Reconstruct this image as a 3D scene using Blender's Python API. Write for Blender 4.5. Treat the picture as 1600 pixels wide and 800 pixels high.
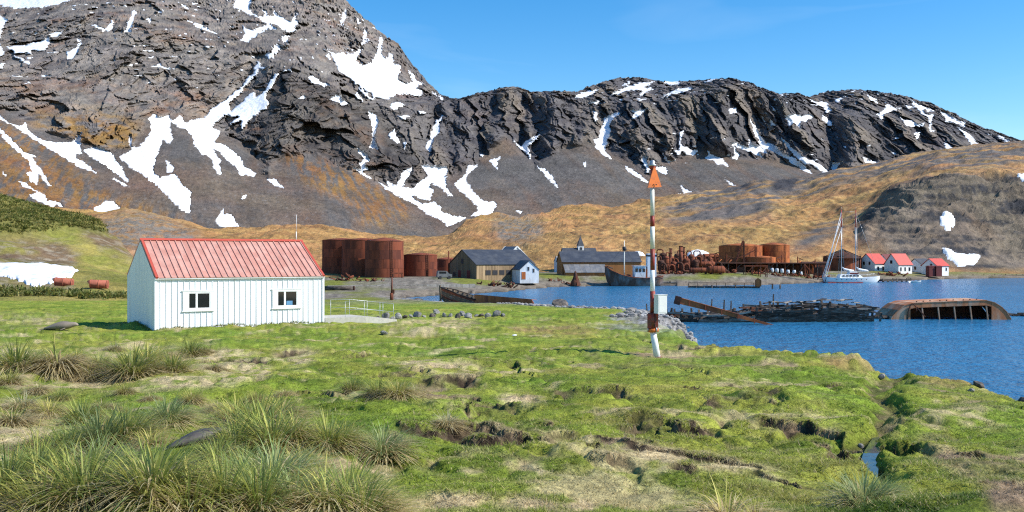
import bpy, bmesh, math, random
import numpy as np
from mathutils import Vector, Matrix, Euler

for o in list(bpy.data.objects):
    bpy.data.objects.remove(o)
scene = bpy.context.scene
COL = scene.collection
R = math.radians

# ------------------------------------------------------------------ camera, sky, sun, exposure
FPX, CH = 1500.0, 7.0                      # focal length in photo pixels (1600 wide), camera height over water
cam_data = bpy.data.cameras.new('camera')
cam_data.sensor_width = 36.0
cam_data.lens = 36.0 * FPX / 1600.0
cam_data.clip_start = 0.1
cam_data.clip_end = 20000
cam = bpy.data.objects.new('camera', cam_data)
COL.objects.link(cam)
cam.location = (0, 0, CH)
cam.rotation_euler = (R(90), 0, 0)
scene.camera = cam

SUN_ELEV = 41.0
SUN_AZ = 102.0                              # degrees clockwise from +Y (view direction): light comes from the right
world = bpy.data.worlds.new('World')
scene.world = world
world.use_nodes = True
wn, wl = world.node_tree.nodes, world.node_tree.links
wn.clear()
w_out = wn.new('ShaderNodeOutputWorld')
w_bg = wn.new('ShaderNodeBackground')
w_sky = wn.new('ShaderNodeTexSky')
w_sky.sky_type = 'NISHITA'
w_sky.sun_disc = False
w_sky.sun_elevation = R(SUN_ELEV)
w_sky.sun_rotation = R(SUN_AZ)
w_sky.altitude = 0
w_sky.air_density = 1.0
w_sky.dust_density = 0.25
w_sky.ozone_density = 3.0
w_hs = wn.new('ShaderNodeHueSaturation')
w_hs.inputs['Saturation'].default_value = 1.42
w_bg.inputs['Strength'].default_value = 0.14
wl.new(w_sky.outputs[0], w_hs.inputs['Color'])
# thin high cirrus, the same all over the sky
w_tc = wn.new('ShaderNodeTexCoord'); w_mp = wn.new('ShaderNodeMapping'); w_mp.inputs['Scale'].default_value = (1.6, 1.6, 9.0); w_mp.inputs['Rotation'].default_value = (0.0, 0.25, 0.4)
w_no = wn.new('ShaderNodeTexNoise'); w_no.inputs['Scale'].default_value = 1.7; w_no.inputs['Detail'].default_value = 5; w_no.inputs['Distortion'].default_value = 0.6
w_mr = wn.new('ShaderNodeMapRange'); w_mr.inputs[1].default_value = 0.5; w_mr.inputs[2].default_value = 0.85; w_mr.inputs[3].default_value = 0.0; w_mr.inputs[4].default_value = 0.2
w_mx = wn.new('ShaderNodeMix'); w_mx.data_type = 'RGBA'; w_mx.inputs[7].default_value = (5.2, 6.2, 7.0, 1)
wl.new(w_tc.outputs['Generated'], w_mp.inputs['Vector']); wl.new(w_mp.outputs[0], w_no.inputs['Vector']); wl.new(w_no.outputs[0], w_mr.inputs[0])
wl.new(w_mr.outputs[0], w_mx.inputs[0]); wl.new(w_hs.outputs[0], w_mx.inputs[6])
wl.new(w_mx.outputs[2], w_bg.inputs['Color'])
wl.new(w_bg.outputs[0], w_out.inputs['Surface'])

sun_data = bpy.data.lights.new('sun', 'SUN')
sun_data.energy = 4.6
sun_data.angle = R(0.53)
sun_data.color = (1.0, 0.955, 0.88)
sun = bpy.data.objects.new('sun', sun_data)
COL.objects.link(sun)
_sd = Vector((math.sin(R(SUN_AZ)) * math.cos(R(SUN_ELEV)), math.cos(R(SUN_AZ)) * math.cos(R(SUN_ELEV)), math.sin(R(SUN_ELEV))))
sun.rotation_euler = _sd.to_track_quat('Z', 'Y').to_euler()
sun.location = _sd * 100

scene.view_settings.view_transform = 'Standard'
scene.view_settings.look = 'None'
scene.view_settings.exposure = 0.45
scene.view_settings.gamma = 1.0
scene.view_settings.use_curve_mapping = False
scene.cycles.max_bounces = 6
scene.cycles.diffuse_bounces = 3
scene.cycles.glossy_bounces = 3
scene.cycles.transparent_max_bounces = 6
scene.cycles.use_denoising = False
scene.cycles.filter_width = 1.2
scene.cycles.sample_clamp_indirect = 4.0

# ------------------------------------------------------------------ helpers
def at(px, py, Y):
    return Vector(((px - 800.0) / FPX * Y, Y, CH - (py - 400.0) / FPX * Y))

def sat(x):
    return np.clip(x, 0.0, 1.0)

def sstep(a, b, x):
    t = sat((x - a) / (b - a))
    return t * t * (3 - 2 * t)

def _hash(ix, iy, iz, seed):
    h = (ix.astype(np.uint32) * np.uint32(374761393) + iy.astype(np.uint32) * np.uint32(668265263)
         + iz.astype(np.uint32) * np.uint32(2147483647) + np.uint32(seed * 974711 + 13))
    h = (h ^ (h >> np.uint32(13))) * np.uint32(1274126177)
    h = h ^ (h >> np.uint32(16))
    return h

_G = np.array([(1,1,0),(-1,1,0),(1,-1,0),(-1,-1,0),(1,0,1),(-1,0,1),(1,0,-1),(-1,0,-1),
               (0,1,1),(0,-1,1),(0,1,-1),(0,-1,-1),(1,1,0),(-1,1,0),(0,-1,1),(0,-1,-1)], dtype=np.float32)

def noise(x, y, z=None, seed=0):
    """gradient noise, about -1..1"""
    x = np.asarray(x, dtype=np.float32); y = np.asarray(y, dtype=np.float32)
    z = np.zeros_like(x) if z is None else np.asarray(z, dtype=np.float32)
    ix, iy, iz = np.floor(x).astype(np.int64), np.floor(y).astype(np.int64), np.floor(z).astype(np.int64)
    fx, fy, fz = x - ix, y - iy, z - iz
    u, v, w = [f * f * f * (f * (f * 6 - 15) + 10) for f in (fx, fy, fz)]
    res = 0
    for dx in (0, 1):
        wx = u if dx else 1 - u
        for dy in (0, 1):
            wy = v if dy else 1 - v
            for dz in (0, 1):
                wz = w if dz else 1 - w
                g = _G[_hash((ix + dx) & 0xffffffff, (iy + dy) & 0xffffffff, (iz + dz) & 0xffffffff, seed) & np.uint32(15)]
                res = res + wx * wy * wz * (g[..., 0] * (fx - dx) + g[..., 1] * (fy - dy) + g[..., 2] * (fz - dz))
    return res

def fbm(x, y, z=None, oct=4, seed=0, gain=0.5):
    a, s, f = 1.0, 0, 1.0
    for k in range(oct):
        s = s + a * noise(x * f, y * f, None if z is None else z * f, seed + k * 7)
        a *= gain; f *= 2.03
    return s

def ridged(x, y, z=None, oct=4, seed=0, gain=0.5):
    a, s, f = 1.0, 0, 1.0
    for k in range(oct):
        s = s + a * (1 - 2 * np.abs(noise(x * f, y * f, None if z is None else z * f, seed + k * 7)))
        a *= gain; f *= 2.07
    return s

def facets(x, y, seed=0, tilt=1.0):
    """piecewise planar cells: every cell a tilted flat facet (angular rock)"""
    ix, iy = np.floor(x).astype(np.int64), np.floor(y).astype(np.int64)
    best = np.full(x.shape, 1e9, np.float32); val = np.zeros(x.shape, np.float32)
    z0 = np.zeros_like(ix)
    for dx in (-1, 0, 1):
        for dy in (-1, 0, 1):
            cx, cy = (ix + dx) & 0xffffffff, (iy + dy) & 0xffffffff
            h = [_hash(cx, cy, z0 + k, seed).astype(np.float64) / 4294967295.0 for k in range(5)]
            px_, py_ = ix + dx + 0.15 + 0.7 * h[0], iy + dy + 0.15 + 0.7 * h[1]
            ex, ey = x - px_, y - py_
            d = ex * ex + ey * ey
            v = (h[2] - 0.5) + tilt * ((h[3] - 0.5) * 2 * ex + (h[4] - 0.5) * 2 * ey)
            m = d < best
            best = np.where(m, d, best); val = np.where(m, v, val)
    return val

def raster(polys, x0, y0, w, h, step=1.0, blur=1.5):
    """even-odd fill of pixel polygons into a blurred 0..1 field"""
    W, H = int(w / step), int(h / step)
    img = np.zeros((H, W), np.float32)
    for P in polys:
        P = np.array(P, dtype=np.float64)
        a, b = int(max(0, (P[:, 1].min() - y0) / step - 1)), int(min(H, (P[:, 1].max() - y0) / step + 2))
        c, d = int(max(0, (P[:, 0].min() - x0) / step - 1)), int(min(W, (P[:, 0].max() - x0) / step + 2))
        if b <= a or d <= c: continue
        yy = (np.arange(a, b) + 0.5) * step + y0
        xx = (np.arange(c, d) + 0.5) * step + x0
        GX, GY = np.meshgrid(xx, yy)
        ins = np.zeros(GX.shape, bool)
        n = len(P)
        for i in range(n):
            (xa, ya), (xb, yb) = P[i], P[(i + 1) % n]
            if ya == yb: continue
            cond = (GY < max(ya, yb)) & (GY >= min(ya, yb))
            ins ^= cond & (GX < xa + (GY - ya) * (xb - xa) / (yb - ya))
        img[a:b, c:d] = np.maximum(img[a:b, c:d], ins)
    r = max(1, int(round(blur / step)))
    for _ in range(2):
        for ax in (0, 1):
            acc = np.zeros_like(img)
            for k in range(-r, r + 1):
                acc += np.roll(img, k, axis=ax)
            img = acc / (2 * r + 1)
    def sample(px, py):
        fx, fy = (px - x0) / step - 0.5, (py - y0) / step - 0.5
        ix, iy = np.clip(np.floor(fx).astype(int), 0, W - 2), np.clip(np.floor(fy).astype(int), 0, H - 2)
        tx, ty = sat(fx - ix), sat(fy - iy)
        v = (img[iy, ix] * (1 - tx) * (1 - ty) + img[iy, ix + 1] * tx * (1 - ty)
             + img[iy + 1, ix] * (1 - tx) * ty + img[iy + 1, ix + 1] * tx * ty)
        ok = (px > x0) & (px < x0 + w) & (py > y0) & (py < y0 + h)
        return np.where(ok, v, 0)
    return sample

def grid_mesh(name, V, mat, col=None, smooth=True, keep=None):
    """V: rows x cols x 3 array -> mesh object with an optional rows x cols x 3 colour attribute"""
    nr, nc = V.shape[:2]
    idx = np.arange(nr * nc).reshape(nr, nc)
    F = np.stack([idx[:-1, :-1], idx[:-1, 1:], idx[1:, 1:], idx[1:, :-1]], -1).reshape(-1, 4)
    verts = V.reshape(-1, 3)
    cols = None if col is None else col.reshape(-1, 3)
    if keep is not None:
        k = keep.reshape(-1)
        F = F[k[F].any(1)]
        used = np.unique(F)
        remap = np.full(len(verts), -1); remap[used] = np.arange(len(used))
        F = remap[F]; verts = verts[used]
        if cols is not None: cols = cols[used]
    me = bpy.data.meshes.new(name)
    me.vertices.add(len(verts)); me.vertices.foreach_set('co', verts.astype(np.float32).ravel())
    me.loops.add(F.size); me.loops.foreach_set('vertex_index', F.astype(np.int32).ravel())
    me.polygons.add(len(F)); me.polygons.foreach_set('loop_start', (np.arange(len(F)) * 4).astype(np.int32))
    me.polygons.foreach_set('loop_total', np.full(len(F), 4, np.int32))
    me.polygons.foreach_set('use_smooth', np.full(len(F), smooth, bool))
    if cols is not None:
        at_ = me.attributes.new('Col', 'FLOAT_COLOR', 'POINT')
        c4 = np.ones((len(verts), 4), np.float32); c4[:, :3] = cols
        at_.data.foreach_set('color', c4.ravel())
    me.update(calc_edges=True); me.validate()
    if mat: me.materials.append(mat)
    o = bpy.data.objects.new(name, me)
    COL.objects.link(o)
    return o

def curve_cols(curve, px):
    c = np.array(curve, dtype=np.float64)
    return np.interp(px, c[:, 0], c[:, 1]), np.interp(px, c[:, 0], c[:, 2])

def curtain(curves, px, rows):
    """surface through pixel curves (px, py, depth), front to back -> positions and nominal pixel rows"""
    keys = []
    for c in curves:
        y, d = curve_cols(c, px)
        keys.append(np.stack([(px - 800) / FPX * d, d, CH - (y - 400) / FPX * d], -1))
    out = []
    for i, n in enumerate(rows):
        t = np.linspace(0, 1, n, endpoint=(i == len(rows) - 1))[:, None, None]
        out.append(keys[i][None] * (1 - t) + keys[i + 1][None] * t)
    V = np.concatenate(out, 0)
    PY = 400 - (V[..., 2] - CH) / V[..., 1] * FPX
    return V, PY

def mixc(a, b, t):
    return a * (1 - t[..., None]) + np.asarray(b) * t[..., None]

# ------------------------------------------------------------------ materials
MATS = {}
def new_mat(name):
    m = bpy.data.materials.new(name); m.use_nodes = True
    nt = m.node_tree; nt.nodes.clear()
    out = nt.nodes.new('ShaderNodeOutputMaterial')
    b = nt.nodes.new('ShaderNodeBsdfPrincipled')
    nt.links.new(b.outputs[0], out.inputs['Surface'])
    MATS[name] = m
    return m, nt, b

def nd(nt, t, **kw):
    n = nt.nodes.new(t)
    for k, v in kw.items():
        if k.startswith('i_'): n.inputs[k[2:].replace('_', ' ')].default_value = v
        else: setattr(n, k, v)
    return n

def attr_mat(name, scale_list, var=0.35, bump=0.6, bump_dist=0.1, rough=0.95, attr='Col', spec=0.2, hue=0.0, bump_scale=None):
    """colour attribute x layered noise, with bump"""
    m, nt, b = new_mat(name)
    a = nd(nt, 'ShaderNodeAttribute', attribute_name=attr)
    geo = nd(nt, 'ShaderNodeNewGeometry')
    prev = a.outputs['Color']
    heights = []
    for k, s in enumerate(scale_list):
        n = nd(nt, 'ShaderNodeTexNoise'); n.inputs['Scale'].default_value = s
        n.inputs['Detail'].default_value = 6; n.inputs['Roughness'].default_value = 0.65
        nt.links.new(geo.outputs['Position'], n.inputs['Vector'])
        mr = nd(nt, 'ShaderNodeMapRange'); mr.inputs[1].default_value = 0.3; mr.inputs[2].default_value = 0.7
        mr.inputs[3].default_value = 1 - var; mr.inputs[4].default_value = 1 + var
        nt.links.new(n.outputs[0], mr.inputs[0])
        mx = nd(nt, 'ShaderNodeVectorMath', operation='MULTIPLY')
        nt.links.new(prev, mx.inputs[0])
        nt.links.new(mr.outputs[0], mx.inputs[1])
        prev = mx.outputs[0]
        heights.append(n.outputs[0])
    if hue:
        n = nd(nt, 'ShaderNodeTexNoise'); n.inputs['Scale'].default_value = scale_list[0] * 0.6
        n.inputs['Detail'].default_value = 4
        nt.links.new(geo.outputs['Position'], n.inputs['Vector'])
        mr = nd(nt, 'ShaderNodeMapRange'); mr.inputs[1].default_value = 0.3; mr.inputs[2].default_value = 0.7
        mr.inputs[3].default_value = 0.5 - hue; mr.inputs[4].default_value = 0.5 + hue
        nt.links.new(n.outputs[0], mr.inputs[0])
        hs = nd(nt, 'ShaderNodeHueSaturation')
        nt.links.new(mr.outputs[0], hs.inputs['Hue']); nt.links.new(prev, hs.inputs['Color'])
        prev = hs.outputs[0]
    nt.links.new(prev, b.inputs['Base Color'])
    b.inputs['Roughness'].default_value = rough
    b.inputs['Specular IOR Level'].default_value = spec
    if bump:
        bp = nd(nt, 'ShaderNodeBump'); bp.inputs['Strength'].default_value = bump; bp.inputs['Distance'].default_value = bump_dist
        src = heights[-1]
        if len(heights) > 1:
            ad = nd(nt, 'ShaderNodeMath', operation='ADD')
            nt.links.new(heights[0], ad.inputs[0]); nt.links.new(heights[-1], ad.inputs[1]); src = ad.outputs[0]
        nt.links.new(src, bp.inputs['Height'])
        nt.links.new(bp.outputs[0], b.inputs['Normal'])
    return m

def mat(name, color, rough=0.8, metal=0.0, var=0.25, scale=3.0, bump=0.0, bdist=0.02, c2=None, c2_scale=None, c2_lo=0.45, c2_hi=0.6, streak=1.0, spec=0.4, rnd=0.0, obj_space=True):
    """plain procedural paint/metal/wood: noise variation, optional second colour in patches, optional per-object shade"""
    m, nt, b = new_mat(name)
    tc = nd(nt, 'ShaderNodeTexCoord')
    mp = nd(nt, 'ShaderNodeMapping')
    mp.inputs['Scale'].default_value = (1, 1, 1.0 / streak)
    nt.links.new(tc.outputs['Object'] if obj_space else tc.outputs['Generated'], mp.inputs['Vector'])
    oi = nd(nt, 'ShaderNodeObjectInfo')
    va = nd(nt, 'ShaderNodeVectorMath', operation='ADD')
    vs = nd(nt, 'ShaderNodeVectorMath', operation='SCALE'); vs.inputs['Scale'].default_value = 37.0
    cx = nd(nt, 'ShaderNodeCombineXYZ')
    nt.links.new(oi.outputs['Random'], cx.inputs[0]); nt.links.new(oi.outputs['Random'], cx.inputs[1])
    nt.links.new(cx.outputs[0], vs.inputs[0])
    nt.links.new(mp.outputs[0], va.inputs[0]); nt.links.new(vs.outputs[0], va.inputs[1])
    n = nd(nt, 'ShaderNodeTexNoise'); n.inputs['Scale'].default_value = scale; n.inputs['Detail'].default_value = 7
    n.inputs['Roughness'].default_value = 0.62
    nt.links.new(va.outputs[0], n.inputs['Vector'])
    base = nd(nt, 'ShaderNodeRGB'); base.outputs[0].default_value = (*color, 1)
    prev = base.outputs[0]
    if c2 is not None:
        n2 = nd(nt, 'ShaderNodeTexNoise'); n2.inputs['Scale'].default_value = c2_scale or scale * 0.5; n2.inputs['Detail'].default_value = 6
        n2.inputs['Roughness'].default_value = 0.6
        nt.links.new(va.outputs[0], n2.inputs['Vector'])
        mr2 = nd(nt, 'ShaderNodeMapRange'); mr2.inputs[1].default_value = c2_lo; mr2.inputs[2].default_value = c2_hi
        nt.links.new(n2.outputs[0], mr2.inputs[0])
        mx = nd(nt, 'ShaderNodeMix', data_type='RGBA')
        nt.links.new(mr2.outputs[0], mx.inputs[0]); nt.links.new(prev, mx.inputs[6]); mx.inputs[7].default_value = (*c2, 1)
        prev = mx.outputs[2]
    mr = nd(nt, 'ShaderNodeMapRange'); mr.inputs[1].default_value = 0.3; mr.inputs[2].default_value = 0.7
    mr.inputs[3].default_value = 1 - var; mr.inputs[4].default_value = 1 + var
    nt.links.new(n.outputs[0], mr.inputs[0])
    val = mr.outputs[0]
    if rnd:
        r2 = nd(nt, 'ShaderNodeMapRange'); r2.inputs[3].default_value = 1 - rnd; r2.inputs[4].default_value = 1 + rnd
        nt.links.new(oi.outputs['Random'], r2.inputs[0])
        mm = nd(nt, 'ShaderNodeMath', operation='MULTIPLY')
        nt.links.new(val, mm.inputs[0]); nt.links.new(r2.outputs[0], mm.inputs[1]); val = mm.outputs[0]
    vm = nd(nt, 'ShaderNodeVectorMath', operation='MULTIPLY')
    nt.links.new(prev, vm.inputs[0]); nt.links.new(val, vm.inputs[1])
    nt.links.new(vm.outputs[0], b.inputs['Base Color'])
    b.inputs['Roughness'].default_value = rough
    b.inputs['Metallic'].default_value = metal
    b.inputs['Specular IOR Level'].default_value = spec
    if bump:
        bp = nd(nt, 'ShaderNodeBump'); bp.inputs['Strength'].default_value = bump; bp.inputs['Distance'].default_value = bdist
        nt.links.new(n.outputs[0], bp.inputs['Height']); nt.links.new(bp.outputs[0], b.inputs['Normal'])
    return m

# ------------------------------------------------------------------ object helpers
def tag(o, label=None, cat=None, group=None, kind=None):
    if label: o['label'] = label
    if cat: o['category'] = cat
    if group: o['group'] = group
    if kind: o['kind'] = kind
    return o

def empty(name, loc, rz=0.0, label=None, cat=None, group=None):
    o = bpy.data.objects.new(name, None); COL.objects.link(o)
    o.location = loc; o.rotation_euler = (0, 0, rz); o.empty_display_size = 0.3
    return tag(o, label, cat, group)

def link(name, me, parent=None, loc=None, rot=None, scale=None):
    o = bpy.data.objects.new(name, me); COL.objects.link(o)
    if parent: o.parent = parent
    if loc is not None: o.location = loc
    if rot is not None: o.rotation_euler = rot
    if scale is not None: o.scale = scale if hasattr(scale, '__len__') else (scale,) * 3
    return o

class MB:
    """collects simple solids; build() links them as one mesh object"""
    def __init__(s): s.v, s.f, s.sm = [], [], []
    def add(s, vs, fs, smooth=False):
        b = len(s.v); s.v += [tuple(v) for v in vs]
        for f in fs: s.f.append(tuple(i + b for i in f)); s.sm.append(smooth)
        return s
    def box(s, x0, x1, y0, y1, z0, z1, M=None):
        vs = [Vector(p) for p in ((x0,y0,z0),(x1,y0,z0),(x1,y1,z0),(x0,y1,z0),(x0,y0,z1),(x1,y0,z1),(x1,y1,z1),(x0,y1,z1))]
        if M is not None: vs = [M @ v for v in vs]
        return s.add(vs, [(0,3,2,1),(4,5,6,7),(0,1,5,4),(1,2,6,5),(2,3,7,6),(3,0,4,7)])
    def bar(s, a, b, w, h=None, w2=None, h2=None, up=(0, 0, 1)):
        """box-section bar from a to b, tapering to w2 x h2"""
        a, b = Vector(a), Vector(b); h = w if h is None else h; w2 = w if w2 is None else w2; h2 = h if h2 is None else h2
        d = (b - a).normalized(); u = Vector(up)
        if abs(d.dot(u)) > 0.98: u = Vector((0, 1, 0))
        sx = d.cross(u).normalized(); uz = sx.cross(d).normalized()
        vs = []
        for p, ww, hh in ((a, w, h), (b, w2, h2)):
            vs += [p - sx*ww/2 - uz*hh/2, p + sx*ww/2 - uz*hh/2, p + sx*ww/2 + uz*hh/2, p - sx*ww/2 + uz*hh/2]
        return s.add(vs, [(0,3,2,1),(4,5,6,7),(0,1,5,4),(1,2,6,5),(2,3,7,6),(3,0,4,7)])
    def tube(s, pts, r, n=10, r2=None, cap=True):
        """round tube through points, radius r to r2 (or a list)"""
        pts = [Vector(p) for p in pts]; k = len(pts)
        rs = r if isinstance(r, (list, tuple)) else [r + ((r if r2 is None else r2) - r) * i / max(1, k - 1) for i in range(k)]
        b = len(s.v); prevx = None
        for i, p in enumerate(pts):
            d = (pts[min(i + 1, k - 1)] - pts[max(i - 1, 0)]).normalized()
            ref = prevx if prevx is not None else (Vector((1, 0, 0)) if abs(d.x) < 0.9 else Vector((0, 1, 0)))
            y = d.cross(ref).normalized(); x = y.cross(d).normalized(); prevx = x
            for j in range(n):
                a = 2 * math.pi * j / n
                s.v.append(tuple(p + (x * math.cos(a) + y * math.sin(a)) * rs[i]))
        for i in range(k - 1):
            for j in range(n):
                j2 = (j + 1) % n
                s.f.append((b + i*n + j, b + i*n + j2, b + (i+1)*n + j2, b + (i+1)*n + j)); s.sm.append(True)
        if cap:
            s.f.append(tuple(b + j for j in range(n))[::-1]); s.sm.append(False)
            s.f.append(tuple(b + (k-1)*n + j for j in range(n))); s.sm.append(False)
        return s
    def lathe(s, prof, c=(0, 0, 0), n=24, a0=0, a1=2 * math.pi):
        """profile [(r, z)] turned about the vertical through c"""
        full = abs(a1 - a0 - 2 * math.pi) < 1e-6; m = n if full else n + 1; b = len(s.v)
        for r, z in prof:
            for j in range(m):
                a = a0 + (a1 - a0) * j / n
                s.v.append((c[0] + r * math.cos(a), c[1] + r * math.sin(a), c[2] + z))
        for i in range(len(prof) - 1):
            for j in range(n):
                j2 = (j + 1) % m
                s.f.append((b + i*m + j, b + i*m + j2, b + (i+1)*m + j2, b + (i+1)*m + j)); s.sm.append(True)
        return s
    def prism(s, poly, axis_pts):
        """polygon (list of 3D points) extruded by a vector"""
        P = [Vector(p) for p in poly]; e = Vector(axis_pts); n = len(P)
        vs = P + [p + e for p in P]
        fs = [tuple(range(n))[::-1], tuple(range(n, 2 * n))] + [(i, (i+1) % n, n + (i+1) % n, n + i) for i in range(n)]
        return s.add(vs, fs)
    def mesh(s, name, m=None):
        me = bpy.data.meshes.new(name)
        me.from_pydata(s.v, [], s.f)
        me.polygons.foreach_set('use_smooth', s.sm)
        me.update()
        bm = bmesh.new(); bm.from_mesh(me); bmesh.ops.recalc_face_normals(bm, faces=bm.faces); bm.to_mesh(me); bm.free()
        if m: me.materials.append(MATS[m] if isinstance(m, str) else m)
        return me
    def build(s, name, m=None, parent=None, loc=None, rot=None, scale=None):
        return link(name, s.mesh(name, m), parent, loc, rot, scale)

def copy_tree(o, parent=None):
    c = o.copy(); COL.objects.link(c); c.parent = parent
    for ch in list(o.children): copy_tree(ch, c)
    return c
# ================================================================== SETTING: mountains
attr_mat('rock_mat', [0.05, 0.35, 1.6], var=0.3, bump=0.9, bump_dist=0.9, rough=0.95, hue=0.012)
attr_mat('scree_mat', [0.03, 0.9], var=0.2, bump=0.8, bump_dist=0.5, rough=1.0, hue=0.01)
attr_mat('hill_mat', [0.06, 0.6, 2.2], var=0.28, bump=0.8, bump_dist=0.5, rough=1.0, hue=0.012)
def snow_mat():
    m, nt, b = new_mat('snow')
    geo = nd(nt, 'ShaderNodeNewGeometry')
    n = nd(nt, 'ShaderNodeTexNoise'); n.inputs['Scale'].default_value = 0.25; n.inputs['Detail'].default_value = 6
    nt.links.new(geo.outputs['Position'], n.inputs['Vector'])
    cr = nd(nt, 'ShaderNodeMix', data_type='RGBA')
    cr.inputs[6].default_value = (0.70, 0.72, 0.75, 1); cr.inputs[7].default_value = (0.86, 0.87, 0.88, 1)
    nt.links.new(n.outputs[0], cr.inputs[0]); nt.links.new(cr.outputs[2], b.inputs['Base Color'])
    b.inputs['Roughness'].default_value = 0.7
    bp = nd(nt, 'ShaderNodeBump'); bp.inputs['Strength'].default_value = 0.6; bp.inputs['Distance'].default_value = 2.0
    nt.links.new(n.outputs[0], bp.inputs['Height']); nt.links.new(bp.outputs[0], b.inputs['Normal'])
snow_mat()

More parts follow.
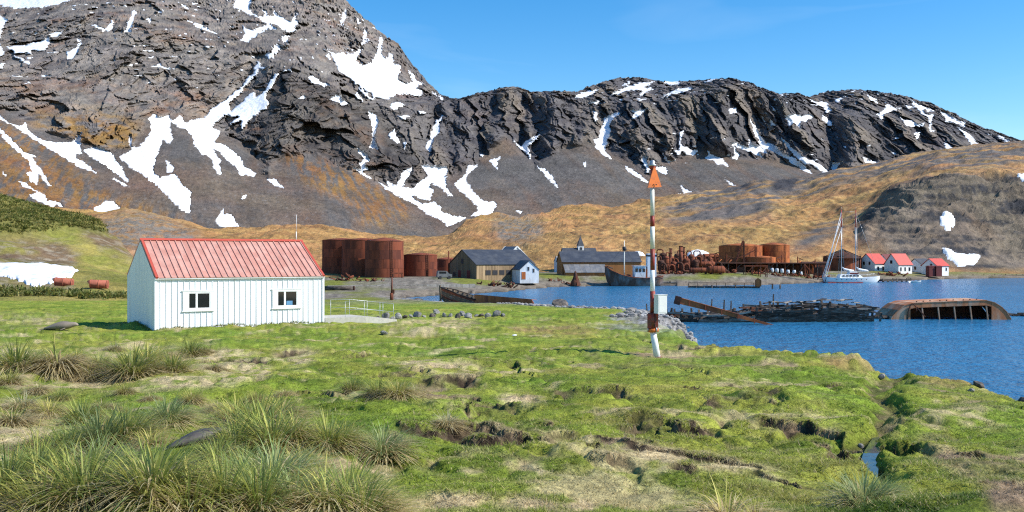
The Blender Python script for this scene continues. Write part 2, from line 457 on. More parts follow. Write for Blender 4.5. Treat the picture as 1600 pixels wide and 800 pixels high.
SNOW = [
 [(-90,-40),(130,-6),(80,10),(40,12),(22,15),(15,10),(-30,4)],
 [(-12,20),(0,24),(13,30),(5,40),(0,60),(-12,60)], [(-8,68),(0,68),(8,86),(-8,88)], [(-6,99),(0,100),(6,104),(3,108),(-6,107)],
 [(9,73),(40,70),(65,65),(75,58),(79,66),(70,78),(45,80),(52,84),(22,83),(20,78)], [(77,53),(98,48),(94,55),(80,58)],
 [(20,86),(48,98),(45,101),(22,90)], [(131,60),(120,74),(104,80),(106,94),(114,91),(122,78)],
 [(213,12),(203,28),(198,44),(192,51),(204,50),(208,30)], [(142,38),(150,38),(165,46),(175,32),(178,34),(172,48),(160,48)],
 [(229,27),(236,28),(234,38)], [(246,19),(257,14),(250,21)], [(281,5),(295,12),(292,15)], [(288,30),(310,37),(341,53),(335,52),(312,44)],
 [(51,49),(59,50),(55,54)], [(100,38),(104,40),(99,45)], [(120,60),(128,62),(122,66)],
 [(370,-8),(396,-8),(388,12),(395,22),(413,27),(412,13),(418,24),(428,26),(427,15),(437,25),(450,32),(457,35),(460,22),(466,18),(461,30),(466,33),(460,48),(467,52),(450,50),(436,42),(418,32),(428,42),(434,47),(420,44),(405,52),(385,67),(375,63),(382,52),(379,37),(385,47),(395,47),(412,40),(420,40),(398,24),(385,20),(375,14),(365,12)],
 [(440,57),(453,55),(449,67),(440,65)], [(430,67),(443,70),(432,83),(421,92),(411,84),(425,80)],
 [(253,182),(262,181),(272,190),(280,178),(290,190),(300,187),(318,185),(330,170),(350,158),(375,137),(395,115),(402,95),(408,100),(398,120),(375,145),(357,163),(360,175),(375,162),(392,145),(398,143),(400,152),(412,143),(430,115),(435,115),(428,130),(414,152),(420,158),(416,170),(395,182),(387,192),(378,203),(378,188),(355,195),(375,182),(350,180),(337,192),(330,200),(345,205),(335,222),(355,228),(362,235),(375,245),(380,258),(400,270),(398,275),(385,272),(378,276),(372,265),(355,250),(345,240),(330,229),(342,247),(347,252),(342,255),(345,270),(348,274),(340,272),(333,262),(333,250),(315,240),(303,225),(300,212),(292,203),(282,200),(265,190),(268,208),(270,220),(265,225),(255,218),(248,235),(240,255),(240,270),(250,278),(255,275),(275,272),(285,290),(300,300),(298,305),(297,335),(290,332),(275,320),(250,295),(225,275),(205,262),(185,245),(200,237),(222,225),(230,215),(235,205),(237,195),(232,185),(240,178)],
 [(260,251),(272,260),(270,268),(261,271)], [(200,208),(206,210),(205,226),(212,232),(206,235),(201,222)],
 [(-30,160),(0,178),(10,190),(30,198),(40,192),(43,200),(55,213),(70,220),(105,223),(118,218),(122,205),(127,207),(125,230),(128,240),(117,243),(130,252),(152,271),(140,268),(110,253),(80,235),(50,215),(20,197),(0,187),(-30,172)],
 [(-30,175),(0,200),(15,215),(35,235),(50,242),(58,248),(47,244),(62,262),(72,278),(82,293),(70,285),(60,270),(58,288),(48,284),(42,270),(50,268),(45,252),(25,235),(0,210),(-30,190)],
 [(27,281),(40,285),(55,298),(70,303),(75,313),(90,315),(104,326),(86,319),(84,324),(60,315),(45,305),(60,302),(35,290)],
 [(130,233),(155,228),(175,240),(190,262),(201,280),(200,286),(190,278),(165,258),(140,245)], [(178,277),(201,290),(195,290),(177,281)],
 [(146,327),(160,318),(175,312),(185,322),(192,340),(212,352),(190,353),(170,350),(158,350),(152,340)],
 [(337,345),(345,330),(350,326),(350,335),(360,333),(368,345),(377,357),(355,356),(342,354)],
 [(415,280),(428,278),(445,295),(430,290)], [(379,305),(386,305),(385,311),(379,311)], [(3,268),(12,273),(8,275)],
 [(516,80),(525,85),(537,81),(540,85),(553,83),(563,75),(567,77),(558,88),(556,95),(568,102),(578,98),(585,90),(590,75),(594,55),(598,62),(596,82),(603,95),(609,82),(615,86),(614,98),(626,103),(623,115),(620,122),(635,130),(645,128),(640,115),(637,108),(645,115),(650,125),(664,132),(655,132),(650,138),(661,140),(658,150),(640,147),(620,148),(605,155),(590,152),(583,155),(580,146),(565,138),(545,122),(530,110),(522,95)],
 [(553,142),(560,147),(569,160),(555,151)], [(558,135),(575,148),(584,157),(572,152)], [(514,156),(528,146),(532,152),(540,158),(546,163),(535,165),(525,157)],
 [(480,120),(488,117),(500,128),(521,133),(505,135),(490,130)], [(461,156),(482,147),(475,154)], [(508,86),(515,84),(516,95)],
 [(674,143),(682,147),(682,152)], [(685,146),(693,155),(688,157)], [(540,12),(535,25),(531,39),(537,35),(542,22)], [(556,26),(565,35),(560,38)],
 [(571,42),(565,70),(574,67),(577,60),(570,62),(574,50)],
 [(574,172),(583,176),(592,188),(586,210),(590,233),(580,231),(577,228),(583,215),(580,190)], [(605,210),(613,205),(616,200),(619,213),(626,221),(622,225),(615,220)],
 [(555,225),(560,230),(575,239),(579,250),(570,255),(576,264),(564,268),(562,255),(568,248),(562,240)], [(548,257),(560,264),(588,283),(575,276),(554,265)],
 [(630,222),(636,220),(632,235)], [(692,180),(686,195),(688,205),(678,215),(672,237),(665,232),(664,227),(672,217),(680,190)],
 [(619,180),(641,181),(630,187)], [(652,173),(668,176),(655,179)], [(608,166),(618,158),(633,163),(615,172)],
 [(590,282),(608,295),(605,283),(620,290),(628,270),(640,262),(644,260),(640,275),(632,283),(630,292),(645,295),(660,280),(669,276),(660,258),(675,257),(690,258),(700,260),(698,278),(696,292),(707,306),(700,305),(690,295),(680,290),(672,285),(672,290),(677,298),(672,313),(660,312),(645,305),(640,300),(645,310),(660,318),(680,316),(690,325),(688,330),(705,337),(731,338),(715,348),(700,354),(690,347),(680,340),(665,333),(650,320),(620,305),(600,293)],
 [(731,258),(740,260),(749,255),(742,265),(732,270),(728,280),(735,292),(745,305),(755,315),(770,314),(776,318),(770,331),(760,338),(735,338),(748,330),(745,322),(735,312),(720,300),(709,287),(720,280),(728,270)],
 [(764,250),(772,248),(785,244),(777,252),(778,266),(772,262)], [(750,240),(758,242),(753,247)], [(764,342),(785,338),(775,347)],
 [(797,215),(808,225),(815,230),(820,222),(843,209),(838,220),(825,228),(828,240),(830,248),(822,240),(812,232)],
 [(838,259),(855,266),(865,278),(873,295),(862,286),(850,272)], [(803,328),(818,330),(812,334)], [(875,325),(895,321),(906,322),(888,329)],
 [(945,185),(953,178),(970,175),(953,190),(955,203),(950,215),(945,235),(957,249),(945,245),(932,230),(929,216),(935,215),(940,202)],
 [(926,172),(933,174),(932,192),(928,182)], [(908,255),(916,253),(915,261)], [(975,258),(995,269),(1014,284),(1010,286),(985,271)],
 [(1002,242),(1012,242),(1010,255),(1018,262),(1012,270),(1005,255)], [(1035,238),(1044,250),(1056,250),(1045,255),(1037,248)], [(1022,262),(1041,260),(1043,274),(1032,270)],
 [(900,148),(920,142),(937,140),(920,150),(900,153)], [(985,168),(995,172),(1013,169),(1005,177),(988,187),(990,178)],
 [(1068,202),(1065,215),(1062,225),(1078,233),(1091,235),(1083,243),(1070,241),(1060,233),(1060,222),(1063,205)], [(1050,235),(1066,235),(1060,243)],
 [(1105,235),(1115,243),(1130,249),(1139,261),(1125,257),(1112,250),(1100,247),(1108,244)],
 [(1140,220),(1160,227),(1172,230),(1170,217),(1178,224),(1190,228),(1180,210),(1175,195),(1172,183),(1178,195),(1190,213),(1197,224),(1205,223),(1222,238),(1245,249),(1271,273),(1255,266),(1235,252),(1210,237),(1196,232),(1201,241),(1187,236),(1192,247),(1172,237),(1150,230)],
 [(1145,228),(1155,241),(1152,250),(1143,248),(1149,240)], [(1219,214),(1236,229),(1255,244),(1280,257),(1299,271),(1287,270),(1265,256),(1258,258),(1244,246),(1232,233)],
 [(1129,274),(1149,291),(1142,289)], [(1138,169),(1151,169),(1153,176),(1142,177)], [(1187,178),(1195,190),(1200,198),(1193,190)], [(1198,157),(1216,180),(1210,175)], [(1202,185),(1212,196),(1205,196)],
 [(1224,180),(1240,178),(1255,180),(1265,178),(1271,182),(1260,191),(1252,188),(1249,202),(1245,195),(1240,190),(1233,199),(1230,188)],
 [(1264,155),(1280,158),(1292,160),(1299,172),(1290,178),(1288,168),(1275,163)], [(1283,178),(1301,191),(1297,198),(1287,190)],
 [(985,133),(1010,128),(1025,126),(1015,132),(1003,137),(1021,137),(1010,145),(998,151),(1005,142),(985,140),(968,147),(953,149),(975,138)],
 [(1039,127),(1055,125),(1064,130),(1050,134),(1042,132)], [(1034,151),(1060,138),(1084,136),(1070,143),(1050,148)], [(918,161),(943,156),(930,163)], [(968,133),(985,127),(980,133)],
 [(1098,128),(1120,122),(1112,127)], [(1214,148),(1224,147),(1225,151)], [(1232,144),(1240,145),(1236,147)], [(993,156),(1015,154),(1000,158)],
 [(1420,155),(1435,163),(1450,169),(1462,174),(1450,174),(1440,170),(1447,178),(1461,178),(1455,190),(1456,202),(1462,207),(1453,204),(1451,182),(1440,178),(1432,168)],
 [(1467,171),(1490,182),(1509,192),(1508,198),(1490,191),(1478,186)], [(1404,180),(1412,187),(1425,188),(1435,193),(1446,192),(1440,198),(1418,197),(1410,189)],
 [(1369,178),(1382,172),(1385,163),(1404,170),(1390,175),(1382,177),(1378,186)], [(1354,147),(1366,153),(1373,163),(1360,156)], [(1303,153),(1322,151),(1308,161)],
 [(1319,145),(1339,147),(1325,149)], [(1427,208),(1439,207),(1432,217)], [(1494,197),(1510,208),(1520,215),(1531,229),(1520,229),(1510,215)], [(1555,211),(1570,215),(1585,223),(1570,221)],
 [(1473,221),(1485,227),(1489,232),(1478,233)], [(1348,246),(1360,252),(1375,254),(1370,263),(1355,263)], [(1369,145),(1379,145),(1372,149)], [(1478,186),(1488,192),(1478,190)], [(1415,164),(1430,167),(1418,170)],
 [(1300,252),(1312,255),(1308,270),(1298,270)], [(1062,290),(1085,303),(1070,302)], [(1058,302),(1082,300),(1085,306),(1060,306)],
]
snow_s = raster(SNOW, -200, -60, 2000, 460, step=0.5, blur=0.5)

def columns(a, b, fine, lo, hi, coarse):
    return np.concatenate([np.arange(lo, a, coarse), np.arange(a, b, fine), np.arange(b, hi + coarse, coarse)]).astype(np.float64)

m_foot = [(-500,300,480),(0,335,470),(200,380,490),(400,390,520),(600,398,560),(720,390,620),(800,372,680),(900,352,720),(1000,348,760),(1200,325,800),(1400,300,820),(1600,280,850),(2200,330,880)]
m_tal = [(-500,90,640),(0,182,640),(60,206,650),(120,220,660),(165,232,665),(205,238,660),(228,196,720),(255,182,740),(310,190,745),(370,228,735),(420,282,690),(448,242,720),(500,242,740),(550,265,740),(600,292,740),(650,292,780),(700,280,810),(740,262,860),(790,216,920),(835,262,870),(880,225,920),(915,222,920),(960,242,910),(1010,268,900),(1050,252,930),(1100,236,950),(1150,246,950),(1200,246,960),(1250,262,960),(1300,276,950),(1370,262,960),(1450,242,980),(1550,230,1000),(2200,280,1000)]
m_clf = [(-500,-20,900),(0,40,900),(100,22,900),(200,30,900),(300,60,900),(380,92,890),(440,106,850),(500,130,845),(560,162,860),(620,166,880),(680,163,930),(720,160,975),(760,149,1010),(803,139,1010),(850,149,1010),(900,155,1010),(1000,165,1000),(1100,150,1020),(1140,132,1030),(1180,140,1030),(1240,158,1040),(1300,185,1030),(1350,180,1040),(1420,190,1040),(1500,203,1060),(1560,215,1070),(2200,330,1050)]
m_sky = [(-500,-170,1500),(0,-80,1500),(200,-110,1450),(400,-75,1400),(500,-35,1350),(536,-2,1330),(555,14,1310),(575,33,1300),(605,58,1280),(622,68,1270),(640,95,1250),(668,128,1220),(690,149,1180),(706,154,1130),(720,154,1080),(745,146,1060),(780,138,1045),(803,134,1045),(830,143,1045),(872,142,1045),(897,144,1065),(925,133,1120),(960,123,1180),(995,120,1200),(1020,125,1200),(1050,128,1200),(1085,125,1180),(1140,122,1150),(1170,127,1120),(1190,137,1120),(1215,146,1140),(1250,146,1150),(1265,151,1160),(1290,143,1200),(1345,139,1200),(1400,147,1200),(1450,160,1200),(1500,182,1180),(1540,200,1160),(1590,218,1150),(1700,262,1100),(2200,345,1100)]
m_back = [(p, y + 60, d + 350) for p, y, d in m_sky]
pxm = columns(-40, 1650, 1.6, -500, 2200, 12)
def soft(curve, sig):
    g = np.arange(-500, 2201, 5.0); y, d = curve_cols(curve, g)
    k = np.exp(-(np.arange(-4 * sig, 4 * sig + 1, 5.0) / sig) ** 2 / 2); k /= k.sum(); h = len(k) // 2
    f = lambda a: np.convolve(np.pad(a, h, 'edge'), k, 'valid')
    return list(zip(g, f(y), f(d)))
V, PY = curtain([soft(m_foot, 40), soft(m_tal, 45), soft(m_clf, 30), m_sky, m_back], pxm, [80, 130, 95, 12])
PX = np.broadcast_to(pxm[None], PY.shape)
ytal = curve_cols(m_tal, pxm)[0][None]
X, Y, Z = V[..., 0], V[..., 1], V[..., 2]
wob = fbm(X / 45, Z / 45, Y / 90, 4, 3) * 22
rock = sstep(-9, 9, ytal - PY + wob * (1 - 0.6 * sstep(600, 760, PX)))
# the big bowl of snow below the summit and the plateau are gentler ground
sn = snow_s(PX + fbm(X / 6, Z / 6, Y / 9, 3, 91, 0.7) * 2.2, PY + fbm(X / 6, Z / 6, Y / 9, 3, 95, 0.7) * 2.2)
sn = sn - 0.3 * sat(noise(X / 2.6, Z / 2.2, Y / 3, 97) * 2.2 - 0.55) * (1 - sstep(0.85, 1.0, sn) * 0.75)
spk_m = sat((150 - PY) / 40) * (1 - sstep(520, 640, PX)) + sat((185 - PY) / 25) * sstep(880, 930, PX) + 0.8 * sat((PY - 190) / 20) * sat((262 - PY) / 15) * sstep(980, 1040, PX)
spk = noise((X + 0.5 * Z) / 11, (Z - 0.25 * X) / 4.5, Y / 16, 93) + 0.45 * noise(X / 3.5, Z / 2.5, Y / 5, 94)
sn = np.maximum(sn, sat((spk - 0.50) * 4) * sat(spk_m))
smooth_ground = sstep(0.2, 0.7, sn)
shear = X + 0.55 * Z
big = ridged(X / 70 + 0.004 * Z, Z / 260, Y / 300, 3, 11) - 0.3
mid = ridged((X + 0.18 * Z) / 30, Z / 85, Y / 90, 3, 23, 0.5)
wx = X + noise(X / 15, Z / 15, Y / 15, 33) * 6; wz = Z + noise(X / 15, Z / 15, Y / 15, 35) * 6
leftm = 1 - sstep(560, 700, PX)
fa = facets((wx + 0.45 * wz) / 17, wz / 26, 29, 1.2) * leftm + facets((wx + 0.25 * wz) / 15, wz / 62, 28, 1.3) * (1 - leftm) * 1.25
fb = facets((wx + 0.5 * wz) / 8, (wz - 0.2 * wx) / 11, 31, 1.3) * leftm + facets((wx + 0.3 * wz) / 6, (wz - 0.15 * wx) / 17, 32, 1.3) * (1 - leftm)
fc = facets((wx - 0.3 * wz) / 3.6, wz / 4.6, 37, 1.3)
fold = noise(X / 60, Z / 45, Y / 90, 52) * 26
st_l = 0.85 * Z - 0.45 * X + fold; st_r = 0.8 * Z + 0.42 * X + fold * 0.5
strata = (ridged(st_l / 7.5, X / 60, None, 3, 55, 0.6) * leftm + ridged(st_r / 8.5, X / 80, None, 3, 57, 0.6) * (1 - leftm))
fine = noise(X / 2.4, Z / 2.4, Y / 4, 45) + 0.6 * noise(X / 1.2, Z / 1.2, Y / 2, 48)
amp = rock * (1 - 0.85 * smooth_ground)
rough = 0.55 + 0.95 * sat(0.4 + 1.5 * fbm(X / 75, Z / 60, Y / 120, 2, 59))
rough = rough * leftm + (1 - leftm) * (0.75 + 0.25 * rough)
rock_rel = big * (6 + 6 * (1 - leftm)) + mid * (4.5 + 1.0 * (1 - leftm)) + fa * (5.0 + 5.0 * (1 - leftm)) - 7.0 - 5.0 * (1 - leftm) + rough * (fb * (4.2 + 0.4 * (1 - leftm)) + fc * 2.0 + fine * 0.6) + facets((wx + 0.35 * wz) / 46 + 0.25 * noise(X / 20, Z / 20, Y / 20, 63), wz / 66, 65, 1.2) * 17 * leftm + strata * (1.6 + 0.5 * (1 - leftm))
rel = rock_rel * amp
# buttress that stands out left of the central gully, its flank in front of the snow
def ridge_px(pts, w, h):
    out = np.zeros(PX.shape)
    for (ax, ay), (bx, by) in zip(pts[:-1], pts[1:]):
        t = sat(((PX - ax) * (bx - ax) + (PY - ay) * (by - ay)) / ((bx - ax) ** 2 + (by - ay) ** 2))
        dd = np.hypot(PX - ax - t * (bx - ax), PY - ay - t * (by - ay))
        out = np.maximum(out, np.exp(-(dd / w) ** 2))
    return out * h
rel += rock * ridge_px([(450, 108), (445, 180), (425, 262)], 36, 18)
rel += rock * ridge_px([(520, 150), (545, 230)], 30, 10)
rel -= ridge_px([(405, 95), (360, 160), (300, 190)], 16, 14)
for a_, b_, w_, h_ in (((792, 140), (778, 215), 16, 26), ((868, 145), (862, 225), 20, 30), ((1130, 130), (1120, 215), 26, 26), ((1000, 165), (1000, 255), 30, 16), ((1062, 165), (1060, 240), 24, 16), ((1232, 160), (1262, 250), 26, 20), ((1335, 190), (1325, 268), 24, 26), ((640, 185), (640, 270), 30, 16), ((727, 160), (722, 250), 18, 16)):
    rel += rock * ridge_px([a_, b_], w_, h_)
for a_, b_, w_, h_ in (((682, 180), (665, 230), 10, 14), ((820, 150), (815, 230), 10, 14), ((945, 180), (940, 240), 14, 14), ((1180, 180), (1190, 225), 12, 12), ((1290, 160), (1308, 262), 18, 26), ((1175, 150), (1215, 235), 10, 8)):
    rel -= rock * ridge_px([a_, b_], w_, h_)
# scree fans: gentle runnels down the slope
tal = 1 - rock
run = ridged((X + 0.25 * Y) / 26, Y / 210, None, 3, 61) * 1.4 + fbm(X / 5, Y / 5, None, 3, 66) * 0.7
run += np.clip(noise(X / 1.6, Y / 1.8, None, 69), 0.2, 1) * 1.6 + np.clip(noise(X / 4.2, Y / 4.6, None, 71), 0.35, 1) * 3.0 + ridged((X + 0.4 * Y) / 9, Y / 120, None, 2, 73) * 0.5
rel += tal * run * (1 - 0.8 * smooth_ground)
fade = np.ones(PY.shape); fade[:3] = np.linspace(0, 1, 3)[:, None]
# relief stands out of the slope, down towards the cove
D = np.stack([-X, -Y, CH - Z], -1); D /= np.linalg.norm(D, axis=-1, keepdims=True)
up = (fb * 1.3 + fc * 0.8) * amp * sstep(0.75, 0.95, (PY - PY[0:1]) / (PY[-12:-11] - PY[0:1] + 1e-6)) * (1 + 0.8 * leftm)
V = V + D * (rel * fade)[..., None]
V[..., 2] += up * fade
# colours of the ground itself
n1 = fbm(X / 70, Z / 50, Y / 70, 4, 81); n2 = fbm(X / 16, Z / 12, Y / 16, 4, 83); n3 = fbm(X / 4, Z / 4, Y / 6, 3, 87)
n1 = n1 + 0.25 * n3
c_left = np.array((0.142, 0.121, 0.108)); c_right = np.array((0.072, 0.069, 0.077))
C = c_left * leftm[..., None] + c_right * (1 - leftm[..., None])
C = mixc(C, (0.27, 0.225, 0.175), sat(n2 * 1.1 + n3 * 0.8 - 0.12) * (0.25 + 0.75 * leftm) * 0.8)
C = mixc(C, (0.21, 0.105, 0.055), sat(n1 * 1.6 + n2 * 0.8 - 0.28) * (0.1 + 0.6 * leftm))
C = mixc(C, (0.055, 0.05, 0.055), sat(-n2 * 1.6 - n3 * 0.8 - 0.12) * 0.9)
C = mixc(C, (0.30, 0.27, 0.235), sat(strata * 0.9 - 0.55) * 0.55 * (0.35 + 0.65 * leftm))
C = mixc(C, (0.24, 0.205, 0.175), sat(fb * 1.6 - 0.3) * 0.6 * (0.3 + 0.7 * leftm))
C = mixc(C, (0.20, 0.165, 0.13), sat(fa * 1.8 - 0.55) * 0.8 * (1 - leftm))
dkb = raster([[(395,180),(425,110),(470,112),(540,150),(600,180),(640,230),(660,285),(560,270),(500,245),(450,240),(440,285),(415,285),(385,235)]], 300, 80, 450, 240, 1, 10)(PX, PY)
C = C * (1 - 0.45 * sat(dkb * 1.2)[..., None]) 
och = raster([[(40,170),(100,185),(150,175),(215,190),(215,235),(150,235),(70,215)]], -100, 100, 500, 250, 1, 14)(PX, PY)
C = mixc(C, (0.25, 0.145, 0.05), sat(och * 1.3 * sat(0.6 + n2 * 1.5 + n3 * 0.8)) * rock)
T = mixc(np.broadcast_to(np.array((0.142, 0.106, 0.080)), C.shape), (0.108, 0.098, 0.090), sat(0.5 + n1 * 1.5))
T = mixc(T, (0.15, 0.098, 0.066), sat(fbm((X + 0.25 * Y) / 18, Y / 130, None, 3, 99) * 1.6 + 0.05) * 0.7)
gold_s = raster([[(430,232),(470,238),(560,270),(640,320),(640,345),(590,340),(530,310),(480,285)], [(-200,150),(0,190),(60,240),(140,290),(260,335),(330,352),(240,348),(120,330),(-200,300)],
                 [(-200,120),(0,192),(150,268),(150,280),(60,240),(-200,200)], [(550,300),(600,330),(620,352),(560,350)]], -200, 60, 2000, 340, 1, 9)(PX, PY)
T = mixc(T, (0.24, 0.125, 0.045), sat(gold_s * 1.4 * sat(0.42 + fbm((X + 0.3 * Y) / 4.5, Y / 34, None, 4, 103, 0.7) * 1.5)))
T = mixc(T, (0.20, 0.185, 0.175), sat(noise(X / 1.8, Y / 2.4, None, 109) * 2 - 0.5) * 0.7)
T = mixc(T, (0.05, 0.045, 0.045), sat(noise(X / 2.2, Y / 3.2, None, 113) * 2 - 0.55) * 0.8)
C = C * rock[..., None] + T * (1 - rock[..., None])
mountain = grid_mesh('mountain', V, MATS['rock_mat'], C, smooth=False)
tag(mountain, kind='structure', label='craggy grey brown mountain ridge streaked with snow above scree slopes')

# snow lies as its own smoother surface in gullies and on ledges; rock edges poke through it
rs = np.where(sn > 0.27, 0.35 + sat((sn - 0.27) * 3) * 0.9, -2.0)
VS = V + D * rs[..., None]
snow_o = grid_mesh('snow', VS, MATS['snow'], None, keep=(sn > 0.27))
tag(snow_o, kind='structure', label='white snow lying in gullies and on ledges of the mountain')

# ================================================================== SETTING: foothills and the right-hand hill
def hill(name, curves, px, rows, relfun, colfun, label, matname='hill_mat'):
    V, PY = curtain(curves, px, rows)
    PX = np.broadcast_to(px[None], PY.shape)
    d = relfun(PX, PY, V)
    V = V.copy(); V[..., 2] += d
    o = grid_mesh(name, V, MATS[matname], colfun(PX, PY, V), smooth=(name == 'green_hill'))
    tag(o, kind='structure', label=label)
    return V, PX, PY

f_foot = [(-500,440,205),(0,440,205),(300,440,205),(500,436,215),(700,434,235),(850,434,245),(1060,434,250)]
f_mid = [(-500,385,300),(150,380,310),(260,385,315),(400,392,320),(560,398,330),(700,402,330),(800,404,330),(900,404,330),(1060,404,330)]
f_crest = [(-500,310,440),(0,322,450),(130,330,460),(190,330,460),(225,336,470),(260,345,470),(320,357,470),(400,358,470),(470,351,470),(520,356,480),(560,366,480),(640,374,470),(690,371,460),(706,362,460),(722,345,470),(745,337,480),(775,336,490),(800,343,490),(840,333,520),(880,323,540),(930,322,560),(980,322,570),(1060,322,570)]
f_back = [(p, y + 25, d + 120) for p, y, d in f_crest]
def f_rel(PX, PY, V):
    X, Y = V[..., 0], V[..., 1]
    f = sstep(225, 300, Y)
    return f * (fbm(X / 34, Y / 60, None, 4, 201) * 2.6 + ridged(X / 16, Y / 40, None, 3, 207) * 0.8 + fbm(X / 5, Y / 7, None, 3, 211) * 0.5 + noise(X / 1.2, Y / 1.8, None, 213) * 0.25)
def f_col(PX, PY, V):
    X, Y = V[..., 0], V[..., 1]
    a = fbm(X / 25, Y / 40, None, 4, 221); b = fbm(X / 3.2, Y / 8, None, 4, 227, 0.7)
    C = mixc(np.broadcast_to(np.array((0.39, 0.210, 0.076)), PX.shape + (3,)), (0.28, 0.155, 0.052), sat(0.5 + a * 1.6))
    C = mixc(C, (0.47, 0.31, 0.125), sat(b * 1.2 - 0.1) * 0.7)
    C = mixc(C, (0.17, 0.105, 0.055), sat(-b * 1.3 - 0.25) * 0.8)
    sc = raster([[(150,345),(230,340),(300,365),(330,400),(220,395),(150,380)], [(770,340),(840,345),(850,372),(810,385),(775,372)]], 0, 300, 1100, 150, 1, 10)(PX, PY)
    C = mixc(C, (0.18, 0.155, 0.125), sat(sc * 1.5 * sat(0.6 + b)))
    return C
pxf = columns(-20, 1060, 2.6, -500, 1060, 14)
hill('foothills', [soft(f_foot, 20), soft(f_mid, 30), soft(f_crest, 6), soft(f_back, 6)], pxf, [45, 70, 8], f_rel, f_col, 'golden brown grassy foothills below the mountain')

h_foot = [(740,434,268),(850,434,270),(1000,433,275),(1200,432,285),(1300,431,292),(1400,430,300),(1500,430,308),(1600,430,312),(2200,430,320)]
h_m1 = [(740,408,330),(850,400,340),(1000,385,350),(1150,372,360),(1250,375,352),(1340,372,345),(1400,372,342),(1480,378,348),(1540,385,352),(1600,380,358),(2200,370,380)]
h_m2 = [(740,398,380),(850,372,400),(1000,352,430),(1150,338,430),(1250,334,420),(1340,332,400),(1400,308,378),(1450,288,376),(1540,280,382),(1580,284,385),(1610,300,380),(1700,300,390),(2200,300,400)]
h_crest = [(740,393,430),(800,384,450),(835,365,470),(880,346,500),(950,329,540),(1020,313,560),(1100,303,580),(1150,294,585),(1180,286,580),(1215,288,580),(1250,284,590),(1300,269,600),(1400,247,620),(1500,232,640),(1600,222,650),(1800,205,660),(2200,190,680)]
h_back = [(p, y + 30, d + 160) for p, y, d in h_crest]
bl_s = raster([[(1345,350),(1395,306),(1450,286),(1560,280),(1640,300),(1640,425),(1500,420),(1400,405),(1345,385)]], 1000, 200, 700, 260, 1, 6)
def h_rel(PX, PY, V):
    X, Y, Z = V[..., 0], V[..., 1], V[..., 2]
    f = sstep(285, 380, Y)
    bl = bl_s(PX, PY); a_w = noise(X / 14, Z / 8, Y / 20, 319)
    r = fbm(X / 40, Y / 60, None, 4, 301) * 2.2 + fbm(X / 9, Y / 14, None, 3, 311) * 1.1 + ridged((X - 0.5 * Y) / 30, Y / 60, None, 3, 305) * 1.2
    r += bl * (ridged(X / 26 + 0.5 * a_w, Z / 5, Y / 40, 3, 321) * 2.6 + ridged(X / 8, Z / 2.4, Y / 12, 3, 325) * 1.3)
    return f * r
def h_col(PX, PY, V):
    X, Y, Z = V[..., 0], V[..., 1], V[..., 2]
    a = fbm(X / 30, Y / 55, None, 4, 331); b = fbm(X / 2.6, Y / 6, None, 4, 337, 0.7); s = fbm(X / 60, (Y - 0.4 * X) / 16, None, 4, 341)
    C = mixc(np.broadcast_to(np.array((0.43, 0.236, 0.084)), PX.shape + (3,)), (0.31, 0.165, 0.060), sat(0.5 + a * 1.6))
    C = mixc(C, (0.50, 0.335, 0.135), sat(b * 1.3 - 0.05) * 0.75)
    C = mixc(C, (0.14, 0.09, 0.048), sat(-b * 1.9 - 0.3) * 0.9)
    gr = raster([[(1030,330),(1100,300),(1180,285),(1290,270),(1400,248),(1500,233),(1600,222),(1700,215),(1700,250),(1560,262),(1400,270),(1280,300),(1190,340),(1100,350),(1040,348)],
                 [(1235,392),(1290,345),(1345,330),(1350,345),(1300,372),(1245,400)], [(1340,360),(1365,352),(1380,365),(1365,378),(1340,378)]], 700, 180, 1000, 260, 1, 9)(PX, PY)
    C = mixc(C, (0.140, 0.120, 0.105), sat(gr * 1.4 * sat(0.6 + s * 1.8)))
    dk = raster([[(1205,290),(1230,280),(1250,287),(1235,300),(1210,300)], [(1130,300),(1180,288),(1165,298)], [(1420,255),(1480,240),(1440,252)]], 1100, 220, 420, 110, 1, 2)(PX, PY)
    C = mixc(C, (0.055, 0.052, 0.055), dk)
    bl = sat(bl_s(PX + b * 10, PY + a * 12) * 1.4)
    B = mixc(np.broadcast_to(np.array((0.165, 0.132, 0.098)), PX.shape + (3,)), (0.052, 0.05, 0.052), sat(0.3 + fbm(X / 20, Z / 2.6, Y / 24, 4, 351) * 2.6))
    B = mixc(B, (0.26, 0.20, 0.13), sat(b * 1.2 - 0.15) * 0.7)
    B = mixc(B, (0.24, 0.14, 0.055), sat(a * 1.6 - 0.35) * 0.8)
    return C * (1 - bl[..., None]) + B * bl[..., None]
pxh = columns(740, 1640, 2.2, 740, 2200, 14)
HV, HPX, HPY = hill('hill', [soft(h_foot, 20), soft(h_m1, 30), soft(h_m2, 24), soft(h_crest, 8), soft(h_back, 8)], pxh, [45, 60, 75, 8], h_rel, h_col, 'golden grassy hill with dark slate bluff behind the whaling station')
def patch(name, polys, box, HV, HPX, HPY, lift, label, blur=2):
    s = raster(polys, *box, 0.5, blur)(HPX + fbm(HPX / 7, HPY / 7, None, 2, 9) * 2, HPY + fbm(HPX / 7, HPY / 7, None, 2, 19) * 1.5)
    P = HV.copy(); P[..., 2] += np.where(s > 0.4, lift, -0.15); P[..., 1] -= np.where(s > 0.4, lift, 0.0)
    o = grid_mesh(name, P, MATS['snow'], None, keep=(s > 0.4))
    return tag(o, label, 'snow', 'snow patches on the lower slopes', kind='thing')
patch('snow_patch', [[(1472,358),(1480,354),(1489,361),(1491,369),(1481,384),(1475,379),(1469,366)]], (1440, 330, 100, 120), HV, HPX, HPY, 0.35, 'small arrow shaped snow patch high on the slate bluff')
patch('snow_patch', [[(1464,393),(1476,401),(1494,406),(1512,408),(1531,409),(1524,418),(1497,419),(1483,411)]], (1440, 370, 120, 70), HV, HPX, HPY, 0.35, 'long low snow patch behind the houses at the foot of the bluff')
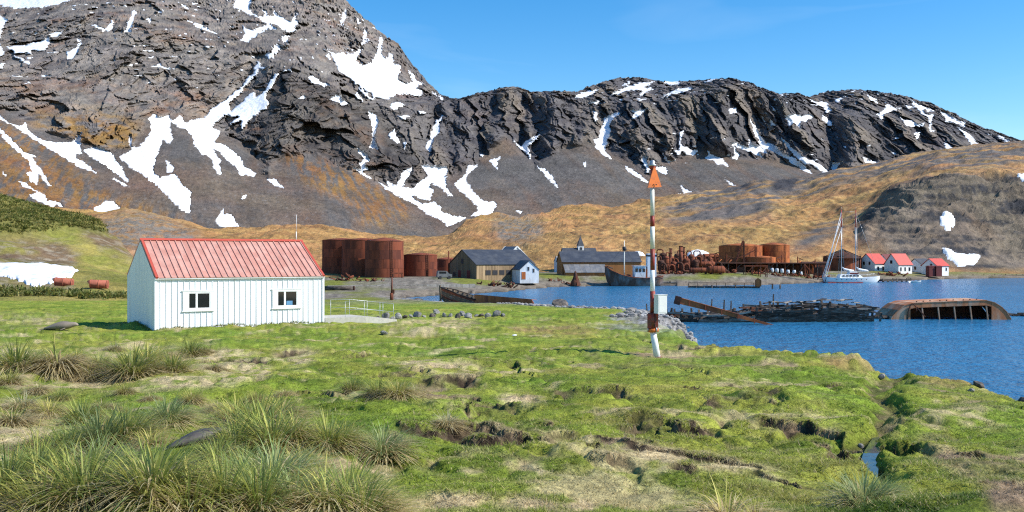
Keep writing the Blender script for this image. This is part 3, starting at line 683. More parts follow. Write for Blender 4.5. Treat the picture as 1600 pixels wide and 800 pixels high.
patch('snow_patch', [[(1589,291),(1600,288),(1620,292),(1620,304),(1600,303)]], (1560, 260, 90, 70), HV, HPX, HPY, 0.35, 'snow patch at the right edge of the picture on the bluff')

# left green hill
l_foot = [(-700,480,105),(0,476,108),(150,472,112),(240,468,118),(330,462,130)]
l_m1 = [(-700,425,150),(0,437,145),(100,436,150),(170,436,160),(240,438,180),(330,440,200)]
l_m2 = [(-700,340,215),(0,395,205),(60,400,210),(130,412,215),(190,425,220),(240,434,225),(330,441,225)]
l_crest = [(-700,200,320),(-100,285,300),(0,307,290),(60,322,290),(110,338,285),(150,352,275),(185,372,265),(220,410,250),(250,436,240),(330,443,240)]
l_back = [(p, y + 40, d + 90) for p, y, d in l_crest]
tus_s = raster([[(-200,260),(0,308),(60,322),(110,337),(175,356),(165,366),(100,362),(60,368),(0,364),(-200,360)]], -260, 240, 500, 240, 1, 3)
def l_rel(PX, PY, V):
    X, Y = V[..., 0], V[..., 1]
    t = tus_s(PX, PY)
    f = sstep(108, 130, Y)
    return f * (fbm(X / 22, Y / 26, None, 3, 401) * 1.2 + fbm(X / 4, Y / 5, None, 3, 405) * 0.35 + t * (0.9 * ridged(X / 1.5, Y / 2.6, None, 2, 411) + 0.4))
def l_col(PX, PY, V):
    X, Y = V[..., 0], V[..., 1]
    a = fbm(X / 12, Y / 20, None, 4, 421); b = fbm(X / 2.5, Y / 4, None, 3, 427)
    C = mixc(np.broadcast_to(np.array((0.20, 0.195, 0.038)), PX.shape + (3,)), (0.30, 0.24, 0.062), sat(0.5 + a * 1.5))
    C = mixc(C, (0.30, 0.25, 0.10), sat(b) * 0.6)
    br = raster([[(-200,372),(40,372),(90,378),(130,405),(110,420),(0,412),(-200,410)], [(120,360),(170,358),(215,385),(260,415),(200,405),(150,385)], [(-200,430),(0,430),(90,440),(140,452),(80,458),(-200,455)]], -260, 240, 540, 260, 1, 7)(PX, PY)
    C = mixc(C, (0.17, 0.115, 0.062), sat(br * 1.4 * sat(0.7 + a)))
    C = mixc(C, (0.28, 0.235, 0.165), sat(br * sat(b * 2)))
    t = tus_s(PX, PY)
    tb = sat(0.5 + ridged(X / 1.5, Y / 2.6, None, 2, 411) * 0.8)
    C = mixc(C, (0.10, 0.125, 0.028), t * 0.9)
    C = mixc(C, (0.24, 0.21, 0.065), t * tb * 0.75)
    gt = raster([[(-300,200),(0,300),(160,352),(250,436),(250,444),(170,362),(0,308),(-300,230)]], -300, 190, 560, 260, 1, 3)(PX, PY)
    C = mixc(C, (0.24, 0.15, 0.055), gt * (1 - t))
    return C
pxl = columns(-40, 330, 2.0, -700, 330, 14)
LV, LPX, LPY = hill('green_hill', [l_foot, l_m1, l_m2, l_crest, l_back], pxl, [30, 45, 75, 6], l_rel, l_col, 'green and brown hillside with dark tussock band left of the hut')
patch('snow_patch', [[(-40,416),(40,414),(85,413),(108,419),(126,427),(100,433),(60,439),(0,431),(-40,428)]], (-60, 390, 240, 70), LV, LPX, LPY, 0.25, 'broad snow patch above the two rusty drums on the left')
# ================================================================== SETTING: ground, shore, water
SHORE = [(120,-10),(60,4),(26,6),(16,12),(11.2,18.2),(11.0,20.4),(11.4,22.0),(11.9,23.6),(12.1,25.6),(12.0,27.4),(11.4,27.7),(10.7,26.5),(10.5,27.8),(12.2,29.2),(12.2,30.8),(11.4,32.6),(10.4,34.6),(9.4,37),(8.6,40.5),(8.5,46),(9.8,56),(12.6,70),(15,86),(12.5,94),(9.5,114),(6.7,123),(2.5,129),(-6,134),(-13,144),(-19.5,158),
         (-15,168),(-2,187),(4.5,208),(15,222),(30,227),(44,224),(66,238),(87,259),(140,297),(165,306),(254,318),(500,330)]
LAND = SHORE + [(500,700),(-600,700),(-600,-60),(120,-60)]
def inside_poly(P, X, Y):
    ins = np.zeros(X.shape, bool); n = len(P)
    for i in range(n):
        (xa, ya), (xb, yb) = P[i], P[(i + 1) % n]
        if ya == yb: continue
        c = (Y < max(ya, yb)) & (Y >= min(ya, yb))
        ins ^= c & (X < xa + (Y - ya) * (xb - xa) / (yb - ya))
    return ins
def seg_dist(P, X, Y):
    best = np.full(X.shape, 1e9)
    for (ax, ay), (bx, by) in zip(P[:-1], P[1:]):
        L = (bx - ax) ** 2 + (by - ay) ** 2
        t = sat(((X - ax) * (bx - ax) + (Y - ay) * (by - ay)) / L)
        best = np.minimum(best, np.hypot(X - ax - t * (bx - ax), Y - ay - t * (by - ay)))
    return best
def shore_dist(X, Y):
    d = seg_dist(SHORE, X, Y)
    return np.where(inside_poly(LAND, X, Y), d, -d)

# eroded peat banks, traced as pixel lines of their lip: (points, drop m, width m)
def flat_pt(px, py, z):
    Yd = FPX * (CH - z) / (py - 400.0)
    return ((px - 800) / FPX * Yd, Yd)
ZB = np.array([(-30,5.6),(0,5.35),(7.5,5.0),(12,4.72),(18,4.36),(25,3.95),(32,3.65),(40,3.48),(46,3.4),(60,3.05),(75,2.55),(90,1.9),(105,1.25),(120,0.75),(150,0.6),(170,0.9),(184,1.45),(192,1.9),(230,2.2),(262,2.5),(290,2.4),(325,2.2),(370,-2),(700,-15)])
def zb(Y): return np.interp(Y, ZB[:, 0], ZB[:, 1])
def px_ground(px, py):
    Yd = 20.0
    for _ in range(40): Yd = 0.5 * Yd + 0.5 * FPX * (CH - float(zb(Yd))) / (py - 400.0)
    return ((px - 800) / FPX * Yd, Yd)
BANKS = [
 ([(632,690),(680,688),(740,690),(800,690),(840,695),(870,700)], 0.30, 1.3),
 ([(962,668),(1000,664),(1060,668),(1125,672)], 0.34, 1.2),
 ([(1188,664),(1240,664),(1300,672),(1340,682)], 0.32, 1.3),
 ([(945,700),(1010,706),(1080,712),(1160,722),(1250,745)], 0.08, 1.2),
 ([(650,602),(700,600),(745,604)], 0.40, 1.8), ([(728,568),(770,566),(800,572),(830,590)], 0.40, 2.0),
 ([(908,574),(940,572),(985,576)], 0.45, 2.0), ([(738,642),(770,638),(812,640)], 0.35, 1.2),
 ([(515,562),(560,558),(600,550)], 0.45, 2.0), ([(870,618),(910,616),(960,620),(1010,626)], 0.35, 1.5),
 ([(1130,606),(1180,608),(1210,612)], 0.3, 1.6), ([(1100,640),(1150,634),(1205,628)], 0.3, 1.4),
 ([(800,516),(860,510),(940,516)], 0.35, 4.0), ([(440,552),(490,548)], 0.3, 2.0),
 ([(1000,532),(1080,545),(1165,540)], 0.3, 3.0), ([(300,572),(350,566),(420,572)], 0.3, 2.0), ([(520,720),(600,712),(640,705)], 0.3, 1.0),
 ([(1290,566),(1340,566),(1388,572)], 0.5, 2.2), ([(560,600),(600,590),(650,592)], 0.25, 1.5), ([(1350,690),(1390,684),(1425,690)], 0.35, 1.0),
]
_r = random.Random(99)
for _ in range(70):                        # many small eroded hollows
    bx_, by_ = _r.uniform(330, 1590), 540 + 195 * _r.random() ** 1.1
    if by_ < 570 + max(0, (bx_ - 1000) * 0.1) or (1330 < bx_ < 1420) or (bx_ < 620 and by_ > 640): continue
    l_ = _r.uniform(18, 55); k_ = _r.uniform(-0.12, 0.18)
    BANKS.append(([(bx_ - l_ / 2, by_ - k_ * l_ / 2), (bx_, by_ - _r.uniform(0, 3)), (bx_ + l_ / 2, by_ + k_ * l_ / 2)], _r.uniform(0.18, 0.38), _r.uniform(0.6, 1.2)))
BANKS_W = [([px_ground(*p) for p in pts], d, w) for pts, d, w in BANKS]
BANKS_W = [(P_, 0.36 * d_, 0.62 * w_) for P_, d_, w_ in BANKS_W]
CHAN = [px_ground(*p) for p in ((1347,742),(1354,715),(1362,690),(1372,660),(1390,640),(1378,622),(1368,612))] + [(10.3,25.4),(10.7,27.4)]

def ground_z(X, Y, detail=True, want=False):
    X = np.asarray(X, np.float64); Y = np.asarray(Y, np.float64)
    z = zb(Y)
    near = 1 - sstep(60, 110, Y)
    z = z + near * (fbm(X / 9, Y / 9, None, 3, 501) * 0.22 * sstep(3, 14, Y) + 0.0)
    # hut ground is level; crest left of the beach
    hut = np.exp(-(((X + 15) / 9) ** 2 + ((Y - 50) / 8) ** 2))
    z = z + hut * (3.42 - z) * 0.9
    z = z + 0.35 * np.exp(-(((X + 8) / 14) ** 2 + ((Y - 88) / 16) ** 2))
    z = z + 0.8 * sstep(-20, -45, X) * np.exp(-((Y - 105) / 30) ** 2)
    z = z - 0.3 * sstep(7.5, 11.5, X) * (1 - sstep(26, 30, Y)) * sstep(8, 14, Y)
    bank = np.zeros(X.shape); lip = np.zeros(X.shape)
    if detail:
        wx = X + 0.30 * fbm(X / 0.9, Y / 0.9, None, 3, 511, 0.6); wy = Y + 0.62 * fbm(X / 1.2, Y / 1.2, None, 4, 517, 0.6)
        pm = sat(0.45 + 1.3 * fbm(X / 3.2, Y / 3.6, None, 2, 527))
        bil = np.abs(noise(X / 0.75 + 0.4 * noise(X / 0.4, Y / 0.4, None, 528), Y / 0.85, None, 525))
        hum = fbm(X / 2.6, Y / 2.6, None, 3, 521) * 0.16 + np.minimum(bil, 0.28) * (0.10 + 0.34 * pm) + np.abs(noise(X / 0.3, Y / 0.34, None, 529)) * 0.05 * pm
        z = z + near * hum * sstep(2, 8, Y)
        for pts, drop, w in BANKS_W:
            P = np.array(pts); m = 3 * w
            sel = (X > P[:, 0].min() - m) & (X < P[:, 0].max() + m) & (Y > P[:, 1].min() - m) & (Y < P[:, 1].max() + m)
            if not sel.any(): continue
            xs, ys = wx[sel], wy[sel]
            d = seg_dist(pts, xs, ys)
            ly = np.interp(xs, P[:, 0], P[:, 1])
            front = ly - ys                     # >0 towards the camera
            gap = 0.25 + 0.75 * sat(0.75 + 1.6 * noise(xs / 0.9, ys / 1.4, None, 541))
            endf = gap * sstep(-0.3, 0.35, np.minimum(xs - P[0, 0], P[-1, 0] - xs) / (0.4 * w))
            q = np.where(front > 0, sstep(0.0, 0.17 * w, front) * np.exp(-np.clip(front - 0.3 * w, 0, 99) / w), 0) * endf
            up = np.exp(-(d / (0.7 * w)) ** 2) * 0.25 * np.where(front > 0, 0.0, 1.0) * endf
            z[sel] += -drop * q + drop * up
            face = np.where(front > -0.02 * w, np.exp(-(np.clip(front - 0.17 * w, 0, 99) / (0.22 * w)) ** 2), 0) * endf
            bank[sel] = np.maximum(bank[sel], face)
            lip[sel] = np.maximum(lip[sel], np.exp(-((front + 0.12 * w) / (0.18 * w)) ** 2) * endf)
        dch = seg_dist(CHAN, wx, wy)
        cw = 0.10 + 0.006 * Y
        z = z - 0.22 * (1 - sstep(cw * 0.3, cw * 2.4, dch)) * sstep(8.6, 9.4, Y)
        bank = np.maximum(bank, (1 - sstep(cw * 0.6, cw * 1.3, dch)) * sstep(8.6, 9.4, Y) * 0.55)
    sd = shore_dist(X, Y) + fbm(X / 4, Y / 4, None, 3, 531) * (0.5 + 0.012 * Y) * (1 - sstep(200, 320, Y))
    edge = 1.6 + 2.6 * sstep(48, 90, Y)
    prof = np.where(sd > 0, sstep(-0.4, 1, sd / edge) ** 0.8, 0)
    nearbank = 1 - sstep(46, 60, Y)
    prof = np.where(Y < 60, np.where(sd > 0, sstep(0.0, 1.0, sd / 1.3) ** 0.6, 0) * nearbank + prof * (1 - nearbank), prof)
    town = sstep(170, 185, Y)
    prof = prof * (1 - town) + town * np.where(sd > 0, 0.15 + 0.85 * sat(sd / 14.0), 0)
    z = np.where(sd > 0, z * prof + 0.02, np.maximum(-2.5, sd * 0.25) - 0.02)
    if want: return z, bank, lip, sd
    return z

def ground_at(px, py):
    """first point of the ground under a photo pixel"""
    Ys = np.concatenate([np.linspace(4, 60, 700), np.linspace(60.2, 340, 900)])
    Xs = (px - 800) / FPX * Ys
    zs = ground_z(Xs, Ys)
    ray = CH - (py - 400.0) / FPX * Ys
    k = np.argmax(ray < zs)
    return Vector((Xs[k], Ys[k], float(zs[k])))
def gz(x, y): return float(ground_z(np.array([x]), np.array([y]))[0])

pxg = columns(-30, 1640, 1.9, -1800, 3400, 26)
Yr = np.concatenate([1 / np.linspace(1 / 3.0, 1 / 7.0, 24, endpoint=False), 1 / np.linspace(1 / 7.0, 1 / 52.0, 360, endpoint=False), np.geomspace(52, 400, 115)])
GY, GPX = np.meshgrid(Yr, pxg, indexing='ij')
GX = (GPX - 800) / FPX * GY
gZ, gbank, glip, gsd = ground_z(GX, GY, True, True)
near = 1 - sstep(40, 80, GY)
gZ += near * (noise(GX / 0.22, GY / 0.30, None, 601) * 0.022 + noise(GX / 0.09, GY / 0.12, None, 603) * 0.012) * sstep(0, 1, gsd)
gZ += near * gbank * noise(GX / 0.14, GY / 0.2, None, 607) * 0.06
GPY = 400 + FPX * (CH - gZ) / GY
a = fbm(GX / 5, GY / 7, None, 4, 611); b = fbm(GX / 1.2, GY / 1.6, None, 4, 613); c = fbm(GX / 0.35, GY / 0.5, None, 3, 617); e = fbm(GX / 14, GY / 20, None, 3, 619)
C = mixc(np.broadcast_to(np.array((0.180, 0.242, 0.030)), GX.shape + (3,)), (0.275, 0.295, 0.045), sat(0.45 + a * 1.3 + 0.4 * c))
C = mixc(C, (0.090, 0.140, 0.018), sat(b * 1.5 - 0.12 + 0.3 * c))
C = mixc(C, (0.30, 0.27, 0.07), sat(-b * 1.3 + a * 0.6 - 0.25) * 0.8)
straw = sat((fbm(GX / 2.2, GY / 2.6, None, 4, 631) + 0.35 * c - 0.30) * 3.2)
lefty = 1 - sstep(640, 900, GPX)
straw_s = raster([[(0,540),(120,560),(330,540),(420,575),(360,600),(200,610),(0,600)], [(0,620),(110,640),(60,700),(0,720)], [(430,545),(500,550),(470,568),(430,565)],
                  [(600,770),(760,775),(920,790),(940,830),(600,830)], [(640,720),(740,705),(850,730),(840,752),(700,745)], [(950,692),(1080,706),(1240,740),(1230,752),(1080,728),(950,712)],
                  [(1200,662),(1300,665),(1320,674),(1210,672)], [(780,612),(860,622),(820,632),(780,628)], [(620,560),(740,570),(760,585),(640,578)], [(-20,492),(80,490),(110,500),(-20,503)], [(590,500),(720,500),(760,512),(640,518)],
                  [(300,568),(420,568),(420,588),(320,582)], [(480,700),(560,690),(620,740),(560,790),(500,760)]], -60, 470, 1720, 380, 1, 7)(GPX, GPY)
C = mixc(C, (0.52, 0.41, 0.22), sat(straw * 0.75 + sat(straw_s * 1.5) * sat(0.55 + b * 1.5 + c)) * near)
earth_s = raster([[(900,548),(1010,545),(1100,556),(1230,565),(1260,580),(1150,575),(1060,572),(960,560)], [(1430,600),(1520,605),(1560,640),(1480,640)], [(1420,660),(1520,690),(1640,720),(1640,800),(1540,760),(1460,720)],
                  [(1490,640),(1600,690),(1640,700),(1640,730),(1560,700)], [(1530,740),(1640,760),(1640,830),(1560,810)], [(640,470),(690,468),(700,482),(640,485)], [(505,475),(560,472),(590,485),(520,492)], [(940,720),(1000,722),(990,735)],
                  [(1380,640),(1420,650),(1410,680),(1380,670)], [(640,600),(740,604),(740,624),(660,626)]], -60, 440, 1720, 400, 1, 9)(GPX, GPY)
C = mixc(C, (0.30, 0.215, 0.13), sat(earth_s * 1.2 * sat(0.40 + b * 1.4 + a * 0.6)) * near)
C = mixc(C, (0.45, 0.35, 0.19), sat(glip * sat(0.35 + b * 1.6 + c)) * near * 0.9)
bil2 = np.abs(noise(GX / 0.75 + 0.4 * noise(GX / 0.4, GY / 0.4, None, 528), GY / 0.85, None, 525)); pm2 = sat(0.45 + 1.3 * fbm(GX / 3.2, GY / 3.6, None, 2, 527))
C = mixc(C, (0.30, 0.235, 0.13), (1 - sstep(0.0, 0.10, bil2)) * pm2 * sat(0.5 + 1.5 * b) * near * 0.8)
C = mixc(C, (0.06, 0.043, 0.028), sat(gbank * 1.15) * near)
C = mixc(C, (0.24, 0.175, 0.10), sat(gbank * sat(c * 2.4 + 0.15)) * near * 0.9)
led = raster([[(1275,560),(1340,556),(1395,570),(1388,592),(1300,574)], [(1430,592),(1500,584),(1550,592),(1560,606),(1480,604)], [(800,508),(900,508),(950,520),(880,524),(800,520)]], 700, 480, 940, 160, 1, 5)(GPX, GPY)
C = mixc(C, (0.34, 0.25, 0.09), sat(led * 1.2 * sat(0.6 + b)) * near)
# shingle shore, gravel flats of the station, strips of grass
beach = (1 - sstep(2.2, 5.0, gsd + b * 1.6)) * sstep(40, 56, GY)
far = sstep(112, 150, GY + a * 8)
F = mixc(np.broadcast_to(np.array((0.235, 0.205, 0.165)), GX.shape + (3,)), (0.15, 0.13, 0.105), sat(0.5 + b * 1.4))
F = mixc(F, (0.165, 0.175, 0.035), sat(sat(e * 2.4 + 0.30) * sstep(4, 8, gsd + a * 2) + 0.7 * sstep(-30, -60, GX) * (1 - sstep(160, 190, GY))))
F = mixc(F, (0.20, 0.175, 0.07), sstep(80, 130, GX) * 0.6)
C = C * (1 - far[..., None]) + F * far[..., None]
B = mixc(np.broadcast_to(np.array((0.34, 0.33, 0.315)), GX.shape + (3,)), (0.17, 0.155, 0.14), sat(0.45 + c * 1.6 + b))
B = mixc(B, (0.20, 0.165, 0.125), sstep(130, 170, GY))
C = C * (1 - beach[..., None]) + B * beach[..., None]
C = mixc(C, (0.05, 0.042, 0.034), sat(1 - gZ / 0.35) * sstep(-5, 0, gsd))
wet = (1 - sstep(0.4, 1.3, gsd)) * (1 - sstep(50, 62, GY))
C = mixc(C, (0.05, 0.038, 0.028), wet * 0.9)
attr_mat('ground_mat', [0.8, 5.0, 22.0], var=0.36, bump=1.0, bump_dist=0.06, rough=1.0, hue=0.014, spec=0.1)
ground = grid_mesh('ground', np.stack([GX, GY, gZ], -1), MATS['ground_mat'], C)
tag(ground, kind='structure', label='uneven mossy green coastal turf with peat banks and shingle shore')

def water_mat(name, col, wave_scales, dist, rough=0.08):
    m, nt, b = new_mat(name)
    geo = nd(nt, 'ShaderNodeNewGeometry')
    b.inputs['Base Color'].default_value = (*col, 1)
    b.inputs['Roughness'].default_value = rough
    b.inputs['IOR'].default_value = 1.33
    b.inputs['Specular IOR Level'].default_value = 0.35
    prev = None
    for k, (s, st) in enumerate(wave_scales):
        mp = nd(nt, 'ShaderNodeMapping'); mp.inputs['Rotation'].default_value = (0, 0, 0.5 + 0.5 * k); mp.inputs['Scale'].default_value = (1, 0.55, 1)
        nt.links.new(geo.outputs['Position'], mp.inputs['Vector'])
        n = nd(nt, 'ShaderNodeTexNoise'); n.inputs['Scale'].default_value = s; n.inputs['Detail'].default_value = 3
        nt.links.new(mp.outputs[0], n.inputs['Vector'])
        ml = nd(nt, 'ShaderNodeMath', operation='MULTIPLY'); ml.inputs[1].default_value = st
        nt.links.new(n.outputs[0], ml.inputs[0])
        if prev is None: prev = ml.outputs[0]
        else:
            ad = nd(nt, 'ShaderNodeMath', operation='ADD'); nt.links.new(prev, ad.inputs[0]); nt.links.new(ml.outputs[0], ad.inputs[1]); prev = ad.outputs[0]
    bp = nd(nt, 'ShaderNodeBump'); bp.inputs['Strength'].default_value = 1.0; bp.inputs['Distance'].default_value = dist
    nt.links.new(prev, bp.inputs['Height']); nt.links.new(bp.outputs[0], b.inputs['Normal'])
    # patches of deeper and paler water
    n = nd(nt, 'ShaderNodeTexNoise'); n.inputs['Scale'].default_value = 0.035; n.inputs['Detail'].default_value = 4
    nt.links.new(geo.outputs['Position'], n.inputs['Vector'])
    mx = nd(nt, 'ShaderNodeMix', data_type='RGBA')
    mx.inputs[6].default_value = (*[c * 0.75 for c in col], 1); mx.inputs[7].default_value = (*[c * 1.3 for c in col], 1)
    nt.links.new(n.outputs[0], mx.inputs[0]); nt.links.new(mx.outputs[2], b.inputs['Base Color'])
water_mat('sea_water', (0.026, 0.155, 0.30), [(0.7, 1.0), (2.6, 0.45)], 0.5, 0.18)
water_mat('stream_water', (0.03, 0.045, 0.05), [(8.0, 0.3)], 0.01)
wv = MB().add([(-60,-20,0),(700,-20,0),(700,600,0),(-60,600,0)], [(0,1,2,3)])
sea = wv.build('water', 'sea_water')
tag(sea, kind='structure', label='blue rippled water of the cove')
# stream in the cut through the turf: a small sheet at the bottom of the channel
sv = []
for (x, y) in CHAN[:4]:
    zz = min(gz(x + dx, y) for dx in (-0.12, -0.06, 0, 0.06, 0.12)) + 0.05
    hw_ = (0.06, 0.12, 0.10, 0.015)[len(sv) // 2]
    sv += [(x - hw_, y, zz), (x + hw_, y, zz)]
st = MB().add(sv, [(2*i, 2*i+1, 2*i+3, 2*i+2) for i in range(3)])
o = st.build('stream', 'stream_water'); tag(o, kind='structure', label='narrow stream in the cut through the turf')
# ================================================================== THINGS: white hut, beacon
mat('white_metal', (0.80, 0.81, 0.82), rough=0.45, var=0.05, scale=2.0, c2=(0.56, 0.55, 0.51), c2_scale=2.2, c2_lo=0.5, c2_hi=0.95, streak=5.0, rnd=0.04)
mat('roof_pink', (0.52, 0.245, 0.185), rough=0.5, var=0.12, scale=1.5, c2=(0.58, 0.32, 0.25), c2_scale=0.8, rnd=0.06)
mat('trim_red', (0.50, 0.085, 0.05), rough=0.45, var=0.08, scale=2)
mat('dark_gap', (0.03, 0.03, 0.035), rough=0.7)
mat('concrete', (0.44, 0.42, 0.36), rough=0.9, var=0.15, scale=5, bump=0.2)
mat('galvanised', (0.45, 0.47, 0.48), rough=0.4, metal=0.6, var=0.12, scale=6)
mat('white_plain', (0.80, 0.80, 0.79), rough=0.5, var=0.06, scale=5, c2=(0.55, 0.50, 0.44), c2_scale=3, c2_lo=0.62, c2_hi=0.8)
mat('cream_paint', (0.72, 0.69, 0.60), rough=0.5, var=0.08, scale=5, c2=(0.45, 0.36, 0.28), c2_scale=3, c2_lo=0.62, c2_hi=0.8)
mat('beacon_red', (0.30, 0.035, 0.022), rough=0.5, var=0.2, scale=6, c2=(0.16, 0.05, 0.03), c2_scale=5)
mat('orange_paint', (0.72, 0.17, 0.025), rough=0.5, var=0.1, scale=5, c2=(0.5, 0.14, 0.04), c2_scale=4, c2_lo=0.55)
mat('box_grey', (0.70, 0.71, 0.68), rough=0.4, var=0.05, scale=3)
mat('blue_plastic', (0.10, 0.25, 0.42), rough=0.5)
def glass_mat():
    m, nt, b = new_mat('glass_dark')
    b.inputs['Base Color'].default_value = (0.012, 0.015, 0.02, 1)
    b.inputs['Roughness'].default_value = 0.05
    n = nd(nt, 'ShaderNodeTexNoise'); n.inputs['Scale'].default_value = 0.7
    bp = nd(nt, 'ShaderNodeBump'); bp.inputs['Strength'].default_value = 0.05
    nt.links.new(n.outputs[0], bp.inputs['Height']); nt.links.new(bp.outputs[0], b.inputs['Normal'])
glass_mat()

HL, HW, HE, HR = 8.54, 6.5, 2.58, 4.39
hut = empty('hut', at(241.7, 517.4, 46.0), math.atan2(4.6, 7.2), 'white metal clad hut with a red pitched roof on the grass', 'hut')
BEL = -0.12
pent = [(0, 0, BEL), (0, HW, BEL), (0, HW, HE), (0, HW / 2, HR), (0, 0, HE)]
MB().prism([(0.03, p[1] + (0.03 if p[1] == 0 else -0.03 if p[1] == HW else 0), p[2] - (0.03 if p[2] > 0 else 0)) for p in pent], (HL - 0.06, 0, 0)).build('wall', 'white_metal', hut)
npan = 31
pw = HL / npan
W1, W2 = (1.30, 2.78), (5.76, 7.26)
WZ0, WZ1 = 0.93, 1.88
def panel_mesh(z0, z1):
    m = MB().box(0.012, pw - 0.012, -0.004, 0.03, z0, z1)
    m.box(pw - 0.026, pw + 0.006, -0.032, 0.0, z0, z1)
    return m.mesh('wall_panel', 'white_metal')
pan_full, pan_lo, pan_hi = panel_mesh(BEL, HE - 0.03), panel_mesh(BEL, WZ0), panel_mesh(WZ1, HE - 0.03)
for i in range(npan):
    xc = (i + 0.5) * pw
    inw = any(a < xc < b for a, b in (W1, W2))
    for me in ((pan_lo, pan_hi) if inw else (pan_full,)):
        link('wall_panel', me, hut, (i * pw, 0, 0))
# gable cladding: upright sheets following the roof slope
for gx, s in ((0.0, -1), (HL, 1)):
    n = 12
    for i in range(n):
        a, b = HW * i / n, HW * (i + 1) / n
        zt = lambda y: HE + (HR - HE) * (1 - abs(y - HW / 2) / (HW / 2)) - 0.04
        pts = [(gx, a + 0.004, BEL), (gx, b - 0.004, BEL), (gx, b - 0.004, zt(b))] + ([(gx, HW / 2, HR - 0.04)] if a < HW / 2 < b else []) + [(gx, a + 0.004, zt(a))]
        MB().prism(pts, (s * 0.012 if s > 0 else -0.012, 0, 0)).build('gable_panel', 'white_metal', hut)
MB().box(-0.016, 0.10, -0.052, 0.09, BEL, HE - 0.01).build('corner_trim', 'white_metal', hut)
MB().box(HL - 0.09, HL + 0.02, -0.052, 0.09, BEL, HE - 0.01).build('corner_trim', 'white_metal', hut)
# roof: sheets with standing seams on both slopes
slope = math.atan2(HR - HE, HW / 2)
sl = math.hypot(HR - HE, HW / 2) + 0.16
nr = 27
rp = (HL - 0.30) / nr
rm = MB().box(0.006, rp - 0.006, 0, sl, 0, 0.03)
rm.box(rp - 0.02, rp + 0.02, 0, sl, 0.0, 0.075)
rmesh = rm.mesh('roof_panel', 'roof_pink')
dy, dz = math.cos(slope), math.sin(slope)
for i in range(nr):
    link('roof_panel', rmesh, hut, (0.15 + i * rp, -0.14, HE - 0.14 * math.tan(slope) + 0.02), (slope, 0, 0))
    link('roof_panel', rmesh, hut, (0.15 + (i + 1) * rp, HW + 0.14, HE - 0.14 * math.tan(slope) + 0.02), (slope, 0, math.pi))
for gx in (-0.03, HL - 0.15):
    for s in (0, 1):
        m = MB().box(0.04, 0.15, 0, sl, -0.05, 0.085)
        m.build('verge_trim', 'trim_red', hut, (gx if s == 0 else gx + 0.18, -0.14 if s == 0 else HW + 0.14, HE - 0.14 * math.tan(slope) + 0.02), (slope, 0, 0 if s == 0 else math.pi))
MB().prism([(-0.03, HW / 2 - 0.16, HR + 0.02), (-0.03, HW / 2, HR + 0.125), (-0.03, HW / 2 + 0.16, HR + 0.02)], (HL + 0.06, 0, 0)).build('ridge_cap', 'trim_red', hut)
MB().box(-0.02, HL + 0.02, -0.13, -0.045, HE - 0.10, HE - 0.035).build('gutter', 'white_metal', hut)
for (wa, wb), gl0, gl1 in ((W1, 1.565, 2.615), (W2, 6.02, 7.07)):
    w = MB()
    w.box(wa, gl0, -0.06, 0.02, WZ0, WZ1).box(gl1, wb, -0.06, 0.02, WZ0, WZ1)
    w.box(gl0, gl1, -0.06, 0.02, WZ1 - 0.08, WZ1).box(gl0, gl1, -0.06, 0.02, WZ0, WZ0 + 0.09)
    win = w.build('window', 'white_plain', hut)
    gm = gl0 + (gl1 - gl0) * 0.37
    f = MB()
    for xa, xb in ((gl0, gl0 + 0.04), (gm - 0.04, gm + 0.06), (gl1 - 0.04, gl1)): f.box(xa, xb, -0.045, 0.0, WZ0 + 0.09, WZ1 - 0.08)
    f.box(gl0, gl1, -0.043, 0.0, WZ0 + 0.09, WZ0 + 0.13).box(gl0, gl1, -0.043, 0.0, WZ1 - 0.12, WZ1 - 0.08)
    f.build('window_frame', 'white_plain', win)
    MB().box(gl0 + 0.04, gm - 0.04, -0.02, -0.012, WZ0 + 0.13, WZ1 - 0.12).build('pane', 'glass_dark', win)
    MB().box(gm + 0.06, gl1 - 0.04, -0.02, -0.012, WZ0 + 0.13, WZ1 - 0.12).build('pane', 'glass_dark', win)
    MB().box(wa - 0.04, wb + 0.04, -0.085, 0.0, WZ0 - 0.045, WZ0).build('sill', 'white_plain', win)
    MB().box(wa - 0.06, wb + 0.06, -0.075, 0.0, WZ1, WZ1 + 0.03).build('drip_cap', 'white_plain', win)
    if wa > 4: MB().box(gm + 0.10, gm + 0.42, -0.029, -0.021, WZ0 + 0.135, WZ0 + 0.36).build('window_sticker', 'blue_plastic', win)
MB().box(0.55, 1.05, -0.10, -0.046, -0.05, 0.10).build('vent_cover', 'galvanised', hut)
MB().box(-0.05, HL + 0.05, -0.04, HW + 0.05, -0.45, BEL).build('foundation', 'concrete', hut)
an = MB().tube([(HL - 0.32, HW / 2, HR + 0.05), (HL - 0.32, HW / 2, HR + 0.55)], 0.03, 8).tube([(HL - 0.32, HW / 2, HR + 0.55), (HL - 0.32, HW / 2, HR + 1.5)], 0.012, 6)
an.build('antenna', 'white_plain', hut)

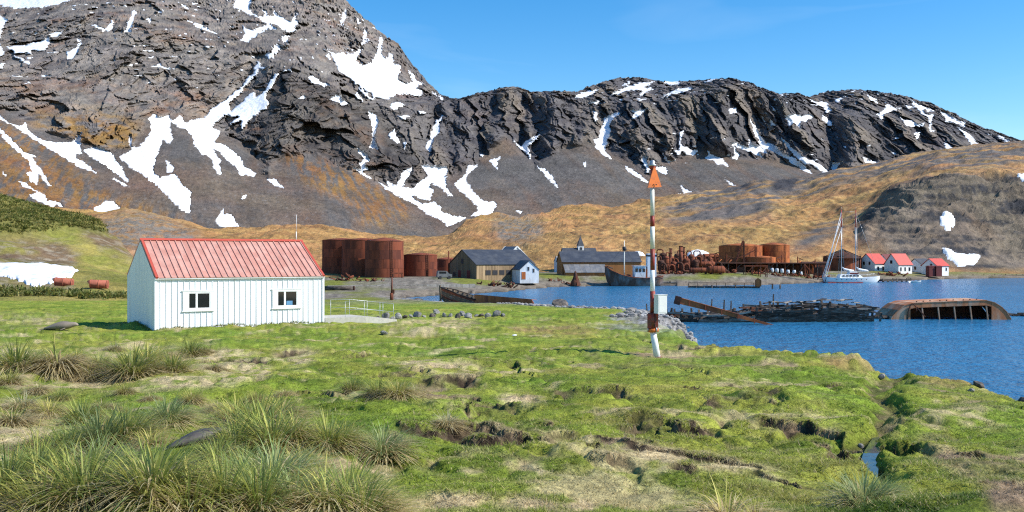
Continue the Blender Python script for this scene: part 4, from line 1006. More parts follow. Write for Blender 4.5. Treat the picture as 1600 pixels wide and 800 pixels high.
# ramp and handrails at the right-hand end of the hut
rmp = empty('ramp', at(507, 503, 50.6), math.atan2(4.6, 7.2), 'low pale concrete ramp with thin metal handrails beside the hut', 'ramp')
MB().prism([(0.05, 0, -0.25), (0.05, 2.2, -0.25), (0.05, 2.2, 0.20), (0.05, 0, 0.20)], (2.3, 0, 0)).build('platform', 'concrete', rmp)
MB().add([(2.35,0,-0.3),(2.35,2.2,-0.3),(2.35,2.2,0.2),(2.35,0,0.2),(4.4,0.4,-0.3),(4.4,1.8,-0.3),(4.4,1.8,-0.05),(4.4,0.4,-0.05)], [(0,1,2,3),(7,6,5,4),(3,2,6,7),(0,3,7,4),(1,5,6,2),(0,4,5,1)]).build('slope', 'concrete', rmp)
for y in (0.08, 2.12):
    for x in (1.2, 2.3, 3.3, 4.2):
        zt = 1.05 if x < 2.5 else 1.05 - (x - 2.35) * 0.12
        MB().tube([(x, y if x < 2.5 else y + (0.35 if y < 1 else -0.35) * (x - 2.35) / 2, -0.2), (x, y if x < 2.5 else y + (0.35 if y < 1 else -0.35) * (x - 2.35) / 2, zt)], 0.012, 8).build('rail_post', 'galvanised', rmp)
    for zz in (1.05, 0.6):
        MB().tube([(1.2, y, zz), (2.35, y, zz), (4.2, y + (0.33 if y < 1 else -0.33), zz - 0.22)], 0.011, 8).build('handrail', 'galvanised', rmp)

# striped beacon
bw = at(1027, 560.5, 32.0)
bea = empty('beacon', bw, 0, 'red and white banded beacon mast with orange triangle standing on the turf', 'beacon')
S = 32.0 / FPX
def bp_(px, py): return Vector(((px - 1027) * S, 0, (560.5 - py) * S))
MB().tube([bp_(1027.5, 563), bp_(1024, 540), bp_(1020, 517)], [0.115, 0.108, 0.10], 16).build('leg', 'white_plain', bea)
MB().tube([bp_(1027.5, 562), bp_(1027, 557.5)], 0.14, 16).build('foot', 'beacon_red', bea)
MB().tube([bp_(1020.5, 518.5), bp_(1020.2, 513)], 0.19, 18).build('collar', 'orange_paint', bea)
bk = MB().tube([bp_(1020, 513), bp_(1019.8, 489)], 0.165, 8)
bk.box(-0.5, -0.14, -0.0, 0.02, 1.02, 1.5, Matrix.Translation((0, 0, 0)) if False else Matrix.Translation(bp_(1020, 560.5) + Vector((0.30, -0.14, 0))))
bk.build('bracket', 'beacon_red', bea)
for k in range(4):
    q = bp_(1020.2, 515.5); a = k * math.pi / 2 + 0.5
    MB().tube([q + Vector((math.cos(a) * 0.2, math.sin(a) * 0.2, -0.05)), q + Vector((math.cos(a) * 0.2, math.sin(a) * 0.2, 0.09))], 0.02, 6).build('bolt', 'galvanised', bea)
segs = [(489, 455, 'beacon_red', 0.085), (455, 422, 'white_plain', 0.078), (422, 389, 'beacon_red', 0.077), (389, 354, 'cream_paint', 0.074), (354, 337, 'beacon_red', 0.073), (337, 293, 'cream_paint', 0.070), (293, 262, 'beacon_red', 0.066)]
mx = lambda py: 1019.8 + (py - 489) * 0.003
for a, b_, m_, r_ in segs:
    MB().tube([bp_(mx(a), a), bp_(mx(b_), b_)], r_, 14).build('band', m_, bea)
lm = MB().lathe([(0.0, 0.20), (0.06, 0.19), (0.085, 0.15), (0.085, 0.06), (0.13, 0.05), (0.13, 0.0), (0.0, 0.0)], bp_(1019.4, 259.5), 14)
lm.build('lamp', 'galvanised', bea)
MB().lathe([(0.115, 0.0), (0.125, -0.05), (0.08, -0.10)], bp_(1019.4, 259.5), 14).build('lamp_seat', 'beacon_red', bea)
tb = [bp_(1008.5, 294), bp_(1032.5, 292), bp_(1019.8, 258.5)]
RT = Matrix.Rotation(R(28), 4, 'Z')
MB().prism([RT @ Vector((p.x * 1.12 + 0.19, -0.13, p.z)) - Vector((0.19 - 0.0, 0, 0)) * 0 + Vector((-0.19, 0, 0)) for p in tb], RT @ Vector((0, 0.03, 0))).build('daymark', 'orange_paint', bea)
for q in (bp_(1018, 289), bp_(1022, 289)):
    MB().tube([q + Vector((0.06, -0.15, 0)), q + Vector((0.045, -0.11, 0))], 0.02, 6).build('daymark_bolt', 'dark_gap', bea)
bx = MB().box(-0.17, 0.17, -0.26, 0.0, 0, 0.60)
bo = bx.build('control_box', 'box_grey', bea, bp_(1027.8, 489) + Vector((0.0, -0.12, 0)), (0, 0, R(24)))
MB().box(-0.185, 0.185, -0.275, 0.01, 0.60, 0.625).build('box_lid', 'box_grey', bo)
MB().box(-0.14, 0.14, -0.268, -0.261, 0.05, 0.55).build('box_door', 'box_grey', bo)
MB().tube([bp_(1021, 489) + Vector((0.03, -0.15, 0.02)), bp_(1022, 500) + Vector((0.02, -0.18, 0)), bp_(1021, 512) + Vector((0, -0.19, 0))], 0.012, 6).build('cable', 'dark_gap', bea)
# ================================================================== THINGS: the old whaling station across the cove
mat('rust', (0.22, 0.066, 0.032), rough=0.85, var=0.35, scale=1.2, c2=(0.11, 0.040, 0.026), c2_scale=0.5, streak=3.0, rnd=0.22, spec=0.2, bump=0.2)
mat('rust_tank', (0.205, 0.058, 0.030), rough=0.85, var=0.28, scale=0.8, c2=(0.11, 0.036, 0.024), c2_scale=0.35, streak=4.0, rnd=0.09, spec=0.2)
mat('rust_bright', (0.40, 0.125, 0.040), rough=0.85, var=0.3, scale=0.9, c2=(0.24, 0.072, 0.032), c2_scale=0.4, streak=3.0, rnd=0.08, spec=0.2)
mat('rust_dark', (0.065, 0.035, 0.026), rough=0.9, var=0.35, scale=1.5, c2=(0.13, 0.05, 0.03), c2_scale=0.8, rnd=0.25, spec=0.2)
mat('old_wood', (0.22, 0.155, 0.095), rough=0.9, var=0.35, scale=1.6, c2=(0.15, 0.115, 0.085), c2_scale=0.8, streak=8.0, rnd=0.18, spec=0.15)
mat('sunlit_wood', (0.36, 0.255, 0.150), rough=0.9, var=0.3, scale=1.6, c2=(0.25, 0.17, 0.10), c2_scale=0.9, streak=8.0, rnd=0.16, spec=0.15)  # old wood lightened for the shed's sunlit long front, sunlight put into the colour
mat('orange_wood', (0.30, 0.135, 0.050), rough=0.85, var=0.18, scale=1.5, streak=5.0, rnd=0.08, spec=0.2)
mat('slate_roof', (0.042, 0.048, 0.062), rough=0.6, var=0.2, scale=0.8, c2=(0.065, 0.07, 0.08), c2_scale=0.5, rnd=0.1)
mat('grey_roof', (0.15, 0.155, 0.165), rough=0.6, var=0.2, scale=1.0, c2=(0.21, 0.2, 0.19), c2_scale=0.6, rnd=0.12)
mat('house_white', (0.76, 0.76, 0.74), rough=0.7, var=0.08, scale=1.0, c2=(0.6, 0.57, 0.52), c2_scale=0.6, c2_lo=0.55, c2_hi=0.8)
mat('old_white', (0.62, 0.66, 0.70), rough=0.7, var=0.15, scale=1.2, c2=(0.38, 0.37, 0.36), c2_scale=0.9, c2_lo=0.5, c2_hi=0.75, streak=3)
mat('house_red', (0.50, 0.060, 0.040), rough=0.6, var=0.12, scale=1.0, rnd=0.06)
mat('maroon', (0.14, 0.025, 0.022), rough=0.7, var=0.15, scale=1.0)
mat('timber_dark', (0.050, 0.040, 0.033), rough=0.95, var=0.4, scale=2.0, c2=(0.12, 0.10, 0.085), c2_scale=0.9, streak=0.4, rnd=0.35, spec=0.15)
mat('timber_pale', (0.34, 0.31, 0.27), rough=0.95, var=0.3, scale=2.0, c2=(0.16, 0.14, 0.12), c2_scale=1.0, rnd=0.25, spec=0.15)
mat('quay_stone', (0.30, 0.285, 0.255), rough=0.95, var=0.25, scale=1.2, c2=(0.19, 0.17, 0.14), c2_scale=0.7, rnd=0.15, bump=0.3)

def tz(px, py, Y):  # point under a pixel at depth Y, set down on the ground there
    p = at(px, py, Y); return Vector((p.x, Y, gz(p.x, Y)))

# ---- oil tanks, built of riveted plates
def tank(px, Y, r, top_py, label, m='rust_tank', courses=4, nplate=10, cone=0.5, group='rusty storage tanks', base_py=None):
    x = (px - 800) / FPX * Y
    ztop = CH - (top_py - 400) / FPX * Y
    zb0 = (CH - (base_py - 400) / FPX * Y) if base_py else gz(x, Y)
    t = empty('storage_tank', (x, Y, zb0), random.Random(int(px)).random(), label, 'tank', group)
    H = ztop - zb0; h = H / courses
    da = 2 * math.pi / nplate
    for c in range(courses):
        rr = r + 0.02 * (courses - c)
        n = 4; m_ = MB(); aa = [-da / 2 + 0.004 + (da - 0.008) * k / n for k in range(n + 1)]
        lo, hi = 0.012, h - 0.012
        m_.add([(rr * math.cos(a), rr * math.sin(a), z_) for z_ in (lo, hi) for a in aa], [(k, k+1, n+2+k, n+1+k) for k in range(n)], True)
        m_.add([(q * math.cos(a), q * math.sin(a), hi) for q in (rr, rr - 0.06) for a in aa], [(k, k+1, n+2+k, n+1+k) for k in range(n)])
        for a in (aa[0], aa[-1]): m_.add([(rr * math.cos(a), rr * math.sin(a), lo), (rr * math.cos(a), rr * math.sin(a), hi), ((rr - 0.06) * math.cos(a), (rr - 0.06) * math.sin(a), hi), ((rr - 0.06) * math.cos(a), (rr - 0.06) * math.sin(a), lo)], [(0, 1, 2, 3)])
        me = m_.mesh('plate', m)
        for k in range(nplate):
            link('plate', me, t, (0, 0, c * h), (0, 0, (k + 0.5 * (c % 2)) * da + 0.1 * c))
    MB().lathe([(r - 0.08, -0.8), (r - 0.08, H - 0.05)], (0, 0, 0), 36).build('shell', 'rust_dark', t)
    MB().lathe([(r + 0.06, H - 0.12), (r + 0.10, H), (r * 0.5, H + cone * 0.62), (0.01, H + cone)], (0, 0, 0), 36).build('roof', m, t)
    MB().lathe([(r + 0.04, -0.8), (r + 0.12, -0.8), (r + 0.12, 0.12), (r + 0.04, 0.12)], (0, 0, 0), 36).build('base_ring', 'rust_dark', t)
    la = MB()
    for s_ in (-0.22, 0.22): la.tube([(s_, -r - 0.16, -0.4), (s_, -r - 0.16, H + 0.3)], 0.045, 5)
    for k in range(int(H / 0.45)): la.bar((-0.22, -r - 0.16, 0.3 + k * 0.45), (0.22, -r - 0.16, 0.3 + k * 0.45), 0.05)
    la.build('ladder', 'rust_dark', t, rot=(0, 0, 0.5 - t.rotation_euler.z))
    return t
tank(535, 238, 4.9, 375, 'tall rusty storage tank farthest left, behind the hut roof', courses=4)
tank(566, 230, 4.8, 375, 'tall rusty storage tank in the middle of the tall trio', courses=4)
tank(600.5, 220, 4.35, 377, 'tall rusty storage tank in front on the right of the trio', courses=4, cone=0.9)
tank(657, 228, 3.95, 398, 'short wide rusty tank between the tall tanks and plank shed', courses=3, nplate=12)
tank(698, 240, 3.0, 405, 'low rusty tank half hidden by the plank shed', courses=2, nplate=10)
tank(1157, 282, 6.2, 384, 'wide rust orange tank on the left behind the open shelter', 'rust_bright', 4, 16, 0.8, base_py=424)
tank(1209, 284, 4.5, 383, 'rust orange tank with bright right side behind the open shelter', 'rust_bright', 4, 14, 0.8, base_py=424)
tank(1187, 273, 4.4, 402, 'low rust orange tank in front of the two big orange tanks', 'rust_bright', 2, 14, 0.5, base_py=426)

# ---- gabled buildings
def gabled(name, P, rz, L, W, He, Hr, wallm, roofm, label, cat='building', base=-0.8, over=0.25, group=None, wall2=None, plank=0.0, verge=None):
    """L along local x (the long side), W along y; near corner at P"""
    b = empty(name, P, rz, label, cat, group)
    MB().prism([(0, 0, base), (0, W, base), (0, W, He), (0, W / 2, Hr), (0, 0, He)], (L, 0, 0)).build('wall', wallm, b)
    t = 0.12
    sl = math.atan2(Hr - He, W / 2); n = Vector((0, -math.sin(sl), math.cos(sl))) * t
    for s in (0, 1):
        y0 = -over if s == 0 else W + over; ze = He - over * math.tan(sl)
        nn = Vector((0, n.y if s == 0 else -n.y, n.z))
        q = [Vector((-over, y0, ze)), Vector((L + over, y0, ze)), Vector((L + over, W / 2, Hr)), Vector((-over, W / 2, Hr))]
        q = [p + Vector((0, 0, 0.03)) for p in q]
        MB().add(q + [p + nn for p in q], [(0,1,2,3),(4,5,6,7),(0,1,5,4),(1,2,6,5),(2,3,7,6),(3,0,4,7)]).build('roof', roofm, b)
    if verge:
        for xx in (-over - 0.03, L + over - 0.09):
            m = MB()
            for s in (0, 1):
                y0 = -over if s == 0 else W + over; ze = He - over * math.tan(sl)
                m.bar((xx + 0.06, y0, ze + 0.1), (xx + 0.06, W / 2, Hr + 0.1), 0.12, 0.28)
            m.build('bargeboard', verge, b)
    if plank:
        pm = {}
        n_ = int(L / plank)
        me = MB().box(0.02, L / n_ - 0.02, -0.05, 0.0, base, He - 0.05).mesh('plank', wallm if not wall2 else wall2)
        for i in range(n_): link('plank', me, b, (i * L / n_, 0, 0))
        n_ = int(W / plank); w_ = W / n_
        for i in range(n_):
            zt = lambda y: He + (Hr - He) * (1 - abs(y - W / 2) / (W / 2)) - 0.05
            a, c = i * w_ + 0.02, (i + 1) * w_ - 0.02
            pts = [(0, a, base), (0, c, base), (0, c, zt(c))] + ([(0, W / 2, Hr - 0.05)] if a < W / 2 < c else []) + [(0, a, zt(a))]
            MB().prism(pts, (-0.05, 0, 0)).build('plank', wallm, b)
    return b
def window(b, side, u, z, w, h, m='glass_dark', fm='house_white', L=0, W=0, name='window', off=0.0):
    """side 0: long front (y=0), 1: left gable (x=0), 2: right gable (x=L)"""
    def bx(u0, u1, d0, d1, z0, z1):
        mb = MB()
        d0 -= off; d1 -= off
        if side == 0: mb.box(u0, u1, d0, d1, z0, z1)
        elif side == 1: mb.box(d0, d1, u0, u1, z0, z1)
        else: mb.box(L - d1, L - d0, u0, u1, z0, z1)
        return mb
    f = bx(u - w / 2 - 0.08, u + w / 2 + 0.08, -0.06, 0.02, z - 0.08, z + h + 0.08).build(name, fm, b)
    bx(u - w / 2, u + w / 2, -0.09, -0.062, z, z + h).build('pane' if name == 'window' else 'leaf', m, f)
    return f

# big plank shed
P = tz(744.4, 436, 212); P.z = at(744.4, 437, 212).z
shed = gabled('plank_shed', P, R(30), 15.0, 13.5, 3.3, 6.6, 'old_wood', 'slate_roof', 'large weathered plank shed with a dark slate roof by the shore', 'shed', plank=0.75, wall2='sunlit_wood', over=0.2)
for k in range(5): window(shed, 0, 2.9 + k * 1.75, 1.05, 1.25, 1.0, 'dark_gap', 'old_wood', off=0.05)
window(shed, 1, 6.6, 3.5, 1.1, 1.1, 'dark_gap', 'old_wood', off=0.05)
window(shed, 1, 3.6, 0.0, 1.6, 2.0, 'maroon', 'old_wood', name='door', off=0.05); window(shed, 1, 8.0, 0.0, 1.4, 2.0, 'maroon', 'old_wood', name='door', off=0.05)
window(shed, 1, 10.6, 0.6, 1.2, 0.9, 'dark_gap', 'old_wood', off=0.05)
MB().tube([(-0.3, 13.3, -0.5), (-0.3, 13.3, 6.4)], 0.16, 8).build('flue', 'rust', shed)
# white gabled annex at its right-hand end, gable to the front right
P = at(813, 437, 210)
ann = gabled('white_annex', P + Vector((1.9, -1.0, 0)), R(60), 7.0, 4.3, 2.2, 4.1, 'old_white', 'slate_roof', 'small whitewashed gabled annex at the right end of the plank shed', 'shed', over=0.15)
ann.rotation_euler.z = R(105)
ann.location = at(842, 437, 211); ann.location.z = P.z
for u, z, w, h in ((1.2, 1.6, 0.35, 0.8), (2.4, 2.0, 0.4, 0.8)): window(ann, 1, u, z, w, h, 'dark_gap', 'old_white')
window(ann, 1, 3.5, 0.1, 0.9, 1.6, 'rust_bright', 'old_white', name='door')
wg = gabled('white_building', at(811, 425, 232), R(35), 6.0, 6.5, 4.6, 7.6, 'old_white', 'grey_roof', 'pale gabled building showing its white gable behind the plank shed', 'building', verge='house_white', over=0.15)
wg.location = at(826, 434, 236); wg.rotation_euler.z = R(118)

# long shed with dark roof and orange walls, and its lean-to
P = at(880, 437, 236)
ls = gabled('long_shed', P + Vector((0, 3.5, 0)), R(6), 20.0, 9.0, 4.3, 6.85, 'orange_wood', 'slate_roof', 'long orange brown shed with broad dark roof and grey lean-to', 'shed', over=0.2)
MB().add([(0.3,-3.4,-0.8),(10.6,-3.4,-0.8),(10.6,0.0,-0.8),(0.3,0.0,-0.8),(0.3,-3.4,1.75),(10.6,-3.4,1.75),(10.6,0,3.6),(0.3,0,3.6)], [(0,1,5,4),(1,2,6,5),(3,0,4,7),(2,3,7,6),(4,5,6,7),(0,3,2,1)]).build('lean_to', 'orange_wood', ls)
for k in range(8):
    x0 = 0.15 + k * 1.32
    MB().add([(x0,-3.7,1.68),(x0+1.30,-3.7,1.68),(x0+1.30,0.02,3.70),(x0,0.02,3.70),(x0,-3.7,1.78),(x0+1.30,-3.7,1.78),(x0+1.30,0.02,3.80),(x0,0.02,3.80)], [(0,1,2,3),(4,5,6,7),(0,1,5,4),(1,2,6,5),(2,3,7,6),(3,0,4,7)]).build('roof_sheet', 'grey_roof', ls)
for x in (2.6, 5.2, 7.8): MB().box(x, x + 0.12, -3.46, -3.40, -0.5, 1.7).build('wall_batten', 'old_wood', ls)
# small pale gable left of it
sg = gabled('pale_hut', at(868, 424, 262), R(20), 3.6, 2.8, 3.2, 4.6, 'old_white', 'grey_roof', 'little pale gabled hut left of the church roof', 'hut', over=0.1)
sg.location = at(872, 427, 262); window(sg, 0, 1.2, 0.9, 0.7, 0.8)
# church with white spire
P = at(884, 430, 268)
ch = gabled('church', P, R(12), 9.5, 7.0, 3.2, 6.3, 'house_white', 'slate_roof', 'small white church with a dark pointed spire behind the long shed', 'church', over=0.2, base=-3)
ch.location.z += 1.25
tx = 5.2
tw = MB().box(tx - 1.15, tx + 1.15, 2.3, 4.6, -0.5, 4.9).build('tower', 'house_white', ch)
MB().add([(tx-1.15,2.3,4.9),(tx+1.15,2.3,4.9),(tx+1.15,4.6,4.9),(tx-1.15,4.6,4.9),(tx-0.8,2.65,5.5),(tx+0.8,2.65,5.5),(tx+0.8,4.25,5.5),(tx-0.8,4.25,5.5)], [(0,1,5,4),(1,2,6,5),(2,3,7,6),(3,0,4,7)]).build('belfry_skirt', 'house_white', ch)
bf = MB().box(tx - 0.8, tx + 0.8, 2.65, 4.25, 5.5, 7.0).build('belfry', 'house_white', ch)
MB().box(tx - 0.35, tx + 0.35, 2.58, 2.645, 5.85, 6.6).build('louvre', 'dark_gap', bf)
MB().add([(tx-0.88,2.55,7.0),(tx+0.88,2.55,7.0),(tx+0.88,4.35,7.0),(tx-0.88,4.35,7.0),(tx,3.45,10.0)], [(0,1,4),(1,2,4),(2,3,4),(3,0,4),(0,3,2,1)]).build('spire', 'slate_roof', ch)
MB().tube([(tx, 3.45, 9.9), (tx, 3.45, 10.5)], 0.05, 6).build('finial', 'dark_gap', ch)
for px, py, Yd, s, lab in ((995, 397, 290, 2.2, 'white snow hump on the hillside right of the church'), (1090, 399, 300, 4.4, 'white snow hump behind the rusty chimneys')):
    c = at(px, py, Yd); m = MB(); n = 12
    v = [(0, 0, s * 0.42)]
    for ring, (rr, zz) in enumerate(((0.35, 0.36), (0.7, 0.2), (1.0, -0.25))):
        for k in range(n):
            a = 2 * math.pi * k / n; w = 1 + 0.25 * math.sin(3 * a + px) + 0.15 * math.sin(5 * a)
            v.append((s * rr * math.cos(a) * w, s * 0.6 * rr * math.sin(a) * w, s * zz))
    f = [(0, 1 + k, 1 + (k + 1) % n) for k in range(n)] + [(1 + r_*n + k, 1 + (r_+1)*n + k, 1 + (r_+1)*n + (k+1) % n, 1 + r_*n + (k+1) % n) for r_ in (0, 1) for k in range(n)]
    o = m.add(v, f, True).build('snow_patch', 'snow', None, c); tag(o, lab, 'snow', 'snow patches on the lower slopes')

# ---- red roofed houses
def house(px, py, Y, rz, L, W, He, Hr, label, roofm='house_red', wins0=(), wins1=(), mirror=False, name='house'):
    P = at(px, py, Y)
    h = gabled(name, P, R(rz), L, W, He, Hr, 'house_white', roofm, label, 'house', group='white houses at the head of the cove', over=0.25)
    for u, z, w, hh in wins0: window(h, 0, u, z, w, hh)
    for u, z, w, hh in wins1: window(h, 1, u, z, w, hh)
    return h
h1 = house(1367, 427, 296, 28, 5.4, 6.6, 3.0, 6.0, 'white house with red roof standing leftmost, two small gable windows', wins1=((2.0, 2.6, 0.7, 1.0), (4.2, 2.6, 0.7, 1.0)), wins0=((1.4, 1.0, 0.8, 1.1), (3.6, 1.0, 0.8, 1.1)))
h1b = house(1388, 427, 305, 28, 4.5, 5.0, 3.6, 6.0, 'low wing with dark red roof between the two red roofed houses', 'maroon', wins0=((1.2, 1.0, 0.7, 1.0),))
h2 = house(1404, 428, 292, 30, 6.2, 5.2, 2.9, 6.1, 'white house with red roof in the middle, one gable window', wins1=((2.6, 3.1, 0.8, 1.0),), wins0=((1.0, 0.9, 0.7, 1.1), (3.0, 0.9, 0.7, 1.1), (5.0, 0.9, 0.7, 1.1)))
h3 = house(1441, 426, 300, 28, 5.0, 5.5, 2.3, 4.3, 'white house with dark slate roof next to the rightmost red roof', 'slate_roof', wins0=((1.0, 0.8, 0.7, 1.0), (3.0, 0.8, 0.7, 1.0)), wins1=((2.6, 0.9, 0.7, 1.0),))
h4 = house(1464, 427, 293, 30, 5.6, 5.4, 2.3, 4.4, 'low white house with red roof standing rightmost by the snow', wins0=((0.9, 0.7, 0.6, 1.0), (4.4, 0.7, 0.6, 1.0)), wins1=((2.0, 1.9, 0.7, 1.0),))
for i, (px, lab) in enumerate(((1452, 'dark red upright hut in front of the rightmost house, left of the pair'), (1463, 'dark red upright hut in front of the rightmost house, right of the pair'))):
    gabled('storage_hut', at(px, 428, 288), R(10), 1.9, 1.8, 2.1, 2.35, 'maroon', 'maroon', lab, 'hut', over=0.05, group='dark red huts')

# ---- dark ruin shed with rusty uprights, left of the houses
ru = empty('ruined_tank', at(1316, 428, 300), 0.2, 'dark ruined tank house with pointed frame roof and rusty upright plates', 'ruin')
n = 18
me = MB().box(-1.05, 1.05, -0.05, 0.05, -0.6, 5.0).mesh('plate', 'rust')
me2 = MB().box(-1.05, 1.05, -0.05, 0.05, -0.6, 5.6).mesh('plate', 'rust_dark')
for k in range(n):
    a = 2 * math.pi * k / n
    link('plate', me if k % 3 else me2, ru, (5.8 * math.cos(a), 4.6 * math.sin(a), 0), (0, 0, a + math.pi / 2))
MB().lathe([(5.9, 4.9), (3.0, 6.3), (0.05, 7.6)], (0, 0, 0), 18).build('roof', 'rust_dark', ru)
for k in range(9):
    a = 2 * math.pi * k / 9
    MB().bar((6.0 * math.cos(a), 5.0 * math.sin(a), 5.2), (0, 0, 7.8), 0.18).build('rafter', 'timber_dark', ru)

# ---- open shelter with posts, dark inside
sh = empty('open_shelter', at(1112, 432, 262), 0.02, 'long open sided shelter with flat dark roof and many posts', 'shelter')
SLn = 31.5
MB().box(-0.5, SLn, -0.6, 8.0, 3.5, 3.75).build('roof', 'rust_dark', sh)
MB().box(-0.2, SLn - 0.2, 7.4, 7.7, -0.6, 3.5).build('back_wall', 'rust_dark', sh)
for k in range(15):
    MB().box(k * 2.22, k * 2.22 + 0.22, -0.3, -0.08, -0.8, 3.5).build('post', 'timber_dark' if k % 3 else 'rust', sh)
    if k % 2: MB().bar((k * 2.22 + 0.1, -0.2, 2.2), (k * 2.22 + 1.5, -0.2, 3.45), 0.14).build('brace', 'timber_dark', sh)
for x, w in ((2.2, 2.0), (6.8, 2.1), (28.0, 3.2)):
    MB().box(x, x + w, 0.1, 0.25, -0.5, 2.5).build('wall_sheet', 'rust_dark', sh)
for i, x in enumerate((16.6, 17.9, 19.3, 20.9, 22.6, 24.4)):
    p = at(1112, 432, 262) + Vector((x, 0.4, 0)); zz = gz(p.x, p.y)
    m = MB().lathe([(0.0, 0.0), (0.42, 0.0), (0.5, 0.4), (0.5, 0.8), (0.42, 1.2), (0.0, 1.22)], (0, 0, 0), 14)
    o = m.build('white_drum', 'old_white', None, (p.x, p.y, zz)); tag(o, 'white drum under the front edge of the open shelter, %s from the left' % ['first', 'second', 'third', 'fourth', 'fifth', 'sixth'][i], 'drum', 'white drums under the shelter')

# ---- boilers, cookers, chimneys, pipes
rng = random.Random(7)
def put(px, Y): x = (px - 800) / FPX * Y; return Vector((x, Y, gz(x, Y)))
GM = 'rusty cookery machinery'
ORD = ['first', 'second', 'third', 'fourth', 'fifth', 'sixth', 'seventh', 'eighth', 'ninth', 'tenth', 'eleventh', 'twelfth', 'thirteenth', 'fourteenth', 'fifteenth', 'sixteenth']
for px, Y, top, r, lab in ((1048, 252, 388, 0.34, 'thin rusty chimney pipe, leftmost of the three'), (1064, 252, 384, 0.52, 'thickest and tallest rusty chimney pipe in the middle'), (1069, 256, 386, 0.25, 'thin rusty chimney pipe close right of the thickest')):
    p = put(px, Y); H = at(px, top, Y).z - p.z
    t = empty('chimney', p, 0, lab, 'chimney', 'rusty chimneys')
    MB().tube([(0, 0, -0.3), (0, 0, H)], r, 12).build('pipe', 'rust', t)
    for z in (0.45, 0.8, 0.97): MB().lathe([(r, 0), (r + 0.1, 0), (r + 0.1, 0.18), (r, 0.18)], (0, 0, H * z), 12).build('flange', 'rust_dark', t)
    MB().box(-r * 1.5, r * 1.5, -r * 1.5, r * 1.5, -0.4, 0.8).build('base', 'rust_dark', t)
ck = [(1033, 250, 3.6, 0.9), (1041, 256, 4.6, 0.8), (1053, 250, 3.2, 0.85), (1059, 262, 5.2, 1.0), (1073, 252, 4.0, 0.9), (1080, 260, 5.0, 0.85), (1087, 252, 3.6, 0.75), (1094, 262, 5.0, 0.9), (1101, 256, 3.6, 0.8), (1036, 264, 5.4, 1.0), (1109, 262, 4.2, 0.8)]
for i, (px, Y, H, r) in enumerate(ck):
    p = put(px, Y)
    t = empty('pressure_cooker', p, rng.random() * 6, 'upright rusty pressure cooker, %s from the left in the machinery' % ORD[sorted(c[0] for c in ck).index(px)], 'boiler', GM)
    MB().lathe([(0.0, 0.5), (r * 0.5, 0.55), (r, 0.9), (r, H - 0.6), (r * 0.8, H - 0.2), (r * 0.3, H), (0.0, H)], (0, 0, 0), 14).build('body', 'rust' if i % 3 else 'rust_dark', t)
    for z in (1.2, H * 0.55, H - 0.75): MB().lathe([(r, 0), (r + 0.07, 0), (r + 0.07, 0.12), (r, 0.12)], (0, 0, z), 14).build('band', 'rust_dark', t)
    MB().tube([(0, 0, H - 0.1), (0, 0, H + 0.5), (0.3, 0, H + 0.85), (r + 0.5, 0, H + 0.85), (r + 0.8, 0, H + 0.5), (r + 0.8, 0, H - 1.2)], 0.17, 8).build('pipe', 'rust', t)
    for k in range(3):
        a = k * 2.1; MB().bar((r * 0.8 * math.cos(a), r * 0.8 * math.sin(a), -0.3), (r * 0.8 * math.cos(a), r * 0.8 * math.sin(a), 1.0), 0.16).build('leg', 'rust_dark', t)
    MB().lathe([(0.12, 0), (0.22, 0), (0.22, 0.1), (0.12, 0.1)], (0, -r - 0.1, H * 0.4), 8).build('hatch', 'rust_dark', t)
bo = [(1077, 246, 5.2, 0.62, 'long thin pink rusty boiler lying in the grass', 1.0, 'rust', 0), (1107, 246, 3.9, 0.98, 'fat pink rusty boiler lying right of the thin one', 1.1, 'rust', 0.05), (1092, 255, 4.2, 0.7, 'dark rusty boiler lying behind the two pink boilers', 2.4, 'rust', 0.2)]
for px, Y, L, r, lab, zc, m_, a in bo:
    p = put(px, Y)
    t = empty('boiler', p, a, lab, 'boiler', 'boilers lying on their sides')
    MB().tube([(-0.25, 0, zc), (0, 0, zc), (L, 0, zc), (L + 0.25, 0, zc)], [r * 0.7, r, r, r * 0.7], 16).build('body', m_, t)
    for k in range(4): MB().tube([(L * (k + 0.3) / 4, 0, zc), (L * (k + 0.3) / 4 + 0.12, 0, zc)], r + 0.05, 16).build('band', 'rust', t)
    for k in (0.2, 0.8): MB().box(L * k - 0.15, L * k + 0.15, -r * 0.8, r * 0.8, -0.4, zc - r * 0.7).build('cradle', 'rust_dark', t)
pr = [(1031, 248, 3.2), (1045, 247, 2.6), (1057, 246, 3.5), (1068, 246, 3.0), (1083, 258, 4.4), (1103, 250, 2.8), (1118, 254, 3.4), (1050, 258, 5.0), (1098, 258, 4.6)]
for i, (px, Y, H) in enumerate(pr):
    p = put(px, Y); q = rng.random
    t = empty('pipework', p, rng.random() * 0.8 - 0.4, 'bent rusty pipe with flanges, %s from the left in the machinery' % ORD[sorted(c[0] for c in pr).index(px)], 'pipe', 'bent pipes in the machinery')
    pts = [(0, 0, -0.3), (0, 0, H * 0.6)]
    for k in range(7):
        a = math.pi * k / 6; pts.append((0.8 - 0.8 * math.cos(a), 0, H * 0.6 + 0.8 * math.sin(a)))
    pts += [(1.6, 0, H * 0.3), (2.0, 0, H * 0.2), (3.2, 0, H * 0.2)]
    MB().tube(pts, 0.22 + 0.1 * q(), 8).build('pipe', 'rust' if i % 2 else 'rust_dark', t)
    for z in (0.3, H * 0.5): MB().lathe([(0.2, 0), (0.42, 0), (0.42, 0.12), (0.2, 0.12)], (0, 0, z), 10).build('flange', 'rust_dark', t)
    MB().bar((3.2, 0, -0.3), (3.2, 0, H * 0.2 + 0.3), 0.2).build('support', 'rust_dark', t)
